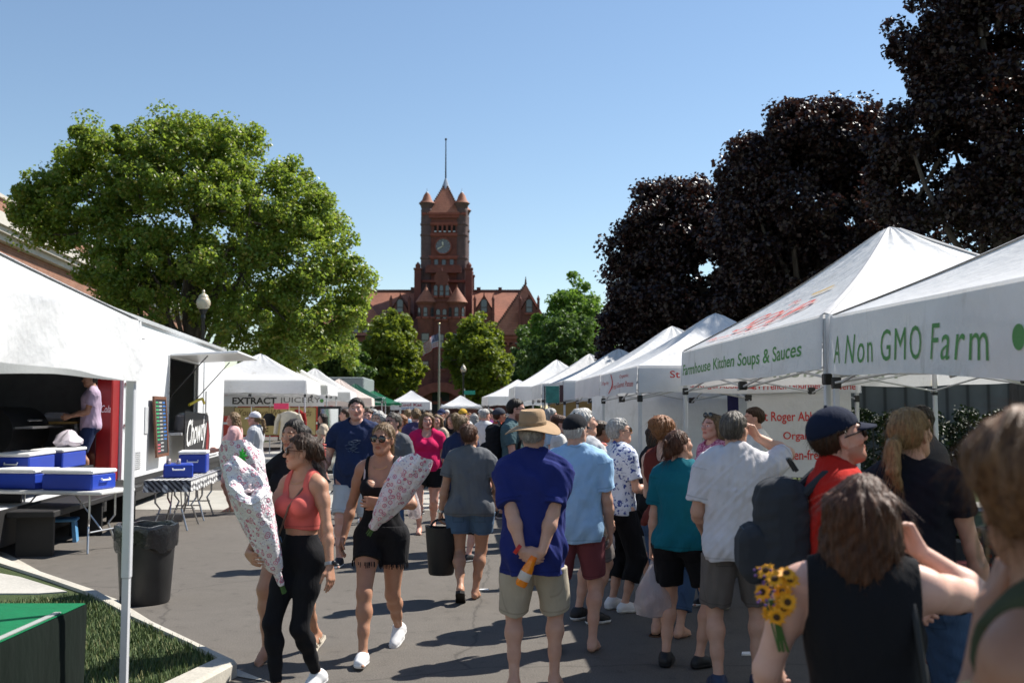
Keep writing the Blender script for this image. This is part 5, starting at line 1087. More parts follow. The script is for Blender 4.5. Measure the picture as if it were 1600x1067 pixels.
b = MB(); b.prism([(-3.2, .55), (3.1, .55), (3.2, 1.4), (2.9, 2.5), (-3.2, 2.5)], -1.15, 1.15, 'x'); b.build('body', RDP, fv); b = MB(); b.box((-1.17, -3.1, 1.12), (1.17, 3.0, 1.22)); b.build('stripe', WHITE, fv)
for s in (-1, 1):
    for y0, y1 in ((1.1, 2.0), (2.15, 2.85)):
        b = MB(); b.box((s * 1.15 - .012, y0, 1.5), (s * 1.15 + .012, y1, 2.3)); b.build('side_window', GLASS, fv)
    for y in (-1.9, 2.0): wheel(fv, Matrix.Translation((s * .98, y, .45)) @ Matrix.Rotation(R(90), 4, 'Y'), .45, .28)
    b = MB(); b.ball((s * .8, 3.15, 1.0), (.12, .06, .12), 10, 6); b.build('headlight', mat('lamp_lens', (.7, .7, .68), .15), fv)
GLOBE = NT('frosted_globe'); GLOBE.b.inputs['Base Color'].default_value = (.44, .40, .30, 1); GLOBE.b.inputs['Roughness'].default_value = .25; GLOBE.b.inputs['Subsurface Weight'].default_value = .3; GLOBE = GLOBE.m
def lamp(label, x, y, h):
    t = thing('street_lamp', label, 'street lamp', (x, y, 0), 0, 'globe street lamps')
    b = MB(); b.lathe([(.19, -.05), (.19, .25), (.12, .35), (.10, .9), (.075, 1.0), (.055, h - .75), (.075, h - .72), (.06, h - .62), (.10, h - .56), (.12, h - .5), (.14, h - .47)], n=16); b.build('post', mat('lamp_black', (.02, .022, .022), .4, .3), t, True)
    b = MB(); z = h - .48; b.lathe([(.10, z), (.16, z + .05), (.205, z + .16), (.20, z + .26), (.16, z + .34), (.13, z + .36)], n=20, fn=lambda p, t_, r: (p.x, p.y, p.z)); g = b.build('globe', GLOBE, t, True)
    b = MB(); b.lathe([(.15, z + .355), (.13, z + .42), (.06, z + .47), (.035, z + .50), (.045, z + .54), (.01, z + .6)], n=16); b.build('cap', GLOBE, g, True)
    b = MB(); 
    for q in (.06, .11, .21, .27): b.lathe([(.2075 - abs(q - .18) * .28, z + q), (.2085 - abs(q - .18) * .28, z + q + .012)], n=20)
    b.build('rings', mat('globe_ring', (.35, .32, .26), .4), g)
    return t
lamp('globe street lamp rising in front of the big maple on the left', at(315, 600, 29).x, 29, 5.15); lamp('globe street lamp far off before the courthouse, right of the flagpole', at(724, 600, 71).x, 71, 4.95)
lamp('partly hidden globe street lamp among the maple branches on the left', at(339, 600, 36).x, 36, 5.6)
fp = thing('flagpole', 'tall pale flagpole in front of the courthouse entrance', 'flagpole', (at(686, 600, 88).x, 88, 0)); b = MB(); b.tube([(0, 0, -.1), (0, 0, 5), (0, 0, 9.35)], [.10, .085, .05], 10); b.build('pole', mat('pole_silver', (.42, .41, .37), .4, .4), fp); b = MB(); b.ball((0, 0, 9.43), .11, 10, 8); b.build('ball', mat('brass', (.6, .5, .3), .3, .7), fp, True)
def flag_mat():
    t = NT('flag_cloth'); uv = t.n('ShaderNodeAttribute', attribute_name='flaguv'); sp = t.n('ShaderNodeSeparateXYZ'); t.l(uv.outputs['Vector'], sp.inputs[0])
    m = t.n('ShaderNodeMath', operation='MULTIPLY'); m.inputs[1].default_value = 6.5; t.l(sp.outputs[1], m.inputs[0]); fr = t.n('ShaderNodeMath', operation='FRACT'); t.l(m.outputs[0], fr.inputs[0]); g = t.n('ShaderNodeMath', operation='GREATER_THAN'); g.inputs[1].default_value = .5; t.l(fr.outputs[0], g.inputs[0])
    st = t.mix(g.outputs[0], (.42, .03, .04), (.72, .70, .68)); a = t.n('ShaderNodeMath', operation='LESS_THAN'); a.inputs[1].default_value = .4; t.l(sp.outputs[0], a.inputs[0]); b_ = t.n('ShaderNodeMath', operation='LESS_THAN'); b_.inputs[1].default_value = .54; t.l(sp.outputs[1], b_.inputs[0]); c = t.n('ShaderNodeMath', operation='MULTIPLY'); t.l(a.outputs[0], c.inputs[0]); t.l(b_.outputs[0], c.inputs[1])
    vo = t.n('ShaderNodeTexVoronoi'); vo.inputs['Scale'].default_value = 16; vo.inputs['Randomness'].default_value = 0; t.l(uv.outputs['Vector'], vo.inputs['Vector']); s = t.ramp(vo.outputs['Distance'], [(0.2, (.6, .6, .6)), (.32, (.025, .035, .14))])
    t.l(t.mix(c.outputs[0], st, s), t.b.inputs['Base Color']); t.b.inputs['Roughness'].default_value = .8; return t.m
nu, nv = 18, 12; vs = []; uvv = []
for j in range(nv + 1):
    for i in range(nu + 1):
        u, v = i / nu, j / nv; a = u * 1.9   # hangs in folds beside the pole
        x = -.08 - 1.35 * u + .10 * math.sin(u * 11 + v * 2); y = .22 * math.sin(u * 9 + v * 1.3); z = -1.25 * v - 1.05 * u ** 1.2 * (1 - .1 * v); vs.append((x, y, z)); uvv.append((u, v, 0))
fl = link_mesh('flag', vs, [(j * (nu + 1) + i, j * (nu + 1) + i + 1, (j + 1) * (nu + 1) + i + 1, (j + 1) * (nu + 1) + i) for j in range(nv) for i in range(nu)], flag_mat(), None, True, (at(686, 600, 88).x, 88, 8.65))
at_ = fl.data.attributes.new('flaguv', 'FLOAT_VECTOR', 'POINT'); at_.data.foreach_set('vector', np.array(uvv, np.float32).ravel()); tag(fl, 'red white and blue flag hanging limp on the tall flagpole', 'flag')
ss = thing('street_sign', 'small green street name sign under the far street lamp', 'sign', (at(733, 600, 66).x, 66, 0)); b = MB(); b.tube([(-.30, 0, 0), (-.30, 0, 3.2)], .03, 8); b.build('post', STEEL, ss); b = MB(); b.box((-.34, -.04, 2.8), (.40, -.025, 3.06), None, .005); b.build('plate', mat('sign_green', (.01, .25, .17), .5), ss)
ts = thing('stall_sign', 'teal and brown hanging stall sign among the right row of tents', 'sign', (at(866, 600, 20).x, 20.0, 0)); b = MB(); b.tube([(-.19, 0, 0), (-.19, 0, 2.22)], .016, 6); b.build('post', DARKM, ts); b = MB(); b.box((-.17, -.012, 1.88), (.10, .012, 2.22), None, .004); b.build('board', mat('teal_board', (.04, .20, .17), .6, var=.3), ts); b = MB(); b.box((.105, -.012, 1.9), (.18, .012, 2.24), None, .004); b.build('edge_board', mat('plum_board', (.06, .03, .035), .6), ts)
for lb, px, py, s in (('white scrap of paper on the asphalt by the queue', 1172, 1022, .07), ('small white litter on the asphalt left of the hat man', 756, 922, .05)):
    g = gnd(px, py); b = MB(); b.prism([(-s, -s * .6), (s, -s * .4), (s * .8, s * .6), (-s * .7, s * .5)], 0.002, .012, 'z'); tag(b.build('litter', WHITE, None, False, (g.x, g.y, 0)), lb, 'litter')
# ---------------------------------------------------------------- people: one smooth skin grown round a posed skeleton
def V(*a): return np.array(a, float)
def rotm(rx=0, ry=0, rz=0):
    return np.array(Matrix.Rotation(R(rz), 3, 'Z') @ Matrix.Rotation(R(ry), 3, 'Y') @ Matrix.Rotation(R(rx), 3, 'X'))
def unit(v): return v / (np.linalg.norm(v) + 1e-9)
class Cone:
    def __init__(s, a, b, r0, r1, k=0.02): s.a, s.b, s.r0, s.r1, s.k = V(*a), V(*b), r0, r1, k
    def box(s):
        return np.minimum(s.a - s.r0, s.b - s.r1), np.maximum(s.a + s.r0, s.b + s.r1)
    def d(s, x, y, z):
        ab = s.b - s.a; L = ab @ ab + 1e-9; x, y, z = x - s.a[0], y - s.a[1], z - s.a[2]
        t = np.clip((x * ab[0] + y * ab[1] + z * ab[2]) / L, 0, 1)
        return np.sqrt((x - t * ab[0]) ** 2 + (y - t * ab[1]) ** 2 + (z - t * ab[2]) ** 2) - (s.r0 + (s.r1 - s.r0) * t)
    def grow(s, o, k=None): return Cone(s.a, s.b, s.r0 + o, s.r1 + o, s.k if k is None else k)
class Ell:
    def __init__(s, c, r, M=None, k=0.03): s.c, s.r, s.M, s.k = V(*c), V(*r), (np.eye(3) if M is None else M), k
    def box(s):
        e = np.sqrt(((s.M * s.r) ** 2).sum(1)); return s.c - e, s.c + e
    def d(s, x, y, z):
        x, y, z = x - s.c[0], y - s.c[1], z - s.c[2]; M = s.M; r = s.r
        q = [x * M[0, i] + y * M[1, i] + z * M[2, i] for i in range(3)]
        k0 = np.sqrt(sum((q[i] / r[i]) ** 2 for i in range(3))); k1 = np.sqrt(sum((q[i] / r[i] ** 2) ** 2 for i in range(3))) + 1e-6
        return k0 * (k0 - 1) / k1
    def grow(s, o, k=None): return Ell(s.c, s.r + o, s.M, s.k if k is None else k)
class Tub:
    """elliptic drape: radii (ru, rv) at each end of a -> b, u axis given"""
    def __init__(s, a, b, ra, rb, u, k=0.03): s.a, s.b, s.ra, s.rb, s.k = V(*a), V(*b), ra, rb, k; s.w = unit(s.b - s.a); s.u = unit(u - s.w * (u @ s.w)); s.v = np.cross(s.w, s.u)
    def box(s):
        m = max(*s.ra, *s.rb); return np.minimum(s.a, s.b) - m, np.maximum(s.a, s.b) + m
    def d(s, x, y, z):
        L = np.linalg.norm(s.b - s.a); x, y, z = x - s.a[0], y - s.a[1], z - s.a[2]
        U = x * s.u[0] + y * s.u[1] + z * s.u[2]; W = x * s.v[0] + y * s.v[1] + z * s.v[2]; T = x * s.w[0] + y * s.w[1] + z * s.w[2]
        t = np.clip(T / L, 0, 1); ru = s.ra[0] + (s.rb[0] - s.ra[0]) * t; rv = s.ra[1] + (s.rb[1] - s.ra[1]) * t
        q = (np.sqrt((U / ru) ** 2 + (W / rv) ** 2) - 1) * np.minimum(ru, rv)
        return np.maximum(q, np.maximum(-T, T - L))
    def grow(s, o, k=None): return Tub(s.a, s.b, (s.ra[0] + o, s.ra[1] + o), (s.rb[0] + o, s.rb[1] + o), s.u, s.k if k is None else k)
class Field:
    def __init__(s, prims, h, pad=0.03):
        bb = [p.box() for p in prims]; s.lo = np.min([b[0] for b in bb], 0) - pad; hi = np.max([b[1] for b in bb], 0) + pad
        s.h = h; s.n = np.maximum(4, np.ceil((hi - s.lo) / h).astype(int) + 1)
        s.f = np.full(s.n, 0.3, np.float32); s.ax = [(s.lo[i] + np.arange(s.n[i]) * h).astype(np.float32) for i in range(3)]
        for p in prims: s.add(p)
    def sub_(s, p, ex):
        lo, hi = p.box(); i0 = np.maximum(0, np.floor((lo - ex - s.lo) / s.h).astype(int)); i1 = np.minimum(s.n, np.ceil((hi + ex - s.lo) / s.h).astype(int) + 1)
        if (i1 <= i0).any(): return None, None
        sl = tuple(slice(a, b) for a, b in zip(i0, i1))
        return sl, (s.ax[0][sl[0]][:, None, None], s.ax[1][sl[1]][None, :, None], s.ax[2][sl[2]][None, None, :])
    def add(s, p):
        sl, g = s.sub_(p, p.k + 2.5 * s.h)
        if sl is None: return
        d = p.d(*g).astype(np.float32); f = s.f[sl]; k = p.k
        m = np.clip(0.5 + 0.5 * (f - d) / k, 0, 1); s.f[sl] = d * m + f * (1 - m) - k * m * (1 - m)
    def cut(s, p, k=0.006):
        sl, g = s.sub_(p, k + 2.5 * s.h)
        if sl is None: return
        d = -p.d(*g).astype(np.float32); f = s.f[sl]
        m = np.clip(0.5 - 0.5 * (f - d) / k, 0, 1); s.f[sl] = d * m + f * (1 - m) + k * m * (1 - m)
    def grid(s): return s.ax[0][:, None, None], s.ax[1][None, :, None], s.ax[2][None, None, :]
    def clip(s, fn): s.f = np.maximum(s.f, np.broadcast_to(fn(*s.grid()), s.f.shape)).astype(np.float32)
    def noise(s, amp, sc, seed, stretch=(1, 1, 1), n=5):
        rng = np.random.default_rng(seed); x, y, z = s.grid(); q = 0
        for i in range(n):
            kv = rng.normal(size=3) * sc * np.array(stretch) * (1 + .5 * i); ph = rng.uniform(0, 6.28); k2 = rng.normal(size=3) * sc * .5
            q = q + np.sin(x * kv[0] + y * kv[1] + z * kv[2] + ph + 1.2 * np.sin(x * k2[0] + y * k2[1] + z * k2[2] + ph * 2)) / (1 + .35 * i)
        s.f = s.f + amp * q.astype(np.float32)
    def mesh(s, smooth=0):
        f = s.f; f[0] = f[-1] = 1; f[:, 0] = f[:, -1] = 1; f[:, :, 0] = f[:, :, -1] = 1
        S = f < 0; c = S[:-1, :-1, :-1].astype(np.int8)
        offs = [(i, j, k) for i in (0, 1) for j in (0, 1) for k in (0, 1)]; nx, ny, nz = np.array(S.shape) - 1
        cnt = np.zeros((nx, ny, nz), np.int8)
        for i, j, k in offs: cnt += S[i:nx + i, j:ny + j, k:nz + k]
        cells = np.argwhere((cnt > 0) & (cnt < 8))
        if len(cells) == 0: return np.zeros((0, 3)), np.zeros((0, 4), int)
        val = np.stack([f[cells[:, 0] + i, cells[:, 1] + j, cells[:, 2] + k] for i, j, k in offs], 1)
        acc = np.zeros((len(cells), 3)); num = np.zeros(len(cells)); O = np.array(offs, float)
        for a in range(8):
            for b in range(a + 1, 8):
                if abs(O[a] - O[b]).sum() != 1: continue
                va, vb = val[:, a], val[:, b]; m = (va < 0) != (vb < 0); t = np.where(m, va / np.where(m, va - vb, 1), 0)
                acc += np.where(m[:, None], O[a] + t[:, None] * (O[b] - O[a]), 0); num += m
        v = s.lo + (cells + acc / num[:, None]) * s.h
        idx = np.full((nx, ny, nz), -1, np.int32); idx[tuple(cells.T)] = np.arange(len(cells))
        Q = []
        for ax in range(3):
            A = [slice(None)] * 3; B = [slice(None)] * 3; A[ax] = slice(0, -1); B[ax] = slice(1, None)
            e = np.argwhere(S[tuple(A)] != S[tuple(B)]); u, w = [(1, 2), (2, 0), (0, 1)][ax]
            e = e[(e[:, u] > 0) & (e[:, w] > 0) & (e[:, u] < S.shape[u] - 1) & (e[:, w] < S.shape[w] - 1)]
            du = np.zeros(3, int); du[u] = 1; dw = np.zeros(3, int); dw[w] = 1
            q = np.stack([idx[tuple((e - du - dw).T)], idx[tuple((e - dw).T)], idx[tuple(e.T)], idx[tuple((e - du).T)]], 1)
            inside = S[tuple(e.T)]; q = np.where(inside[:, None], q, q[:, ::-1]); Q.append(q)
        q = np.concatenate(Q); q = q[(q >= 0).all(1)]
        for _ in range(smooth):
            acc = np.zeros_like(v); n_ = np.zeros(len(v))
            for a, b in ((0, 1), (1, 2), (2, 3), (3, 0)):
                for i_, j_ in ((a, b), (b, a)):
                    n_ += np.bincount(q[:, i_], minlength=len(v))
                    for c3 in range(3): acc[:, c3] += np.bincount(q[:, i_], weights=v[q[:, j_], c3], minlength=len(v))
            v = v * 0.5 + 0.5 * acc / np.maximum(n_, 1)[:, None]
        return v, q

_skins = {}
def skin_mat(tone):
    if tone in _skins: return _skins[tone]
    t = NT('skin'); a = t.n('ShaderNodeAttribute', attribute_name='tint'); v = t.coords(); n1 = t.noise(v, 9, 4, .6); n2 = t.noise(v, 70, 2, .6)
    c = t.ramp(n1.outputs['Fac'], [(.3, tuple(x * f for x, f in zip(tone, (.90, .84, .82)))), (.7, tuple(min(1, x * 1.08) for x in tone))])
    t.l(t.mix(1.0, c, a.outputs['Color'], 'MULTIPLY'), t.b.inputs['Base Color']); t.b.inputs['Roughness'].default_value = .5; t.b.inputs['Specular IOR Level'].default_value = .35
    t.b.inputs['Subsurface Weight'].default_value = .12; t.b.inputs['Subsurface Radius'].default_value = (.02, .007, .004); t.b.inputs['Subsurface Scale'].default_value = .5
    t.bump(n2.outputs['Fac'], .15, .004); _skins[tone] = t.m; return t.m
_hairs = {}
def hair_mat(name, c0, c1):
    if name in _hairs: return _hairs[name]
    t = NT('hair_' + name); v = t.coords((1, 1, .16)); q = t.noise(v, 95, 3, .65); q2 = t.noise(t.coords((1, 1, .3)), 18, 3, .6)
    c = t.ramp(q.outputs['Fac'], [(.3, c0), (.72, c1)]); t.l(t.mix(.6, c, t.ramp(q2.outputs['Fac'], [(.3, (.45, .45, .45)), (.65, (1, 1, 1))]), 'MULTIPLY'), t.b.inputs['Base Color'])
    t.b.inputs['Roughness'].default_value = .55; t.b.inputs['Specular IOR Level'].default_value = .3; t.bump(q.outputs['Fac'], .8, .006); _hairs[name] = t.m; return t.m
HAIR = dict(brown=((.018, .009, .005), (.075, .036, .018)), dark=((.006, .005, .004), (.028, .019, .014)), blonde=((.17, .10, .04), (.46, .31, .15)), grey=((.22, .21, .20), (.55, .54, .52)), white=((.42, .40, .37), (.78, .76, .72)), ginger=((.13, .045, .015), (.36, .15, .055)), auburn=((.035, .013, .007), (.13, .05, .022)), chestnut=((.065, .028, .012), (.26, .135, .06)), greybrown=((.05, .04, .032), (.17, .145, .12)), dblonde=((.09, .055, .025), (.28, .18, .09)))
FAIR, TAN, PINK, DARKS, BROWN = (.56, .33, .24), (.44, .235, .15), (.58, .32, .25), (.22, .115, .07), (.34, .18, .115)
def ik(a, t, l1, l2, pole):
    d = t - a; L = np.linalg.norm(d); L = min(max(L, abs(l1 - l2) + .01), (l1 + l2) * .999); d = unit(d); t = a + d * L
    c = (l1 * l1 + L * L - l2 * l2) / (2 * l1 * L); n = unit(pole - d * (pole @ d)); return a + d * l1 * c + n * l1 * math.sqrt(max(0, 1 - c * c)), t
GROUP_P = 'shoppers walking and queuing in the street'
def person(label, x, y, z=0.0, h=1.70, face=0, sex='f', w=1.0, tone=TAN, head=(0, 0, 0), lean=0, twist=0, roll=0, bust=1.0, belly=0.0, hips=1.0, arm=1.0, leg=1.0, drop=0.0, shift=(0, 0),
           rh=None, lh=None, rpole=None, lpole=None, rcurl=28, lcurl=28, rdir=None, ldir=None, rpalm=None, lpalm=None, rf=None, lf=None, res=0.0062,
           hair=None, top=None, bottom=None, shoes=None, extra=(), group=GROUP_P, face_detail=True, zmin=None, lips=(.85, .55, .52), beard=None, neck=1.0):
    s = h / 1.75; root = thing('person', label, 'person', (x, y, z), R(face), group); B = {}; sd = int(abs(x * 731 + y * 377)) % 9973
    wc = w * (1.0 if sex == 'm' else .90); ww = w * (1.0 if sex == 'm' else .86); wh = w * (.98 if sex == 'm' else 1.06) * hips; arm *= (.5 + .5 * w) * (1.0 if sex == 'm' else .86); leg *= (.45 + .55 * w) * (1 if sex == 'm' else 1.04)
    P0 = V(shift[0], shift[1], -drop); Mc = rotm(-lean, roll, twist); Wp = V(0, 0, 1.02) + P0
    ch = lambda p: (Wp + Mc @ (V(*p) - V(0, 0, 1.02)))
    pe = lambda p: V(*p) + P0
    tor = [Ell(pe((0, 0, .945)), (.155 * wh, .112 * w ** .7, .115), None, .05)]
    for sx in (-1, 1): tor.append(Ell(pe((sx * .082 * wh, -.045, .89)), (.088 * wh, .09 * hips, .10), None, .05))
    tor += [Ell(ch((0, .0, 1.08)), (.130 * ww, .098 * ww ** .8, .17), Mc, .06), Ell(ch((0, -.005, 1.25)), (.150 * wc, .112 * wc ** .8, .19), Mc, .06), Cone(ch((-.125 * wc, -.008, 1.395)), ch((.125 * wc, -.008, 1.395)), .062, .062, .06)]
    if belly: tor.append(Ell(ch((0, .045 + .03 * belly, 1.03)), (.135 * w, .10 + .03 * belly, .15), Mc, .06))
    for sx in (-1, 1):
        tor.append(Cone(ch((sx * .02, -.02, 1.485)), ch((sx * .14 * wc, -.012, 1.415)), .045, .046, .05))
        if sex == 'f': tor.append(Ell(ch((sx * .072, .082 + .012 * bust, 1.265)), (.060 * bust ** .6, .058 * bust, .062 * bust ** .6), Mc, .035))
        else: tor.append(Ell(ch((sx * .07, .06, 1.31)), (.08, .05, .065), Mc, .05))
        tor.append(Ell(ch((sx * .075, -.075, 1.33)), (.07, .035, .10), Mc, .05))
    Hc0 = ch((0, .012, 1.50)); Mh = Mc @ rotm(-head[1], head[2], head[0]) if True else Mc
    Mh = rotm(0, 0, twist + head[0]) @ rotm(-head[1], head[2], 0)
    Hc = Hc0 + rotm(0, 0, twist + head[0]) @ (V(0, .012, 0)) + Mh @ V(0, .0, .128)
    hd = lambda p: Hc + Mh @ V(*p)
    nk = [Cone(ch((0, -.018, 1.43)), hd((0, -.028, -.065)), .060 * neck * (1 if sex == 'm' else .86), .054 * neck * (1 if sex == 'm' else .88), .035)]
    hs = 1.0 if sex == 'm' else .96
    hp = [Ell(hd((0, -.014, .022)), (.074 * hs, .096 * hs, .092 * hs), Mh, .02), Ell(hd((0, .026, -.034)), (.059 * hs, .062, .080), Mh, .03), Ell(hd((0, .058, -.094)), (.028, .024, .020), Mh, .03)]
    for sx in (-1, 1):
        hp.append(Cone(hd((sx * .048 * hs, .002, -.060)), hd((sx * .018, .055, -.096)), .019, .017, .03)); hp.append(Ell(hd((sx * .040, .064, -.022)), (.021, .018, .019), Mh, .025))
        hp.append(Ell(hd((sx * .075 * hs, -.012, -.012)), (.0085, .019, .031), Mh @ rotm(0, 0, sx * 18), .007))
    hp += [Cone(hd((-.032, .079, .021)), hd((.032, .079, .021)), .011, .011, .018), Cone(hd((0, .086, .008)), hd((0, .105, -.030)), .0085, .0135, .010)]
    for sx in (-1, 1): hp.append(Ell(hd((sx * .011, .094, -.034)), (.0085, .010, .0075), Mh, .008))
    hp += [Ell(hd((0, .084, -.060)), (.023, .011, .0085), Mh, .006), Ell(hd((0, .083, -.071)), (.019, .011, .0075), Mh, .006)]
    eyes = [Ell(hd((sx * .031, .073, -.001)), (.0145, .0135, .0115), Mh, .002) for sx in (-1, 1)]; sock = [Ell(hd((sx * .031, .094, -.001)), (.017, .013, .011), Mh) for sx in (-1, 1)]
    # arms
    AU = []; AF = []; HN = []; sw = {}
    for sx, tg, pole, curl, hdr, plm in ((1, rh, rpole, rcurl, rdir, rpalm), (-1, lh, lpole, lcurl, ldir, lpalm)):
        S_ = ch((sx * (.170 * wc + .002), -.012, 1.388)); 
        T_ = V(*tg) if tg is not None else S_ + V(sx * (.075 + .05 * (w - 1)), .05, -.520)
        pl = V(*pole) if pole is not None else V(sx * .35, -1, -.15)
        E_, W_ = ik(S_, T_, .285, .250, pl); fd = unit(W_ - E_)
        AU += [Cone(S_, S_ + (E_ - S_) * .35, .056 * arm, .050 * arm, .035), Cone(S_ + (E_ - S_) * .3, E_, .050 * arm, .038 * arm, .03)]
        AF += [Cone(E_, E_ + (W_ - E_) * .3, .037 * arm, .041 * arm, .03), Cone(E_ + (W_ - E_) * .3, W_, .041 * arm, .0265 * (.7 + .3 * arm), .03)]
        d = unit(V(*hdr)) if hdr is not None else fd
        pn = V(*plm) if plm is not None else V(-sx, .0, 0); pn = unit(pn - d * (pn @ d)); sd_ = np.cross(pn, d) * sx; sd_ = unit(sd_)
        # side pointing to the thumb
        if plm is None and sd_[1] < 0: sd_ = -sd_
        kn = []
        for i, (o, L) in enumerate(((.030, .072), (.010, .080), (-.011, .074), (-.031, .058))):
            k0 = W_ + d * (.088 - .004 * abs(i - 1)) + sd_ * o; HN.append(Cone(W_ + d * .012 + sd_ * o * .55, k0, .0155, .0125, .012)); p = k0; a_ = d + sd_ * (o * 1.6)
            for j, fr in enumerate((.42, .33, .25)):
                ang = R(curl * (.75 + .25 * i / 3) * (1.0 if j < 2 else .8)); a_ = unit(a_ * math.cos(ang) + pn * math.sin(ang)); q = p + a_ * L * fr; HN.append(Cone(p, q, .0092 - .0009 * j, .0086 - .0010 * j, .004)); p = q
            kn.append(p)
        t0 = W_ + d * .022 + sd_ * .022 + pn * .006; t1 = t0 + unit(d * .75 + sd_ * .65 + pn * .25) * .042; t2 = t1 + unit(d * .95 + sd_ * .25 + pn * (.2 + curl / 90)) * .03; t3 = t2 + unit(d + pn * (.3 + curl / 70)) * .026
        HN += [Cone(t0, t1, .0155, .0125, .012), Cone(t1, t2, .0112, .0100, .005), Cone(t2, t3, .0098, .0080, .004)]
        sw[sx] = dict(S=S_, E=E_, W=W_, d=d, pn=pn, side=sd_, palm=W_ + d * .075 + pn * .02, tips=kn)
    # legs
    LT = []; LC = []; FT_ = []; lg = {}
    for sx, ft in ((1, rf), (-1, lf)):
        fx, fy, fz, yaw, pit = (list(ft) + [0, 0, 0, 0, 0])[:5] if ft is not None else (sx * .10, 0, 0, -sx * 8, 0)
        H_ = pe((sx * .088 * wh, 0, .895)); ank = V(fx, fy, .085 + fz); Mf = rotm(pit, 0, yaw)
        K_, A_ = ik(H_, ank, .435, .415, Mf @ V(0, 1, 0) + V(sx * .05, .15, 0)); c_ = unit(A_ - K_); bk = unit(np.cross(np.cross(c_, V(0, 1, 0)), c_)) * -1
        LT += [Cone(H_, H_ + (K_ - H_) * .4, .086 * leg * (.6 + .4 * wh), .074 * leg, .05), Cone(H_ + (K_ - H_) * .4, K_, .074 * leg, .050 * leg ** .8, .04)]
        LC += [Cone(K_, K_ + c_ * .13 + bk * .012, .048 * leg ** .8, .052 * leg ** .8, .035), Cone(K_ + c_ * .13 + bk * .014, K_ + c_ * .27 + bk * .006, .051 * leg ** .8, .037 * leg ** .6, .035), Cone(K_ + c_ * .26, A_, .036 * leg ** .6, .031, .03)]
        f_ = lambda p: A_ + Mf @ V(*p)
        FT_ += [Cone(f_((0, -.035, -.048)), f_((0, .05, -.045)), .033, .033, .03), Cone(f_((0, .0, -.02)), f_((sx * .006, .12, -.058)), .034, .024, .03), Cone(f_((sx * .01, .06, -.056)), f_((-sx * .012, .13, -.062)), .028, .020, .02)]
        for i in range(5): o = -sx * (.030 - .0155 * i); L = .155 - .012 * i - (.006 if i == 0 else 0); FT_.append(Cone(f_((o, .115 - .006 * i, -.064)), f_((o, L + .01, -.068)), .0115 if i == 0 else .0085, .0105 if i == 0 else .0075, .008))
        lg[sx] = dict(H=H_, K=K_, A=A_, M=Mf, f=f_)
    allp = tor + AU + AF + LT + LC + FT_ + nk + hp + HN
    if zmin is not None: allp = [p for p in allp if p.box()[1][2] > zmin]
    F = Field(allp, res / s)
    if face_detail:
        for q in sock: F.cut(q, .010)
        for q in eyes: F.add(q)
    if zmin is not None: F.clip(lambda X, Y, Z: zmin - Z)
    v, q = F.mesh()
    body = np_mesh('body', v * s, q, skin_mat(tone), root)
    L_ = (v - Hc) @ Mh; tint = np.ones((len(v), 4), np.float32)
    if face_detail:
        X, Y, Z = np.abs(L_[:, 0]), L_[:, 1], L_[:, 2]; fr = Y > .05
        m = fr & (((X / .024) ** 2 + ((Z + .065) / .013) ** 2) < 1) & (Y > .078); tint[m, :3] = lips
        m = fr & (np.abs(Z - .0245 - .05 * (.03 - np.abs(X - .034))) < .0055) & (X > .012) & (X < .052); tint[m, :3] = (.30, .24, .2)
        m = fr & ((((X - .031) / .0145) ** 2 + ((Z + .001) / .0085) ** 2) < 1); tint[m, :3] = (1.25, 1.75, 2.1); m = fr & ((((X - .031) / .0068) ** 2 + ((Z + .001) / .0075) ** 2) < 1); tint[m, :3] = (.12, .12, .13)
        m = fr & (np.abs(Z + .0655) < .0025) & (X < .02); tint[m, :3] = np.array(lips) * .6
        ck = np.exp(-(((X - .042) / .02) ** 2 + ((Z + .03) / .02) ** 2)) * fr; tint[:, 1] *= 1 - .14 * ck; tint[:, 2] *= 1 - .12 * ck
        if beard is not None:
            m = ((Z < -.045) & (Y > -.01) & (np.linalg.norm(L_, axis=1) < .16) & ~((X < .022) & (np.abs(Z + .065) < .009))); tint[m, :3] = beard
    at_ = body.data.attributes.new('tint', 'FLOAT_COLOR', 'POINT'); at_.data.foreach_set('color', tint.ravel())
    ctx = dict(s=s, root=root, tor=tor, AU=AU, AF=AF, HN=HN, LT=LT, LC=LC, FT=FT_, nk=nk, hp=hp, hd=hd, Mh=Mh, Hc=Hc, ch=ch, Mc=Mc, pe=pe, arm=sw, leg=lg, res=res / s, w=w, wc=wc, wh=wh, seed=sd, sex=sex, hs=hs, hips=hips)
    ctx['world'] = lambda p: Vector((x, y, z)) + Matrix.Rotation(R(face), 3, 'Z') @ (Vector(p) * s)
    ctx['wvec'] = lambda p: Matrix.Rotation(R(face), 3, 'Z') @ Vector(p)
    if top: make_top(ctx, **top)
    if bottom:
        bt_ = dict(bottom); tk_ = bt_.pop('tuck', False)
        if top and not tk_ and top.get('hem', .86) < bt_.get('waist', .99): bt_['waist'] = top.get('hem', .86) + .035; bt_['tl'] = max(.009, top.get('loose', .018) - .010)
        make_bottom(ctx, **bt_)
    if hair: make_hair(ctx, capped=any(e[0] in (cap, bush_hat) for e in extra), **hair)
    if shoes: make_shoes(ctx, **shoes)
    for e in extra: e[0](ctx, **e[1])
    return ctx
def put(ctx, name, F, m, smooth=0):
    v, q = F.mesh(smooth); return np_mesh(name, v * ctx['s'], q, m, ctx['root'])
def seams(c, o, fn):
    me = o.data; n = len(me.vertices); co = np.empty(n * 3, np.float32); me.vertices.foreach_get('co', co); v = co.reshape(-1, 3).astype(float) / c['s']
    a = me.attributes.new('seam', 'FLOAT', 'POINT'); a.data.foreach_set('value', np.clip(fn(v), 0, 1).astype(np.float32)); return o
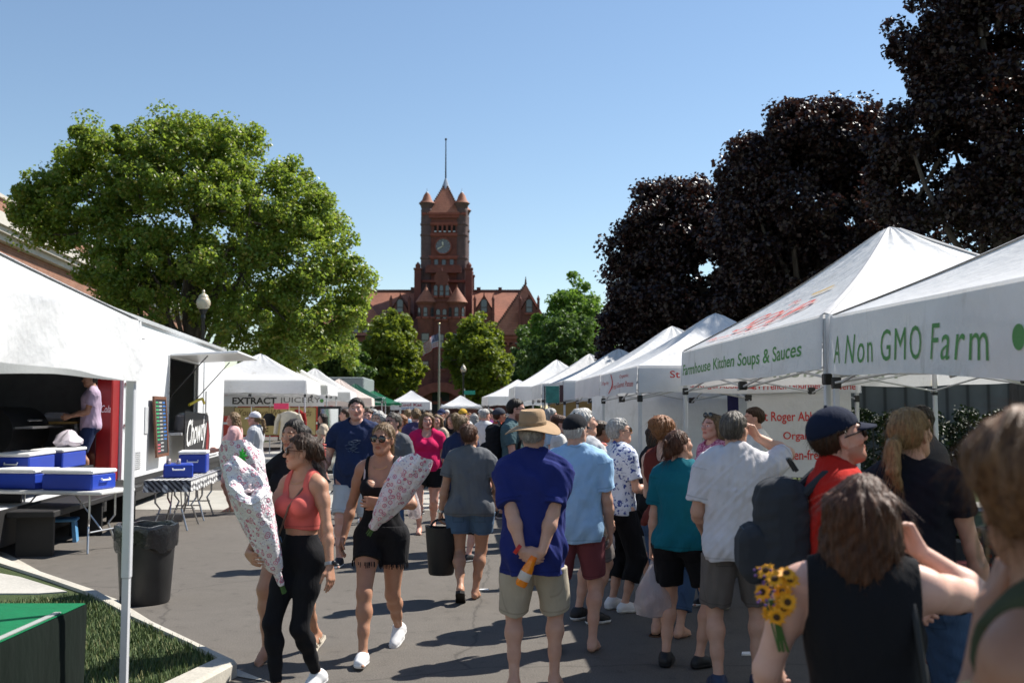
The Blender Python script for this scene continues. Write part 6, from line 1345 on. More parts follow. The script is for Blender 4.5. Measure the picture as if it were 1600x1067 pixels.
def make_top(c, m, kind='tee', hem=.86, sleeve=.62, loose=.018, neck=(.078, .085, .05), scoop=0.0, back=0.0, flare=.0, folds=.0035, name='shirt', strap=(.085, .028), arm_z=1.30, hem_wave=.008, band=None, vneck=0.0):
    ch, Mc, wc, w = c['ch'], c['Mc'], c['wc'], c['w']; u = Mc @ V(1, 0, 0)
    P = [p.grow(loose, p.k + .01) for p in c['tor']] 
    if hem < 1.0:
        hw, hd_ = .150 * max(w, c['wh'] * .93) + loose + flare, .112 * max(w, .95) + loose + flare
        if kind != 'tight': P.append(Tub(ch((0, 0, 1.24)), (c['pe']((0, -.005, hem - .03))), (.148 * wc + loose, .108 * wc ** .8 + loose), (hw, hd_), u, .04))
    if kind == 'tee':
        for sx in (1, -1):
            a = c['arm'][sx]; S, E = a['S'], a['E']; ar = c['AU'][0].r0
            P.append(Cone(S, S + (E - S) * sleeve * .6, ar + loose * .8, ar * .93 + loose * .8, .03)); P.append(Tub(S, S + (E - S) * sleeve, (ar + loose, ar + loose), (ar * .84 + loose + .010,) * 2, V(0, 1, 0) if abs((E - S)[1]) < .2 else V(1, 0, 0), .02))
    F = Field(P, c['res'])
    F.noise(folds, 17, c['seed'], (1, 1, .45)); F.noise(folds * .45, 36, c['seed'] + 3, (1, 1, .7))
    if folds > .002: # soft vertical drapes that grow towards the hem
        X, Y, Z = F.grid(); th = np.arctan2(Y, X); F.f = F.f + (folds * 1.3 * np.clip((1.25 - Z) / .35, 0, 1) * np.sin(th * 7 + 6 * np.sin(Z * 5 + c['seed']))).astype(np.float32)
    F.clip(lambda X, Y, Z: (hem + hem_wave * np.sin(X * 21 + c['seed']) - (Z - c['pe']((0, 0, 0))[2])))
    if kind == 'tee':
        F.cut(Ell(ch((0, .012, 1.515)), (neck[0], neck[1], neck[2] + .028), Mc), .01)
        if scoop: F.cut(Ell(ch((0, .10, 1.46)), (.075 + .02 * scoop, .10, .05 + .07 * scoop), Mc), .012)
        if vneck: F.cut(Cone(ch((0, .14, 1.40 - vneck)), ch((0, .08, 1.50)), .02, .07, .01), .008)
    else:
        o = Mc.T; W0 = ch((0, 0, 1.02)); sx0, hwid = strap
        def lim(X, Y, Z):
            x, y, z = X - W0[0], Y - W0[1], Z - W0[2]; M = Mc; lx = np.abs(M[0, 0] * x + M[1, 0] * y + M[2, 0] * z); ly = M[0, 1] * x + M[1, 1] * y + M[2, 1] * z; lz = M[0, 2] * x + M[1, 2] * y + M[2, 2] * z + 1.02
            t = np.clip(lx / (sx0 - hwid), 0, 1); zc = np.where(ly > 0, 1.36 - scoop, 1.42 - back) + .08 * t ** 3
            zo = arm_z + .10 * np.clip(1 - (lx - sx0 - hwid) / .06, 0, 1) ** 2
            st = np.clip((lx - (sx0 - hwid)) / .02, 0, 1)
            zl = np.where(lx < sx0 - hwid, zc, np.where(lx > sx0 + hwid, zo, 1.62))
            inner = (sx0 - hwid) - lx; outer = lx - (sx0 + hwid)
            dd = np.where(lx < sx0 - hwid, np.minimum(lz - zc, inner + .0), np.where(lx > sx0 + hwid, np.minimum(lz - zo, outer), -1.0))
            return dd
        F.clip(lim)
    def sm(v):
        z = v[:, 2] - c['pe']((0, 0, 0))[2] - hem; k = np.exp(-((z - .024) / .0035) ** 2) * .8
        if kind == 'tee':
            for sx in (1, -1):
                a = c['arm'][sx]; S, E = a['S'], a['E']; d = unit(E - S); L = np.linalg.norm(E - S); q = v - S; t_ = q @ d; rr = np.linalg.norm(q - t_[:, None] * d, axis=1)
                k = np.maximum(k, np.exp(-((t_ - L * sleeve + .024) / .0035) ** 2) * (rr < .10) * .8); k = np.maximum(k, np.exp(-((t_ - .0) / .0035) ** 2) * (rr < .09) * .5)
            q = v - ch((0, .012, 1.515)); q = q @ Mc; e = np.sqrt((q[:, 0] / (neck[0] + .014)) ** 2 + (q[:, 1] / (neck[1] + .014)) ** 2 + (q[:, 2] / (neck[2] + .042)) ** 2); k = np.maximum(k, np.exp(-((e - 1) / .03) ** 2) * .6)
        return k
    return seams(c, put(c, name, F, m, 1), sm)
def make_bottom(c, m, kind='shorts', hem=.55, waist=.99, loose=.02, flare=.012, folds=.003, name=None, ragged=0.0, tight=False, tl=.02):
    pe = c['pe']; P = [p.grow(min(loose, tl)) for p in c['tor'][:4]]; w, wh = c['w'], c['wh']
    ends = []
    for sx, i in ((1, 0), (-1, 2)):
        l = c['leg'][sx]; H, K, A = l['H'], l['K'], l['A']; r0, r1, r2 = c['LT'][i].r0, c['LT'][i].r1, c['LT'][i + 1].r1
        if kind == 'skirt': continue
        if hem > .47:
            t = (.90 - hem) / .43; e = H + (K - H) * t; re = r0 + (r2 - r0) * t
            P += [Cone(H, H + (K - H) * t * .5, r0 + loose, (r0 + re) / 2 + loose, .03), Tub(H, e, (r0 + loose, r0 + loose), (re + loose + flare,) * 2, V(0, 1, 0) if abs(unit(K - H)[1]) < .7 else V(1, 0, 0), .015)]
        else:
            t = min(1, (.47 - hem) / .39); e = K + (A - K) * t
            if tight: P += [p.grow(loose) for p in c['LT'][i:i + 2]] + [p.grow(loose) for p in c['LC'][(0 if sx == 1 else 3):(3 if sx == 1 else 6)]]
            else: P += [Cone(H, K, r0 + loose, r2 + loose + .012, .03), Tub(K - unit(A - K) * .02, e, (r2 + loose + .014,) * 2, (max(.05, r2 * .9) + loose + flare,) * 2, V(1, 0, 0), .03)]
            if tight: ends.append((e, unit(A - K), .08))
    if kind == 'skirt': P.append(Tub(pe((0, 0, .98)), pe((0, .0, hem - .03)), (.15 * wh + loose, .115 + loose), (.19 * wh + flare, .16 + flare), V(1, 0, 0), .03))
    F = Field(P, c['res']); F.noise(folds, 18, c['seed'] + 5, (1, 1, .55)); z0 = pe((0, 0, 0))[2]
    F.clip(lambda X, Y, Z: Z - z0 - waist)
    if kind == 'skirt': F.clip(lambda X, Y, Z: hem + .008 * np.sin(X * 30) - (Z - z0))
    for e, d, rr in ends:
        def cl(X, Y, Z, e=e, d=d, rr=rr):
            a = (X - e[0]) * d[0] + (Y - e[1]) * d[1] + (Z - e[2]) * d[2]; q = (X - e[0] - d[0] * a) ** 2 + (Y - e[1] - d[1] * a) ** 2 + (Z - e[2] - d[2] * a) ** 2
            rg = ragged * (np.sin(X * 260 + 3 * np.sin(Z * 40)) + np.sin(Y * 310)) if ragged else 0
            return np.where((a > -.06) & (q < rr * rr), a + rg, -1)
        F.clip(cl)
    def sm(v):
        k = np.zeros(len(v)); z0_ = pe((0, 0, 0))[2]; x, y, z = v[:, 0], v[:, 1], v[:, 2] - z0_
        for sx in (1, -1):
            l = c['leg'][sx]; H, K, A = l['H'], l['K'], l['A']; far_ = hem > .47; e = H + (K - H) * ((.90 - hem) / .43) if far_ else K + (A - K) * min(1, (.47 - hem) / .39); d = unit(K - H) if far_ else unit(A - K)
            q = (v - e) @ d; k = np.maximum(k, np.exp(-((q + .028) / .0035) ** 2) * (np.sign(x) == sx) * .8)
            px, pz = np.abs(x - sx * .078 * wh) - .052, np.abs(z - .835) - .055; dd = np.maximum(px, pz); k = np.maximum(k, np.exp(-(dd / .0032) ** 2) * (y < -.03) * (0 if tight else .8))
        k = np.maximum(k, np.exp(-(x / .0035) ** 2) * (z > .74) * (.0 if tight else .6)); k = np.maximum(k, np.exp(-((np.abs(y) - .0) / .003) ** 2) * (np.abs(x) > .10 * wh) * (z > hem) * .5 * (not tight))
        return k
    return seams(c, put(c, name or ('shorts' if hem > .4 else 'trousers'), F, m, 1), sm)
def make_shoes(c, m, kind='sneaker', sole=None, sock=None):
    for sx in (1, -1):
        f = c['leg'][sx]['f']; i = 0 if sx == 1 else 8; P = [p.grow(.009) for p in c['FT'][i:i + 3]]
        if kind == 'sneaker':
            P += [Cone(f((0, -.03, -.035)), f((0, .0, -.0)), .044, .044, .03), Cone(f((sx * .004, .06, -.045)), f((0, .155, -.058)), .040, .030, .03)]
            F = Field(P, min(c['res'], .006)); Mf = c['leg'][sx]['M']; A = c['leg'][sx]['A']; zz = lambda X, Y, Z: (X - A[0]) * Mf[0, 2] + (Y - A[1]) * Mf[1, 2] + (Z - A[2]) * Mf[2, 2]
            F.clip(lambda X, Y, Z: zz(X, Y, Z) - .022); F.clip(lambda X, Y, Z: -.084 - zz(X, Y, Z)); so = put(c, 'shoe', F, m, 1)
            F = Field([p.grow(.004) for p in P], min(c['res'], .006)); F.clip(lambda X, Y, Z: zz(X, Y, Z) + .060); F.clip(lambda X, Y, Z: -.085 - zz(X, Y, Z)); v, q = F.mesh(1); np_mesh('sole', v * c['s'], q, sole or WHITE, so)
            b = MB()
            for k in range(4): b.tube([Vector(f((-.022, .045 + k * .02, -.008 - k * .009))) * c['s'], Vector(f((0, .045 + k * .02, .001 - k * .009))) * c['s'], Vector(f((.022, .045 + k * .02, -.008 - k * .009))) * c['s']], .0035, 5)
            b.build('laces', sole or WHITE, so)
        else:
            b = MB(); kx_ = 1.16; out = [(-.036, -.07), (-.040, .0), (-.036, .06), (-.044, .12), (-.038, .165), (-.012, .182), (.018, .178), (.040, .15), (.044, .11), (.034, .05), (.036, 0), (.034, -.065), (0, -.082)]
            n = len(out); b.add([Vector(f((p[0] * sx * -kx_, p[1] * 1.05, zz))) * c['s'] for zz in (-.099, -.072) for p in out], [tuple(range(n))[::-1], tuple(range(n, 2 * n))] + [(k, (k + 1) % n, n + (k + 1) % n, n + k) for k in range(n)]); so = b.build('sandal', sole or m, c['root'])
            b = MB()
            if kind == 'sandal':
                for yy, zz_ in ((.085, -.035), (.03, -.018)):
                    b.tube([Vector(f((.042 * math.cos(a), yy, -.078 + (.078 + zz_ + .008) * math.sin(a)))) * c['s'] for a in np.linspace(0, math.pi, 11)], .011, 6)
            else:
                for e in (-1, 1): b.tube([Vector(f((e * .040, .03, -.072))) * c['s'], Vector(f((e * .026, .075, -.036))) * c['s'], Vector(f((-sx * .014, .135, -.052))) * c['s'], Vector(f((-sx * .014, .142, -.075))) * c['s']], .0095, 6)
            b.build('strap', m, so, True)
def make_hair(c, style, col, vol=1.0, length=None, part=0, name='hair', capped=False):
    hd, Mh, hs = c['hd'], c['Mh'], c['hs']; m = hair_mat(col, *HAIR[col]); P = []; t = .012 * vol
    P.append(Ell(hd((0, -.018, .026)), (.077 * hs + t, .097 * hs + t, .093 * hs + t * .9), Mh, .02)); res = min(c['res'], .0062); long_ = []
    if style == 'bob':
        L = length or .13
        for a in np.linspace(-1.75, 1.75, 13): 
            x, y = .086 * math.sin(a), -.02 - .095 * math.cos(a); P.append(Cone(hd((x * .93, y * .9, .03)), hd((x * 1.12 * vol, y * 1.04, -L - .02 * math.cos(a))), .030, .026, .03))
    if style == 'long':
        L = length or .34
        for a in np.linspace(-1.5, 1.5, 11):
            x, y = .08 * math.sin(a), -.02 - .09 * math.cos(a); b_ = c['ch']((x * 1.25, -.115 if abs(a) < 1 else -.06, 1.63 - L + .03 * abs(a))); P += [Cone(hd((x * .95, y * .92, .03)), hd((x * 1.08, y * 1.05, -.10)), .030, .030, .03), Cone(hd((x * 1.08, y * 1.05, -.10)), b_, .030, .020, .03)]
    if style in ('pony', 'highpony'):
        z0 = -.005 if style == 'pony' else .055; L = length or .24; bs = hd((0, -.118, z0)); P.append(Cone(hd((0, -.09, z0)), bs, .026, .020, .015)); e1 = bs + V(0, -.055, -.03); e1 = bs + Mh @ V(.0, -.05, -.02); e2 = e1 + V(0, 0, -L * .5) + Mh @ V(.015, -.02, 0); e3 = e2 + V(0, 0, -L * .5) + Mh @ V(.02, .02, 0); P += [Cone(bs, e1, .020, .032, .012), Cone(e1, e2, .032 * vol, .030 * vol, .015), Cone(e2, e3, .030 * vol, .008, .015)]
    if style == 'bun': P += [Ell(hd((0, -.085, .105)), (.05 * vol, .048 * vol, .042 * vol), Mh, .008), Ell(hd((.02, -.095, .10)), (.03, .03, .03), Mh, .008)]
    if style == 'lowbun': P += [Ell(hd((0, -.125, -.01)), (.045 * vol, .038 * vol, .055 * vol), Mh, .010), Cone(hd((0, -.13, .03)), hd((.035, -.15, .085)), .022, .010, .01), Cone(hd((0, -.14, .0)), hd((-.03, -.17, -.045)), .018, .006, .01)]
    if style == 'updo': P += [Ell(hd((0, -.075, .075)), (.085 * vol, .075 * vol, .06 * vol), Mh, .03), Ell(hd((.02, -.11, .03)), (.06, .05, .06), Mh, .02)]
    F = Field(P, res)
    # clumped strands: ridges that run down from the crown
    X, Y, Z = F.grid(); lx, ly, lz = [(X - c['Hc'][0]) * Mh[0, i] + (Y - c['Hc'][1]) * Mh[1, i] + (Z - c['Hc'][2]) * Mh[2, i] for i in range(3)]
    th = np.arctan2(lx, -ly - .01); F.f = F.f + (.0022 * np.sin(th * 19 + 3 * np.sin(lz * 22 + c['seed'])) + .0016 * np.sin(th * 41 + 5 * np.sin(lz * 13 + 2))).astype(np.float32); F.noise(.0022 * vol, 40, c['seed'] + 9)
    # face opening, forehead and nape lines
    hl = {'short': .068, 'crop': .072, 'bald': .0}.get(style, .066)
    fy = .012 if style in ('short', 'crop', 'bald') else .030
    def face(X_, Y_, Z_): 
        d1 = np.minimum(ly - fy + .35 * np.clip(lz, -.1, .05) * -1, (hl - lz) - 1.6 * np.abs(lx) ** 1.5 + .004 * np.sin(lx * 160))
        d2 = np.minimum(ly + .02, -.012 - lz + 0 * lx)      # in front of and below the ears
        r = np.maximum(d1, -1) if style in ('bob', 'long') else np.maximum(d1, d2)
        if style in ('short', 'crop'): r = np.maximum(r, np.minimum(-.075 - lz, 1)); r = np.maximum(r, np.minimum(np.minimum(.028 - np.abs(lz + .012), .03 - np.abs(ly + .0)), np.abs(lx) - .06))
        elif style == 'bald': r = np.maximum(np.maximum(r, lz - .045), -.07 - lz)
        elif style not in ('bob', 'long'): r = np.maximum(r, np.minimum(np.minimum(-.072 - lz, ly + .085), 1)); r = np.maximum(r, np.minimum(np.minimum(.026 - np.abs(lz + .012), .026 - np.abs(ly + .0)), np.abs(lx) - .066))
        return r
    fv = face(X, Y, Z); q_ = np.clip((fv + .030) / .030, 0, 1); F.f = (F.f + t * 1.1 * q_ * q_).astype(np.float32); F.clip(face)
    if capped: F.clip(lambda X_, Y_, Z_: lz - .042 - .12 * ly)
    o = put(c, name, F, m, 1 if style in ('short', 'crop') else 0)
    if c['res'] < .0078: strands(c, o, m, col, .055 if style in ('short', 'crop') else .10)
    return o
def strands(c, o, m, col, L):
    """loose fine strands lying on and lifting off the hair"""
    me = o.data; n = len(me.vertices); co = np.empty(n * 3, np.float32); no = np.empty(n * 3, np.float32); me.vertices.foreach_get('co', co); me.vertices.foreach_get('normal', no); co = co.reshape(-1, 3); no = no.reshape(-1, 3)
    rng = np.random.default_rng(c['seed']); k = 900 if c['res'] * c['s'] < .0056 else 520; ids = rng.choice(n, min(k, n), replace=False); s = c['s']; top = c['Hc'] * s + np.array([0, 0, .11]) * s
    p, nr = co[ids].astype(float), no[ids].astype(float); lift = rng.uniform(-.001, .0035, len(p))[:, None] + (rng.random(len(p)) > .93)[:, None] * rng.uniform(.003, .012, len(p))[:, None]
    d = (p - top) * 3 + np.array([0, 0, -.35]) + rng.normal(size=p.shape) * .10; w = .0011; V4 = []; ln = L * rng.uniform(.5, 1.2, len(p))[:, None]
    for j in range(5):
        t = d - nr * (d * nr).sum(1, keepdims=True); t /= np.linalg.norm(t, axis=1, keepdims=True) + 1e-9; sd = np.cross(nr, t); wj = w * (1 - j / 4.6); q = p + nr * (.0012 + lift * (j / 4) ** 1.3)
        V4 += [q - sd * wj, q + sd * wj]; p = p + t * ln / 4 - nr * (.0009 * j)
    vs = np.stack(V4, 1).reshape(-1, 3); base = np.arange(len(ids))[:, None] * 10; Q = np.concatenate([base + np.array([0, 1, 3, 2]) + 2 * j for j in range(4)], 0)
    h = np_mesh('strands', vs, Q, m, o, True); h['kind'] = 'stuff'
# ---- things people wear
GLS = mat('sunglass_lens', (.012, .011, .011), .08, spec=.8, var=.1)
def sunglasses(c, m=None, frame=None, r=.026, up=0):
    hd, s = c['hd'], c['s']; T = lambda p: Vector(hd((p[0], p[1] - (.03 if up else 0), p[2] + (.10 if up else 0)))) * s; Mh = Matrix([list(x) for x in c['Mh']]); b = MB(); fr = frame or mat('dark_frame', (.02, .014, .012), .3)
    for sx in (-1, 1): b.ball(T((sx * .032, .093, .0)), (r * s, .006 * s, r * .86 * s), 16, 10, Mh.to_3x3() @ Matrix.Rotation(R(-sx * 10), 3, 'Z'))
    g = b.build('sunglasses', m or GLS, c['root'], True); b = MB()
    b.tube([T((-.008, .101, .006)), T((0, .103, .009)), T((.008, .101, .006))], .003 * s, 6)
    for sx in (-1, 1): b.tube([T((sx * .058, .088, .008)), T((sx * .077, .05, .008)), T((sx * .080, -.01, .004))], .0032 * s, 6); b.tube([T((sx * .032 + r * 1.02 * math.cos(a), .094 + .0 * a, r * .88 * math.sin(a))) for a in np.linspace(0, 6.283, 15)], .003 * s, 5)
    b.build('frame', fr, g, True)
def cap(c, m, back=False, bill=None, flat=False):
    hd, s, hs = c['hd'], c['s'], c['hs']; F = Field([Ell(hd((0, -.018, .036)), (.091 * hs, .114 * hs, .100), c['Mh'], .01)], min(c['res'], .006)); Hc, M = c['Hc'], c['Mh']
    lz = lambda X, Y, Z: (X - Hc[0]) * M[0, 2] + (Y - Hc[1]) * M[1, 2] + (Z - Hc[2]) * M[2, 2]; ly = lambda X, Y, Z: (X - Hc[0]) * M[0, 1] + (Y - Hc[1]) * M[1, 1] + (Z - Hc[2]) * M[2, 1]
    F.clip(lambda X, Y, Z: .034 - lz(X, Y, Z) + .12 * ly(X, Y, Z) * (1)); o = put(c, 'cap', F, m, 1); d = -1 if back else 1; vs = []; n = 14
    for z in (.0, -.006):
        for k in range(n + 1):
            a = math.pi * k / n; cx_, sy_ = math.cos(a), math.sin(a)
            for r in (0, 1): vs.append(Vector(hd((.074 * cx_, d * (.064 + .045 * sy_ + r * (.070 * sy_ ** .8)) - .012, .040 + z - .03 * r * sy_ - .018 * cx_ * cx_))) * s)
    N = 2 * (n + 1); fs = []
    for k in range(n): i = 2 * k; fs += [(i, i + 1, i + 3, i + 2), (N + i + 2, N + i + 3, N + i + 1, N + i), (i + 1, N + i + 1, N + i + 3, i + 3), (i, i + 2, N + i + 2, N + i)]
    link_mesh('visor', vs, fs, bill or m, o, True); b = MB(); b.ball(Vector(hd((0, -.018, .137))) * s, .008 * s, 8, 6); b.build('button', bill or m, o)
    return o
def bush_hat(c, m):
    hd, s = c['hd'], c['s']; Mh = Matrix([list(x) for x in c['Mh']]).to_4x4(); b = MB(); prof = [(.080, .018), (.098, .035), (.155, .022), (.178, .012), (.180, .017), (.155, .028), (.100, .043), (.097, .05), (.094, .10), (.088, .128), (.078, .140), (.05, .135), (.01, .128)]
    M = Matrix.Translation(Vector(hd((0, -.012, .012))) * s) @ Mh; fn = lambda p, t, r: Vector((p.x * (.90 if r < .11 else 1.0), p.y * 1.08, p.z + (r > .12) * (.030 * math.cos(2 * t) * -1 * (r - .11) / .07 + .010 * math.sin(t)) + (r < .06) * -.004 * math.cos(2 * t))) * s
    b.lathe(prof, n=48, M=M, fn=fn); o = b.build('hat', m, c['root'], True); b = MB(); b.lathe([(.0985, .046), (.1005, .05), (.0995, .068), (.0975, .07)], n=40, M=M, fn=fn); b.build('hat_band', cloth('hat_band', (.30, .21, .13)), o, True); return o
def wristband(c, sx, m, r=.033, wd=.012, face=None, off=-.01, name='wristband'):
    a = c['arm'][sx]; s = c['s']; q = Vector(a['d']).to_track_quat('Z', 'Y').to_matrix().to_4x4(); M = Matrix.Translation(Vector(a['W'] + a['d'] * off) * s) @ q; b = MB(); b.lathe([(r - .006, -wd), (r, -wd), (r, wd), (r - .006, wd)], n=20, M=M, fn=lambda p, t, rr: p * s); o = b.build(name, m, c['root'], True)
    if face: p = Vector(a['W'] + a['d'] * off - a['pn'] * r) * s; b = MB(); b.ball(p, (.018 * s,) * 3, 10, 6); b.build('watch_face', face, o)
def tube_on(c, pts, r, m, name='strap', n=8): b = MB(); b.tube([Vector(p) * c['s'] for p in pts], r * c['s'], n); return b.build(name, m, c['root'], True)
def earring(c, sx, m, r=.03):
    hd, s = c['hd'], c['s']; b = MB(); b.tube([Vector(hd((sx * .080, -.008 + r * math.sin(a), -.045 - r + r * math.cos(a)))) * s for a in np.linspace(0, 6.283, 25)], .0022 * s, 6); b.build('earring', m, c['root'], True)
def claw_clip(c, m, p=(0, -.13, .04)):
    hd, s = c['hd'], c['s']; b = MB(); 
    for e in (-1, 1): b.tube([Vector(hd((p[0] + e * .022 * math.sin(a), p[1] - .02 * math.cos(a) * .4, p[2] + .055 * (a / 1.57 - 1)))) * s for a in np.linspace(0.2, 2.9, 8)], .0075 * s, 6)
    for k in range(5): b.tube([Vector(hd((p[0] - .02, p[1] + .004, p[2] - .04 + k * .02))) * s, Vector(hd((p[0], p[1] - .014, p[2] - .04 + k * .02))) * s, Vector(hd((p[0] + .02, p[1] + .004, p[2] - .04 + k * .02))) * s], .005 * s, 5)
    b.build('hair_clip', m, c['root'], True)
# ---------------------------------------------------------------- the crowd
def XY(px, d): return at(px, 642, d).x, d
C_ = lambda n, c, **k: cloth(n, c, **k)
CORAL = C_('coral_knit', (.60, .125, .105), wr=.12); BLKN = C_('black_knit', (.011, .011, .013)); NAVY = C_('navy_cotton', (.018, .028, .075)); ROYAL = C_('royal_cotton', (.018, .027, .145)); KHAKI = C_('khaki_twill', (.42, .37, .29))
SKYB = C_('sky_blue_cotton', (.33, .52, .74)); MAROON = C_('maroon_twill', (.17, .05, .06)); GREYT_ = C_('grey_cotton', (.12, .125, .135)); DENIM = C_('denim', (.07, .12, .20), wr=.6); JEANS = C_('jeans_denim', (.05, .09, .17), wr=.6)
TEAL = C_('teal_jersey', (.008, .125, .165)); WTEE = C_('white_cotton', (.62, .60, .63)); TAUPE = C_('taupe_twill', (.15, .13, .12)); REDT = C_('red_cotton', (.46, .018, .012)); RUST = C_('rust_knit', (.13, .025, .018)); PINKT = C_('hot_pink_cotton', (.56, .015, .10)); TANHAT = C_('tan_canvas', (.36, .245, .15))
LPINK = C_('pale_pink_cotton', (.68, .42, .42)); LGREY = C_('light_grey_cotton', (.45, .46, .48)); ORNG = C_('orange_red_cotton', (.55, .08, .045)); TGREY = C_('teal_grey_cotton', (.07, .12, .135)); LILAC = C_('lilac_cotton', (.42, .32, .42)); PURP = C_('dusky_purple_cotton', (.06, .05, .11)); PLUM = C_('purple_cotton', (.16, .03, .18))
OLIVE = C_('olive_knit', (.05, .06, .035)); SALM = C_('salmon_knit', (.55, .20, .17)); BLKJ = C_('black_denim', (.013, .013, .015), wr=.6)
def print_mat(name, base, ink, scale, thr=.5, voro=True):
    t = NT(name); v = t.coords(); n_ = t.noise(v, scale * .6, 3, .6); mx = t.n('ShaderNodeMix', data_type='RGBA'); mx.inputs[0].default_value = .12; t.l(v, mx.inputs[6]); t.l(n_.outputs['Color'], mx.inputs[7])
    q = t.n('ShaderNodeTexVoronoi'); q.inputs['Scale'].default_value = scale; t.l(mx.outputs[2], q.inputs['Vector'])
    t.l(t.ramp(q.outputs['Distance'], [(thr - .12, ink), (thr, base), (.85, base), (.95, ink)]), t.b.inputs['Base Color']); t.b.inputs['Roughness'].default_value = .85; return t.m
BLUEPR = print_mat('blue_white_print', (.55, .60, .70), (.03, .06, .25), 26, .42); PINKPR = print_mat('pink_print', (.55, .25, .33), (.30, .04, .12), 30)
def stripe_mat(name, a, b_, k, axis=0):
    t = NT(name); v = t.coords(); w_ = t.n('ShaderNodeTexWave'); w_.inputs['Scale'].default_value = k; w_.bands_direction = 'XYZ'[axis]; t.l(v, w_.inputs['Vector']); t.l(t.ramp(w_.outputs['Fac'], [(.4, a), (.6, b_)]), t.b.inputs['Base Color']); t.b.inputs['Roughness'].default_value = .85; return t.m
STRIPE = stripe_mat('grey_striped_cotton', (.18, .19, .23), (.42, .43, .47), 14)
WSH = mat('white_trainer', (.74, .74, .75), .5, var=.06); BSH = mat('black_trainer', (.015, .015, .017), .5); DSOLE = mat('dark_sole', (.03, .025, .022), .7); BRS = mat('brown_leather', (.12, .055, .03), .55); WSAND = mat('cream_sandal', (.68, .62, .52), .55); NVS = mat('navy_trainer', (.02, .035, .08), .6)
# 1 coral top
x_, y_ = XY(474, 6.2)
pR = person('woman in a coral sports top and black leggings carrying a big wrapped bouquet', x_, y_, h=1.59, face=152, tone=TAN, w=.98, head=(-44, -2, 0), bust=1.08, rh=(.185, .310, .955), rpole=(1, -.6, -.4), rcurl=32, rdir=(-.85, .45, -.2), rpalm=(-.25, -.9, .1), lh=(-.335, .10, .80), lpole=(-.3, -1, 0), lcurl=20,
    rf=(.05, .17, 0, 0, 6), lf=(-.05, -.12, .03, 0, -14), drop=.01, hair=dict(style='lowbun', col='brown', vol=1.1), top=dict(m=CORAL, kind='tight', hem=1.11, scoop=.045, back=.05, loose=.006, folds=.0006, strap=(.082, .022), arm_z=1.30, name='sports_top'), bottom=dict(m=BLKN, hem=.11, waist=1.075, loose=.006, tight=True, folds=.0008, name='leggings'), shoes=dict(m=WSH),
    extra=[(sunglasses, dict(frame=mat('tortoise_frame', (.12, .045, .015), .25), r=.027)), (claw_clip, dict(m=mat('coral_clip', (.55, .10, .08), .4), p=(.0, -.155, .01))), (wristband, dict(sx=-1, m=mat('grey_strap', (.35, .35, .36), .6), face=mat('watch_glass', (.02, .02, .025), .1), wd=.011, off=-.02))], res=.0058)
tube_on(pR, [pR['ch'](p) for p in ((-.085, -.10, 1.36), (-.083, -.02, 1.462), (-.065, .075, 1.385), (-.01, .148, 1.27), (.05, .132, 1.15), (.105, .115, 1.06), (.15, .03, 1.0))], .0065, mat('thin_tan_strap', (.16, .10, .07), .6), 'bag_strap')
tube_on(pR, [pR['ch']((.055 * math.sin(a), .035 + .05 * math.cos(a), 1.445 - .03 * math.cos(a))) for a in np.linspace(-1.4, 1.4, 11)], .0015, mat('gold', (.6, .4, .15), .3, .8), 'necklace', 5)
# 2 black top behind
x_, y_ = XY(462, 7.15)
pS = person('woman in a black tee walking behind the coral woman with her own wrapped bouquet', x_, y_, h=1.66, face=165, tone=TAN, w=1.05, head=(-10, 0, 0), rh=(.26, .24, 1.12), rpole=(1, -.6, -.5), rcurl=35, rdir=(-.5, .6, 0), rpalm=(-.6, -.3, .3), rf=(.10, .20, .02, -5, -14), lf=(-.08, -.22, .05, 0, -20), hair=dict(style='long', col='dark', length=.18), top=dict(m=BLKN, hem=.86, loose=.016), bottom=dict(m=DENIM, hem=.70, loose=.016), shoes=dict(m=WSAND, kind='sandal', sole=WSAND))
# 3 black tank top, blonde
x_, y_ = XY(598, 7.2)
pQ = person('blonde woman in sunglasses, black tank top and frayed black shorts', x_, y_, h=1.67, face=174, tone=TAN, w=1.05, head=(-8, -2, -3), bust=1.18, lh=(-.045, .25, 1.145), lpole=(-1, -.35, -.5), lcurl=38, ldir=(.9, .25, .0), lpalm=(-.1, -1, 0), rh=(.285, .02, .86), rpole=(.3, -1, 0), rf=(.05, .33, 0, 4, 6), lf=(-.06, -.34, .045, -4, -22), drop=.035,
    hair=dict(style='pony', col='dblonde', length=.30, vol=.9), top=dict(m=BLKN, kind='tight', hem=.885, scoop=.085, back=.10, loose=.010, folds=.0016, strap=(.105, .012), arm_z=1.315, name='tank_top'), bottom=dict(m=BLKJ, hem=.715, waist=.985, tuck=True, loose=.012, flare=.02), shoes=dict(m=WSH), extra=[(sunglasses, dict(r=.028)), (wristband, dict(sx=-1, m=mat('white_band', (.6, .6, .6), .5)))], res=.0058)
rng = np.random.default_rng(9); b = MB()
for sx, i in ((1, 0), (-1, 2)):
    l = pQ['leg'][sx]; H, K = l['H'], l['K']; t = (.90 - .715) / .43; e = H + (K - H) * t; r_ = pQ['LT'][i].r0 + (pQ['LT'][i + 1].r1 - pQ['LT'][i].r0) * t + .028
    for k in range(58):
        a = rng.uniform(0, 6.283); p = e + V(r_ * math.cos(a), r_ * math.sin(a), .006); b.tube([Vector(p) * pQ['s'], Vector(p + V(.004 * math.cos(a), .004 * math.sin(a), -rng.uniform(.02, .05))) * pQ['s']], .0028, 4)
fr_o = b.build('frayed_hem', BLKJ, pQ['root']); fr_o['kind'] = 'stuff'
tube_on(pQ, [pQ['ch']((.055 * math.sin(a), .038 + .055 * math.cos(a), 1.44 - .035 * math.cos(a))) for a in np.linspace(-1.4, 1.4, 11)], .0015, mat('gold'), 'necklace', 5)
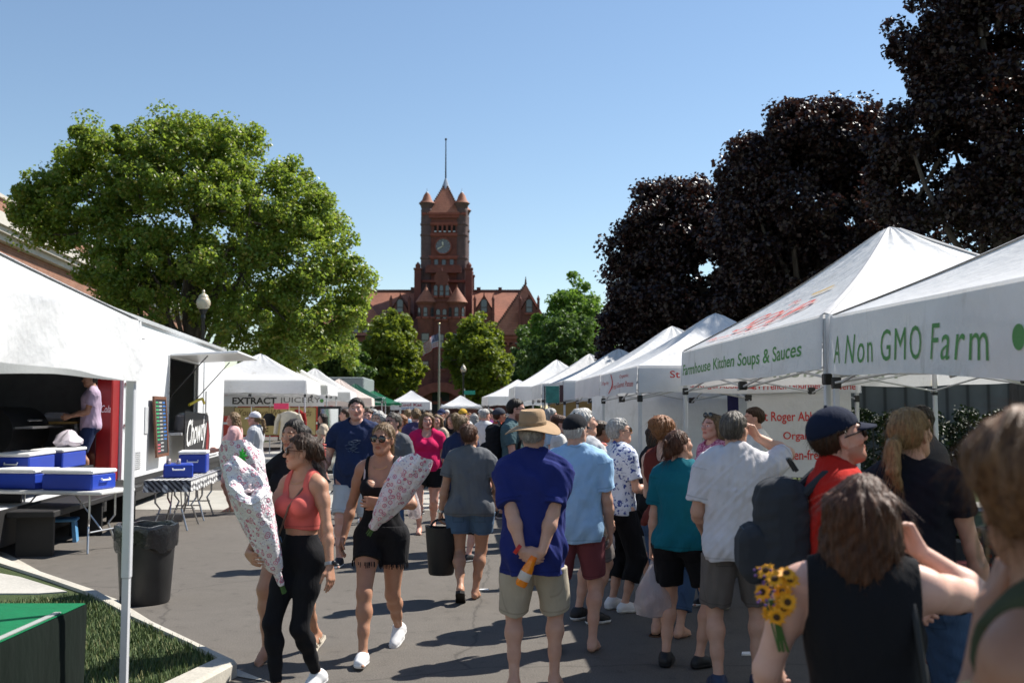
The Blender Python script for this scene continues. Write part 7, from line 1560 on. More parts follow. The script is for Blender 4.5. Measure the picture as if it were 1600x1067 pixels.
for sx in (1, -1): tube_on(pQ, [pQ['ch'](p) for p in ((sx * .13, -.075, 1.30), (sx * .128, -.045, 1.415), (sx * .12, .02, 1.452), (sx * .115, .07, 1.40), (sx * .11, .105, 1.325))], .0065, mat('nude_strap', (.62, .48, .44), .7), 'bra_strap')
# 4 hat man
x_, y_ = XY(833, 6.25)
pK = person('man in tan bush hat and royal blue tee, hands clasped behind his back', x_, y_, h=1.70, face=-4, sex='m', tone=FAIR, w=1.07, belly=.4, head=(-12, -6, 0), rh=(.055, -.205, .865), lh=(-.045, -.225, .835), rpole=(.75, -.8, 0), lpole=(-.75, -.8, 0), rdir=(-.80, -.05, -.35), ldir=(.75, -.05, -.55), rpalm=(0, .9, .2), lpalm=(0, .9, .3), rcurl=34, lcurl=40, rf=(.13, .06, 0, -10, 0), lf=(-.12, -.04, 0, 10, 0),
    hair=dict(style='short', col='grey', vol=.7), top=dict(m=ROYAL, hem=.745, loose=.021, sleeve=.80, flare=.016, folds=.005), bottom=dict(m=KHAKI, hem=.48, loose=.03, flare=.018), shoes=dict(m=BSH, kind='flip', sole=DSOLE), extra=[(bush_hat, dict(m=TANHAT)), (wristband, dict(sx=-1, m=mat('red_band', (.55, .03, .02), .5), off=-.03, r=.036))], res=.0058)
# 5 sky blue tee and black cap
x_, y_ = XY(900, 7.35)
pI = person('man in a pale blue tee, maroon shorts and a black cap', x_, y_, h=1.69, face=-8, sex='m', tone=FAIR, w=1.08, head=(-28, -4, 0), rf=(.12, -.06, 0, -10, 0), lf=(-.15, -.12, 0, 5, 0), rh=(.25, .08, .87), hair=dict(style='short', col='white', vol=.6), top=dict(m=SKYB, hem=.80, loose=.022, sleeve=.72, folds=.0045), bottom=dict(m=MAROON, hem=.53, loose=.022, flare=.012), shoes=dict(m=BSH, kind='flip', sole=DSOLE), extra=[(cap, dict(m=cloth('black_cap', (.015, .016, .02)), back=False))])
# 6 white haired
x_, y_ = XY(914, 8.3)
person('white haired person looking right, just beyond the man in the pale blue tee', x_, y_, h=1.74, face=-55, sex='m', tone=FAIR, head=(-15, -12, 0), hair=dict(style='short', col='white', vol=1.5), top=dict(m=LGREY, hem=.84), bottom=dict(m=TAUPE, hem=.5), shoes=dict(m=BSH))
# 7 grey tee with the bucket bag
x_, y_ = XY(735, 9.25)
pN = person('woman in a grey tee and denim shorts carrying a black tote', x_, y_, h=1.60, face=-3, tone=TAN, w=1.24, hips=1.05, head=(-22, -6, 0), lh=(-.305, .02, .83), lcurl=62, rh=(.24, .2, .98), rf=(.05, .04, 0, -6, 0), lf=(-.07, -.24, .08, 4, -34), hair=dict(style='updo', col='auburn', vol=.9), top=dict(m=GREYT_, hem=.84, loose=.020, sleeve=.58), bottom=dict(m=DENIM, hem=.67, loose=.018), shoes=dict(m=BRS, kind='flip', sole=DSOLE), extra=[(wristband, dict(sx=-1, m=mat('silver', (.6, .6, .6), .3, .8)))])
# 8 black tee blonde bun
x_, y_ = XY(722, 11.6)
person('woman in a black tee with a blonde bun, just beyond the grey tee woman', x_, y_, h=1.68, face=-35, tone=PINK, w=1.15, head=(-20, -8, 0), hair=dict(style='bun', col='dblonde', vol=1.2), top=dict(m=NAVY, hem=.84, loose=.022, scoop=.3), bottom=dict(m=BLKN, hem=.3), shoes=dict(m=BSH))
# 9 hot pink
x_, y_ = XY(667, 14.3)
person('woman in a hot pink tee and dark shorts walking towards the camera', x_, y_, h=1.70, face=182, tone=PINK, w=1.30, head=(12, 0, 0), bust=1.25, belly=.5, rh=(.29, .06, .87), lh=(-.30, .05, .86), rf=(.09, .2, 0), lf=(-.09, -.2, .04, 0, -20), hair=dict(style='bob', col='dblonde', vol=.9, length=.10), top=dict(m=PINKT, hem=.90, loose=.018, scoop=.5), bottom=dict(m=BLKN, hem=.66, loose=.018), shoes=dict(m=BRS, kind='sandal', sole=DSOLE), res=.0075)
# 10 navy man
x_, y_ = XY(557, 11.4)
pT = person('big dark haired man in a navy tee with faded print, hair cropped short', x_, y_, h=1.87, face=176, sex='m', tone=PINK, w=1.25, belly=.9, head=(10, -4, 0), rh=(.33, .12, .93), lh=(-.31, .0, .90), rf=(.12, .2, 0), lf=(-.11, -.22, .05, 0, -20), hair=dict(style='short', col='dark', vol=.8), top=dict(m=NAVY, hem=.80, loose=.024), bottom=dict(m=LGREY, hem=.5), shoes=dict(m=BSH), res=.0072)
b = MB(); rng = np.random.default_rng(2)
FP = mat('faded_print', (.09, .12, .18), .8)
for k in range(11):
    u0 = rng.uniform(-.10, .03); z0 = 1.30 - .012 * k + rng.uniform(-.01, .01); n_ = 5; L_ = rng.uniform(.05, .12)
    pts = [pT['ch']((u0 + L_ * i / n_, .148 + .030 * math.cos((u0 + L_ * i / n_) * 9), z0 + .01 * math.sin(i + k))) for i in range(n_ + 1)]; b.tube([Vector(p) * pT['s'] for p in pts], .003, 5)
o_ = b.build('shirt_print', FP, pT['root']); o_['kind'] = 'stuff'
# 11..16 people between
x_, y_ = XY(613, 11.6); person('man in grey tee and sunglasses half hidden behind the blonde woman', x_, y_, h=1.70, face=165, sex='m', tone=PINK, head=(-25, -8, 0), hair=dict(style='short', col='greybrown'), top=dict(m=GREYT_, hem=.84), bottom=dict(m=JEANS, hem=.12), shoes=dict(m=BSH), extra=[(sunglasses, {}), ], res=.0075)
x_, y_ = XY(592, 13.4)
pM = person('grey haired woman wearing a white face mask beyond the navy man', x_, y_, h=1.72, face=172, tone=FAIR, head=(-20, 0, 0), hair=dict(style='bob', col='grey', length=.07, vol=1.1), top=dict(m=STRIPE, hem=.84), bottom=dict(m=BLKN, hem=.2), shoes=dict(m=BSH), res=.0078)
b = MB(); b.ball(Vector(pM['hd']((0, .064, -.06))) * pM['s'], (.058, .052, .046), 14, 8); b.build('face_mask', mat('mask_white', (.66, .70, .74), .8), pM['root'], True)
x_, y_ = XY(803, 12.6); pY = person('dark haired man in sunglasses and teal-grey tee wearing a black backpack', x_, y_, h=1.87, face=-108, sex='m', tone=PINK, head=(15, 4, 0), beard=(.42, .34, .3), rh=(.12, .28, 1.05), lh=(-.1, .30, 1.05), hair=dict(style='short', col='dark', vol=1.0), top=dict(m=TGREY, hem=.84), bottom=dict(m=C_('navy_twill', (.02, .03, .06)), hem=.1), shoes=dict(m=BSH), extra=[(sunglasses, {})], res=.0072)
x_, y_ = XY(779, 16.2); person('man in orange-red tee, black shorts and a slate cap', x_, y_, h=1.76, face=-65, sex='m', tone=TAN, rh=(.1, .3, 1.05), hair=dict(style='short', col='brown'), top=dict(m=ORNG, hem=.84), bottom=dict(m=BLKN, hem=.52), shoes=dict(m=BSH), extra=[(cap, dict(m=cloth('slate_cap', (.05, .055, .07))))], res=.0085)
x_, y_ = XY(366, 17.2); person('woman with long fair hair in a pale pink blouse by the end of the trailer', x_, y_, h=1.70, face=95, tone=PINK, lh=(-.12, .30, 1.08), rh=(.12, .30, 1.08), hair=dict(style='long', col='dblonde', length=.44), top=dict(m=LPINK, hem=.70, loose=.03), bottom=dict(m=LPINK, hem=.5, loose=.02), shoes=dict(m=WSAND, kind='sandal', sole=WSAND), res=.0085)
x_, y_ = XY(399, 17.0); person('woman in white cap and light grey sweater with a fair ponytail', x_, y_, h=1.70, face=85, tone=PINK, lh=(-.12, .28, 1.1), rh=(.12, .28, 1.05), hair=dict(style='pony', col='dblonde', length=.26), top=dict(m=LGREY, hem=.86, sleeve=.95, loose=.026), bottom=dict(m=C_('indigo_twill', (.02, .022, .045)), hem=.1), shoes=dict(m=WSH), extra=[(cap, dict(m=cloth('white_cap', (.66, .64, .68))))], res=.0085)
p_ = ftl(-.30, -1.42); person('cook in a lilac tee and navy shorts standing inside the kitchen bay', p_.x, p_.y, z=TF + .005, h=1.80, face=120, sex='m', tone=BROWN, w=1.1, rh=(.1, .3, 1.05), lh=(-.1, .3, 1.05), hair=dict(style='crop', col='dark'), top=dict(m=LILAC, hem=.84), bottom=dict(m=NAVY, hem=.5), shoes=dict(m=BSH), res=.0085, group='stall keepers')
# queue on the right
x_, y_ = XY(964, 8.75)
pH = person('grey haired woman in a blue and white print blouse and black capri trousers', x_, y_, h=1.66, face=-62, tone=FAIR, w=1.08, head=(-14, -10, 0), rh=(.14, .30, 1.10), lh=(-.06, .34, 1.08), rcurl=40, lcurl=40, lean=4, hair=dict(style='short', col='grey', vol=1.5), top=dict(m=BLUEPR, hem=.88, loose=.022, sleeve=.7), bottom=dict(m=BLKN, hem=.27, loose=.02, flare=.01, name='capri_trousers'), shoes=dict(m=WSH), extra=[(sunglasses, dict(m=mat('amber_lens', (.30, .14, .02), .1)))])
x_, y_ = XY(938, 10.4); person('person in a salmon vest and dark hair between two white tent poles', x_, y_, h=1.62, face=-75, tone=BROWN, hair=dict(style='updo', col='brown', vol=.8), top=dict(m=SALM, kind='tight', hem=.88, loose=.012, scoop=.08), bottom=dict(m=JEANS, hem=.1), shoes=dict(m=BSH), res=.0075)
x_, y_ = XY(1012, 9.4); person('dark haired person in black leaning over the stall beside the print blouse', x_, y_, h=1.64, face=-70, tone=TAN, lean=16, head=(0, -12, 0), rh=(.14, .42, 1.0), lh=(-.1, .44, 1.0), hair=dict(style='bob', col='dark', length=.07), top=dict(m=BLKN, hem=.86), bottom=dict(m=BLKN, hem=.6), shoes=dict(m=mat('red_trainer', (.25, .02, .03), .5)), res=.0075)
x_, y_ = XY(1040, 7.75)
pG = person('ginger haired woman in a rust vest and rolled blue jeans behind the teal woman', x_, y_, h=1.68, face=-32, tone=FAIR, w=1.02, head=(-10, -10, 0), rh=(.12, .32, 1.08), lh=(-.12, .30, 1.08), hair=dict(style='updo', col='ginger', vol=1.15), top=dict(m=RUST, kind='tight', hem=.87, loose=.010, scoop=.06, back=.03, strap=(.10, .045), arm_z=1.33, name='vest'), bottom=dict(m=JEANS, hem=.20, loose=.018, name='jeans'), shoes=dict(m=BRS, kind='sandal', sole=BRS), extra=[(claw_clip, dict(m=mat('dark_clip', (.02, .015, .012), .3), p=(.0, -.10, .09)))])
x_, y_ = XY(1064, 6.85)
pF = person('woman in a teal jersey and black shorts carrying a plastic bag', x_, y_, h=1.60, face=-24, tone=FAIR, w=1.10, hips=1.03, head=(-34, -16, 0), lh=(-.255, .06, .82), lcurl=60, rh=(.14, .33, 1.02), rf=(.11, .02, 0, -30, 0), lf=(-.13, -.02, 0, 5, 0), hair=dict(style='lowbun', col='auburn', vol=.85), top=dict(m=TEAL, hem=.865, loose=.020, sleeve=.72), bottom=dict(m=BLKN, hem=.60, loose=.022, flare=.015), shoes=dict(m=BSH, sole=BSH), res=.0058)
x_, y_ = XY(1113, 8.9); person('fair woman in a pink print top facing the queue with sunglasses on her hair', x_, y_, h=1.70, face=115, tone=PINK, head=(8, -8, 0), hair=dict(style='bob', col='dblonde', length=.09), top=dict(m=PINKPR, hem=.85), bottom=dict(m=JEANS, hem=.1), shoes=dict(m=BSH), extra=[(sunglasses, dict(up=1))], res=.007)
x_, y_ = XY(1148, 6.3)
pE = person('man in a white tee and taupe shorts with his right hand raised to his ear', x_, y_, h=1.72, face=-6, sex='m', tone=FAIR, w=1.12, belly=.3, head=(-30, -5, 0), rh=(.155, .115, 1.58), rpole=(1, .2, -.8), rcurl=40, rdir=(-.45, -.15, .8), rpalm=(-.8, -.3, -.3), lh=(-.20, .22, .98), rf=(.12, .05, 0, -15, 0), lf=(-.13, -.05, 0, 10, 0), hair=dict(style='short', col='greybrown', vol=.75), top=dict(m=WTEE, hem=.81, loose=.024, sleeve=.74, folds=.0045), bottom=dict(m=TAUPE, hem=.52, loose=.026, flare=.016), shoes=dict(m=NVS, sole=NVS), res=.0058)
x_, y_ = XY(1298, 4.15)
pC = person('man in a red tee, navy cap and sunglasses wearing a grey backpack', x_, y_, h=1.74, face=-96, sex='m', tone=PINK, w=1.02, lean=5, head=(10, -16, 0), rh=(.20, .24, .98), lh=(-.1, .32, 1.02), neck=1.05, beard=(.70, .60, .56), hair=dict(style='short', col='brown', vol=.8), top=dict(m=REDT, hem=.84, loose=.022), bottom=dict(m=JEANS, hem=.1), shoes=dict(m=BSH), extra=[(cap, dict(m=cloth('navy_cap', (.010, .015, .035)))), (sunglasses, {})], res=.0055)
x_, y_ = XY(1424, 4.55)
pD = person('woman in a black tee with a blonde ponytail at the farm stall', x_, y_, h=1.74, face=-38, tone=FAIR, w=1.12, head=(-14, -10, 0), rh=(.28, .12, .88), lh=(-.1, .34, 1.05), hair=dict(style='pony', col='blonde', length=.20, vol=1.05), top=dict(m=C_('black_cotton', (.012, .013, .020)), hem=.84, loose=.018, sleeve=.42), bottom=dict(m=JEANS, hem=.1), shoes=dict(m=BSH), res=.0055)
x_, y_ = XY(1340, 2.82)
pB = person('woman with a brown bob and black vest, one hand at her face', x_, y_, h=1.545, face=-14, tone=(.62, .38, .30), w=1.30, arm=1.12, head=(-10, -8, 3), rh=(.195, .165, 1.49), rpole=(1, -.1, -.9), rcurl=55, rdir=(-.5, .1, .75), rpalm=(-.5, -.6, 0), lh=(-.275, .22, .98), lpole=(-.35, -1, 0), lcurl=62, ldir=(-.1, .9, .1), hair=dict(style='bob', col='auburn', length=.16, vol=1.06), top=dict(m=BLKN, kind='tight', hem=.80, loose=.010, folds=.0014, scoop=.02, back=-.02, strap=(.115, .05), arm_z=1.22, name='vest'), bottom=dict(m=BLKN, hem=.1, loose=.016), shoes=dict(m=BSH), res=.0052)
tube_on(pB, [pB['ch'](p) for p in ((.165, -.20, .95), (.155, -.165, 1.15), (.142, -.128, 1.30), (.132, -.085, 1.42), (.128, -.02, 1.462), (.128, .06, 1.41), (.13, .12, 1.28), (.15, .15, 1.1))], .011, mat('black_strap', (.012, .012, .013), .6), 'bag_strap')
x_, y_ = XY(1640, 1.60)
pA = person('nearest woman with pinned up auburn hair and a hoop earring at the right edge', x_, y_, h=1.70, face=40, tone=BROWN, w=.92, roll=-5, head=(-52, -3, 0), lh=(.09, .15, 1.42), lpole=(-.1, .2, -1), lcurl=78, ldir=(.35, -.2, .8), lpalm=(.6, -.6, .1), hair=dict(style='updo', col='chestnut', vol=1.4), top=dict(m=OLIVE, kind='tank', hem=.8, loose=.008, back=.05, strap=(.085, .022), arm_z=1.24, name='vest'), bottom=dict(m=JEANS, hem=.1), shoes=dict(m=BSH), extra=[(earring, dict(sx=-1, m=mat('horn_hoop', (.25, .17, .09), .35), r=.032))], res=.005)
# ---- the far crowd, each with a look of their own
TOPS = {'white': (.62, .62, .62), 'navy': (.02, .03, .08), 'charcoal': (.055, .055, .06), 'pale blue': (.35, .47, .60), 'red': (.42, .03, .025), 'mustard': (.50, .30, .04), 'plum': (.16, .03, .18), 'black': (.012, .012, .013), 'mint': (.30, .50, .40), 'beige': (.48, .40, .31), 'orange': (.55, .16, .04), 'dusky purple': (.07, .055, .12)}
BOTS = {'black': (.013, .013, .015), 'denim': (.07, .12, .2), 'khaki': (.4, .35, .27), 'grey': (.16, .16, .17)}
def far(px, d, hair, hs, top_, bot, face, sex, wh='', capc=None, h=None, tone=PINK, group='far crowd before the courthouse', w=1.0, res=None):
    hn = {'dblonde': 'fair', 'greybrown': 'mouse brown', 'auburn': 'reddish brown'}.get(hair, hair); x, y = XY(px, d)
    ex = [(cap, dict(m=cloth('cap_' + capc, TOPS[capc])))] if capc else []
    lab = f"{'man' if sex == 'm' else 'woman'} in a {top_} top{' and ' + capc + ' cap' if capc else ''} with {hn} hair {wh}"
    return person(lab, x, y, h=h or (1.76 if sex == 'm' else 1.66), face=face, sex=sex, w=w, tone=tone, rh=random.choice([None, (.12, .3, 1.05)]), lh=random.choice([None, (-.12, .3, 1.05)]), rf=(.1, random.uniform(-.15, .2), 0), lf=(-.1, random.uniform(-.2, .15), 0),
        hair=dict(style=hs, col=hair), top=dict(m=cloth('top_' + top_, TOPS[top_])), bottom=dict(m=cloth('bot_' + bot, BOTS[bot]), hem=random.choice([.52, .12])), shoes=dict(m=random.choice([WSH, BSH])), extra=ex, res=res or (.009 if d < 22 else .0115 if d < 34 else .014), group=group, face_detail=d < 24, head=(random.uniform(-20, 20), 0, 0))
FAR = [(650, 16.8, 'dblonde', 'short', 'dusky purple', 'black', 20, 'm', 'left of the hot pink tee'), (683, 18.0, 'dblonde', 'bob', 'beige', 'denim', 175, 'f', 'just right of the hot pink tee'), (705, 19.0, 'brown', 'long', 'black', 'black', 190, 'f', 'facing us above the pink bouquet'), (690, 22.5, 'dark', 'short', 'charcoal', 'denim', 160, 'm', 'beside the flagpole', 'navy'),
 (757, 18.5, 'grey', 'short', 'white', 'grey', -30, 'm', 'by the orange-red tee'), (765, 20.5, 'greybrown', 'short', 'plum', 'denim', -60, 'm', 'behind the one in a white top'), (628, 18.5, 'ginger', 'bob', 'mustard', 'denim', 150, 'f', 'above the blonde woman in sunglasses'), (637, 22, 'dblonde', 'short', 'pale blue', 'khaki', 10, 'm', 'walking away at left'),
 (575, 15.5, 'brown', 'short', 'charcoal', 'khaki', 170, 'm', 'left of the masked woman'), (602, 17.5, 'dblonde', 'pony', 'white', 'denim', 0, 'f', 'right of the masked woman'), (741, 25, 'grey', 'bob', 'navy', 'khaki', 30, 'f', 'in mid street beyond the blonde bun'), (752, 28, 'dark', 'short', 'beige', 'black', 180, 'm', 'far down mid street', 'white'), (773, 24, 'dblonde', 'long', 'orange', 'denim', -70, 'f', 'by the first far tents on the right'),
 (716, 30, 'brown', 'bob', 'red', 'denim', 170, 'f', 'far off beside the flagpole'), (661, 31, 'dark', 'short', 'white', 'denim', 0, 'm', 'far off over the hot pink tee'), (698, 34, 'white', 'short', 'mint', 'khaki', 165, 'm', 'far off under the left young tree'), (733, 36, 'ginger', 'long', 'black', 'grey', 180, 'f', 'far off under the street lamp'), (759, 38, 'brown', 'short', 'pale blue', 'khaki', 190, 'm', 'before the pyramid canopy'), (672, 40, 'dblonde', 'bob', 'plum', 'black', 20, 'f', 'far off before the ice stall'), (645, 42, 'grey', 'short', 'red', 'khaki', 175, 'm', 'far off before the ice stall'), (622, 44, 'brown', 'long', 'white', 'denim', 175, 'f', 'far off before the green tents'), (610, 36, 'dark', 'bob', 'mustard', 'black', 150, 'f', 'far off before the green tents'),
 (789, 22, 'brown', 'bob', 'mint', 'denim', -80, 'f', 'at the stalls behind the black backpack'), (828, 18.5, 'dark', 'short', 'red', 'grey', -70, 'm', 'over the tan hat', 'black'), (846, 17.0, 'dark', 'short', 'black', 'denim', -85, 'm', 'beside the teal sign', 'black'), (859, 15.0, 'grey', 'short', 'pale blue', 'khaki', -80, 'm', 'at the right stalls', None), (815, 22, 'dblonde', 'pony', 'beige', 'denim', -60, 'f', 'at the right stalls far off'), (875, 13.5, 'auburn', 'updo', 'white', 'denim', -90, 'f', 'under the teal stall sign'), (770, 30, 'dark', 'short', 'navy', 'khaki', -90, 'm', 'by the far right tents', 'red'), (795, 32, 'grey', 'bob', 'orange', 'black', 100, 'f', 'by the far right tents'),
 (540, 21, 'brown', 'short', 'mint', 'denim', 100, 'm', 'walking past the left stalls'), (505, 24, 'dark', 'bob', 'beige', 'black', 95, 'f', 'at the juice stall'), (655, 25, 'brown', 'pony', 'navy', 'denim', 5, 'f', 'in mid street behind the hot pink tee'), (723, 21.5, 'brown', 'crop', 'white', 'denim', -20, 'm', 'over the blonde bun', 'mustard'), (585, 26, 'grey', 'short', 'beige', 'grey', 170, 'm', 'beyond the masked woman'), (570, 32, 'dblonde', 'long', 'pale blue', 'denim', 160, 'f', 'far off before the green tents')]
for f_ in FAR: far(*f_)
for px, d, hh, tp, wh in ((1180, 10.8, 'brown', 'white', 'keeping the soup stall under the tall tent'), (1440, 7.6, 'dark', 'charcoal', 'keeping the farm stall on the right'), (905, 18.5, 'brown', 'charcoal', 'keeping the stall with the tan side wall')): far(px, d, hh, 'short', tp, 'denim', 100, 'm', wh, group='stall keepers', res=.008)

# ---------------------------------------------------------------- things carried
def paper_mat():
    t = NT('flower_print_paper'); v = t.coords(); q = t.n('ShaderNodeTexVoronoi'); q.inputs['Scale'].default_value = 24; q.inputs['Randomness'].default_value = .85; t.l(v, q.inputs['Vector'])
    q2 = t.n('ShaderNodeTexVoronoi'); q2.inputs['Scale'].default_value = 60; t.l(v, q2.inputs['Vector'])
    a = t.ramp(q.outputs['Distance'], [(.0, (.42, .02, .10)), (.10, (.50, .05, .14)), (.14, (.74, .68, .70)), (.24, (.74, .66, .69)), (.27, (.55, .16, .24)), (.36, (.58, .22, .30)), (.40, (.76, .74, .75))]); b_ = t.ramp(q2.outputs['Distance'], [(.0, (.35, .20, .42)), (.20, (.55, .42, .60)), (.26, (1, 1, 1))])
    t.l(t.mix(1.0, a, b_, 'MULTIPLY'), t.b.inputs['Base Color']); t.b.inputs['Roughness'].default_value = .5; n_ = t.noise(v, 9, 5, .65); t.bump(n_.outputs['Fac'], 1.0, .06); return t.m
PAPER = paper_mat()
def bouquet(label, tip, mouth, r0, r1, bloom, seed, flat=.8, group='paper wrapped bouquets', closed=False):
    tip, mouth = Vector(tip), Vector(mouth); ax = mouth - tip; L = ax.length; q = ax.to_track_quat('Z', 'Y'); root = thing('bouquet', label, 'bouquet', tip, 0, group); root.rotation_mode = 'QUATERNION'; root.rotation_quaternion = q
    rng = np.random.default_rng(seed); n = 64; prof = [(r0 * .75, 0.0), (r0, .02 * L), (r0 * 1.15, .12 * L)] + [(r0 * 1.15 + (r1 - r0 * 1.15) * (t ** .56), L * (.12 + .76 * t)) for t in np.linspace(.06, 1, 18)] + [(r1 * .97, L * .93), (r1 * .90, L * 1.0), (r1 * .82, L * .985), (r1 * .78, L * .86), (r1 * .45, L * .6)]
    if closed: prof = prof[:-4] + [(r1 * 1.0, L * .95), (r1 * .80, L * 1.02), (r1 * .5, L * 1.03), (r1 * .15, L * 1.0)]
    p1, p2 = rng.uniform(0, 6, 2); e_ = lambda z: max(0, z / L - .2)
    def fn(p, t, r):
        k = 1 + .10 * e_(p.z) * math.sin(2 * t + p2 + p.z * 6) + .07 * math.sin(3 * t + p1 + p.z * 9) + .035 * math.sin(7 * t + p2 - p.z * 14) + .02 * math.sin(13 * t + p.z * 30); e = max(0, p.z / L - .55)
        return Vector((p.x * k * (1 + .1 * e), p.y * k * flat, p.z + e * .34 * L * math.sin(t + p1) + .03 * L * e * math.sin(5 * t)))
    b = MB(); b.lathe(prof, n=n, fn=fn); b.build('wrap', PAPER, root, True)
    b = MB()
    for k in range(4 if closed else 16):
        a, rr = rng.uniform(0, 6.28), r1 * .6 * math.sqrt(rng.random()); c = Vector((rr * math.cos(a), rr * math.sin(a) * flat, L * rng.uniform(.84, .97))); 
        for j in range(9): th = rng.uniform(0, 6.28); b.ball(c + Vector((.018 * math.cos(th), .018 * math.sin(th), rng.uniform(-.01, .012))), (.014, .014, .008), 6, 4)
    o = b.build('flowers', bloom, root, True); o['kind'] = 'stuff'
    b = MB()
    for k in range(8): a = rng.uniform(0, 6.28); b.tube([(r0 * .3 * math.cos(a), r0 * .3 * math.sin(a), .02), (r0 * .45 * math.cos(a), r0 * .45 * math.sin(a), -.05)], .004, 5)
    o = b.build('stems', mat('flower_stem', (.06, .13, .03), .6), root); o['kind'] = 'stuff'
wR = pR['world'](pR['arm'][1]['W'] + pR['arm'][1]['d'] * .08)
bouquet('large flower print paper bouquet in the arm of the coral woman', at(440, 914, 6.04), at(380, 748, 5.93), .032, .185, mat('pale_bloom', (.72, .60, .60), .7), 21, .62, closed=True)
bouquet('flower print bouquet with a green bow, behind the larger bouquet', at(425, 850, 6.85), at(374, 704, 6.75), .035, .165, mat('leaf_bloom', (.05, .40, .06), .6), 22)
bouquet('flower print bouquet with a red lining held by the blonde woman', at(581, 826, 6.80), at(650, 722, 6.78), .040, .15, mat('red_bloom', (.55, .04, .05), .6), 23)
lf = MB()
g0 = at(378, 712, 6.60)
for k in range(9): a = k * .7; lf.tube([g0, g0 + Vector((.035 * math.cos(a), .01 * math.sin(a * 3), .045 * math.sin(a)))], [.012, .004], 5)
tag(lf.build('ribbon', mat('bright_green_ribbon', (.04, .50, .05), .5)), 'bright green bow tied on the bouquet behind the coral woman', 'ribbon')
# sunflowers
sfl = at(1210, 926, 2.78); sf = thing('sunflower_bunch', 'bunch of yellow sunflowers with purple sprigs beside the bob haired woman', 'flowers', sfl); sf.scale = (.70,) * 3; rng = np.random.default_rng(5); YP = mat('sunflower_petal', (.78, .33, .008), .6, var=.25, scale=30); DCN = mat('sunflower_centre', (.06, .028, .01), .9, bump=.6)
for k in range(13):
    c = Vector((rng.uniform(-.055, .06), rng.uniform(-.05, .05), rng.uniform(-.085, .085))); nrm = Vector((c.x * 6 - .3, -.75 + rng.uniform(-.3, .3), c.z * 5 + .25)).normalized(); M = Matrix.Translation(c) @ nrm.to_track_quat('Z', 'Y').to_matrix().to_4x4(); b = MB()
    for j in range(15):
        a = j * 6.283 / 15 + rng.uniform(-.1, .1); l = rng.uniform(.024, .036); w_ = .0075; ca, sa = math.cos(a), math.sin(a); P = lambda r, t, z: M @ Vector((r * ca - t * sa, r * sa + t * ca, z)); b.add([P(.010, -w_ * .5, 0), P(.010 + l * .5, -w_, .004), P(.010 + l, 0, -.003 + rng.uniform(-.008, .01)), P(.010 + l * .5, w_, .004), P(.010, w_ * .5, 0)], [(0, 1, 2, 3, 4)])
    fl_ = b.build('petals', YP, sf); b = MB(); b.lathe([(.013, -.003), (.0135, .004), (.008, .009), (.002, .010)], n=12, M=M); b.build('centre', DCN, fl_, True)
b = MB()
for k in range(26):
    p = Vector((rng.uniform(-.075, .05), rng.uniform(-.03, .05), rng.uniform(-.05, .10))); b.ball(p, .006, 6, 4)
o = b.build('sprigs', mat('purple_sprig', (.14, .06, .22), .7), sf); o['kind'] = 'stuff'
b = MB()
for k in range(10): b.tube([(rng.uniform(-.04, .04), .02, -.03), (.05 + rng.uniform(-.02, .02), .06, -.24)], .004, 5)
b.build('stems', mat('flower_stem'), sf)['kind'] = 'stuff'
# black tote
hN = pN['world'](pN['arm'][-1]['palm']); tt = thing('tote_bag', 'black slatted tote hanging from the hand of the grey tee woman', 'bag', (hN.x, hN.y, hN.z - .50)); TB = mat('tote_black', (.013, .013, .014), .45, bump=.3)
b = MB(); b.lathe([(.105, 0), (.118, .02), (.148, .40), (.152, .44), (.146, .44), (.10, .03)], n=40, sy=.75, fn=lambda p, t, r: (p.x * (1 + .012 * math.sin(18 * t)), p.y * (1 + .012 * math.sin(18 * t)), p.z + .012 * math.cos(2 * t) * (p.z > .3))); b.build('bag_body', TB, tt, True)
for sy in (-1, 1):
    b = MB(); b.tube([(.10 * math.cos(a), sy * .03 * math.sin(a) + sy * .08 * (1 - math.sin(a)), .42 + .085 * math.sin(a)) for a in np.linspace(0, math.pi, 11)], .009, 6); b.build('handle', TB, tt, True)
# orange bottle
bp = pK['world'](pK['arm'][-1]['palm'] + V(-.01, -.025, -.03)); bo_ = thing('bottle', 'small orange drink bottle held behind the back of the hat man', 'bottle', bp); bo_.rotation_euler = (0, R(205), R(0)); 
b = MB(); b.lathe([(.024, -.02), (.026, .0), (.034, .03), (.036, .05), (.036, .13), (.030, .145), (.01, .148)], n=20); b.build('bottle_body', mat('orange_drink', (.85, .24, .01), .12, spec=.6), bo_, True); b = MB(); b.lathe([(.022, -.05), (.023, -.048), (.023, -.02), (.018, -.018)], n=18); b.build('lid', mat('orange_lid', (.8, .18, .01), .4), bo_, True); b = MB(); b.lathe([(.0366, .055), (.0372, .056), (.0372, .105), (.0366, .106)], n=20); b.build('sleeve', mat('bottle_sleeve', (.62, .55, .48), .5), bo_, True)
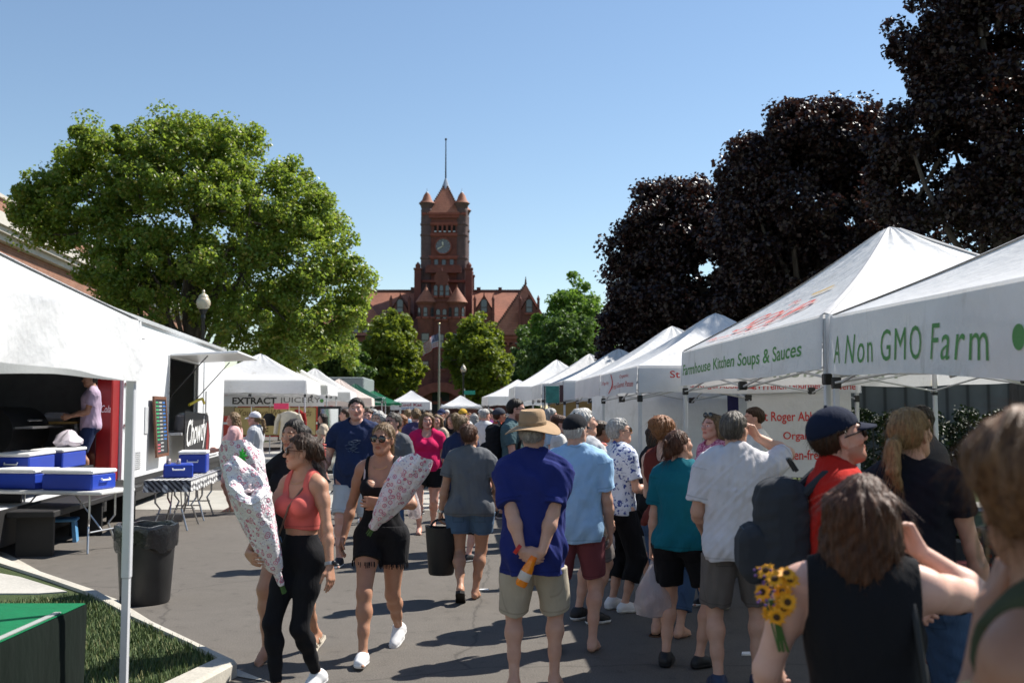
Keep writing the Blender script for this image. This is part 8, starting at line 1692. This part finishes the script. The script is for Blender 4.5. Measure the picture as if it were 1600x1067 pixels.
# plastic bags
def plastic():
    t = NT('thin_plastic'); v = t.coords(); n_ = t.noise(v, 16, 5, .6); t.b.inputs['Base Color'].default_value = (.72, .66, .67, 1); t.b.inputs['Roughness'].default_value = .3; t.bump(n_.outputs['Fac'], .9, .03); tr = t.n('ShaderNodeBsdfTransparent'); tl = t.n('ShaderNodeBsdfTranslucent'); tl.inputs['Color'].default_value = (.75, .68, .69, 1)
    m1 = t.n('ShaderNodeMixShader'); m1.inputs[0].default_value = .4; t.l(t.b.outputs[0], m1.inputs[1]); t.l(tl.outputs[0], m1.inputs[2]); m2 = t.n('ShaderNodeMixShader'); m2.inputs[0].default_value = .42; t.l(m1.outputs[0], m2.inputs[1]); t.l(tr.outputs[0], m2.inputs[2]); t.l(m2.outputs[0], t.out.inputs['Surface']); return t.m
PLAS = plastic()
def pbag(label, p, h, r, fill):
    t = thing('plastic_bag', label, 'bag', (p.x, p.y, p.z - h), 0, 'plastic carrier bags'); ph = random.uniform(0, 6)
    b = MB(); b.lathe([(r * .35, 0), (r * .85, .04 * h), (r, .22 * h), (r * .92, .42 * h), (r * .6, .66 * h), (r * .28, .86 * h), (r * .12, h)], n=40, sy=.75, fn=lambda q, a, rr: (q.x * (1 + .07 * math.sin(5 * a + ph + q.z * 14) + .05 * math.sin(11 * a - q.z * 20)), q.y * (1 + .07 * math.sin(4 * a + ph) + .05 * math.sin(9 * a + q.z * 25)), q.z)); b.build('bag_film', PLAS, t, True)
    b = MB(); 
    for k in range(7): a = k * .9; b.ball((r * .4 * math.cos(a), r * .3 * math.sin(a), .10 * h + (k % 3) * .08 * h + .02), r * .28, 10, 7)
    b.build('contents', fill, t, True)['kind'] = 'stuff'
pbag('pinkish plastic carrier bag hanging from the hand of the teal woman', pF['world'](pF['arm'][-1]['palm'] + V(0, 0, -.02)), .40, .135, mat('onion', (.50, .34, .32), .5))
pbag('grey plastic bag hanging between the maroon shorts and the black capris', at(938, 775, 8.5) + Vector((0, 0, -.1)), .42, .12, mat('bread', (.45, .40, .38), .7))
pbag('small pale bag hanging at the left of the pink tee woman', at(648, 765, 13.9), .40, .09, mat('bread'))
# backpacks
def backpack(label, c, m, k=1.0):
    root = thing('backpack', label, 'backpack', c['world'](c['ch']((0, -.225, 1.22))), c['root'].rotation_euler.z, 'backpacks'); s = c['s']
    def sd_box(name, lo, hi, rr, seed, par): 
        P = []; lo, hi = V(*lo) + rr, V(*hi) - rr
        for a in (0, .5, 1):
            for z in np.linspace(0, 1, 8): P.append(Cone((lo[0], lo[1] + (hi[1] - lo[1]) * a, lo[2] + (hi[2] - lo[2]) * z), (hi[0], lo[1] + (hi[1] - lo[1]) * a, lo[2] + (hi[2] - lo[2]) * z), rr, rr, .05))
        F = Field(P, .007); F.noise(.0028, 22, seed); v, q = F.mesh(1); return np_mesh(name, v, q, m, par)
    bd = sd_box('bag_body', (-.155 * k, -.10, -.26 * k), (.155 * k, .085, .25 * k), .06, 3, root); sd_box('front_pocket', (-.12 * k, -.165, -.24 * k), (.12 * k, -.07, .0), .04, 4, root)
    b = MB(); b.tube([(-.125 * k, -.150, -.015), (0, -.17, .008), (.125 * k, -.150, -.015)], .006, 6); b.build('zip', mat('zip_black', (.012, .012, .013), .5), bd)
    b = MB(); b.box((-.035, -.176, -.155), (.035, -.168, -.115)); b.build('patch', mat('white_patch', (.6, .6, .6), .6), root); b = MB(); b.tube([(-.03, .06, .24), (-.02, .03, .29), (.02, .03, .29), (.03, .06, .24)], .009, 6); b.build('top_handle', mat('zip_black'), root, True)
    inv = Matrix.Rotation(-c['root'].rotation_euler.z, 3, 'Z')
    for sx in (-1, 1):
        pts = [c['ch'](p) for p in ((sx * .10, -.165, 1.38), (sx * .105, -.09, 1.465), (sx * .112, -.01, 1.482), (sx * .122, .08, 1.42), (sx * .128, .132, 1.30), (sx * .150, .10, 1.15), (sx * .165, .0, 1.04), (sx * .13, -.15, 1.0))]
        b = MB(); b.tube([inv @ (c['world'](p) - Vector(root.location)) for p in pts], .019 * s, 8); b.build('shoulder_strap', m, root, True)
backpack('grey canvas backpack with a white patch worn by the man in red', pC, C_('grey_canvas', (.036, .039, .046)), .80)
backpack('black backpack worn by the tall man in sunglasses further back', pY, C_('black_canvas', (.014, .014, .016)), .95)
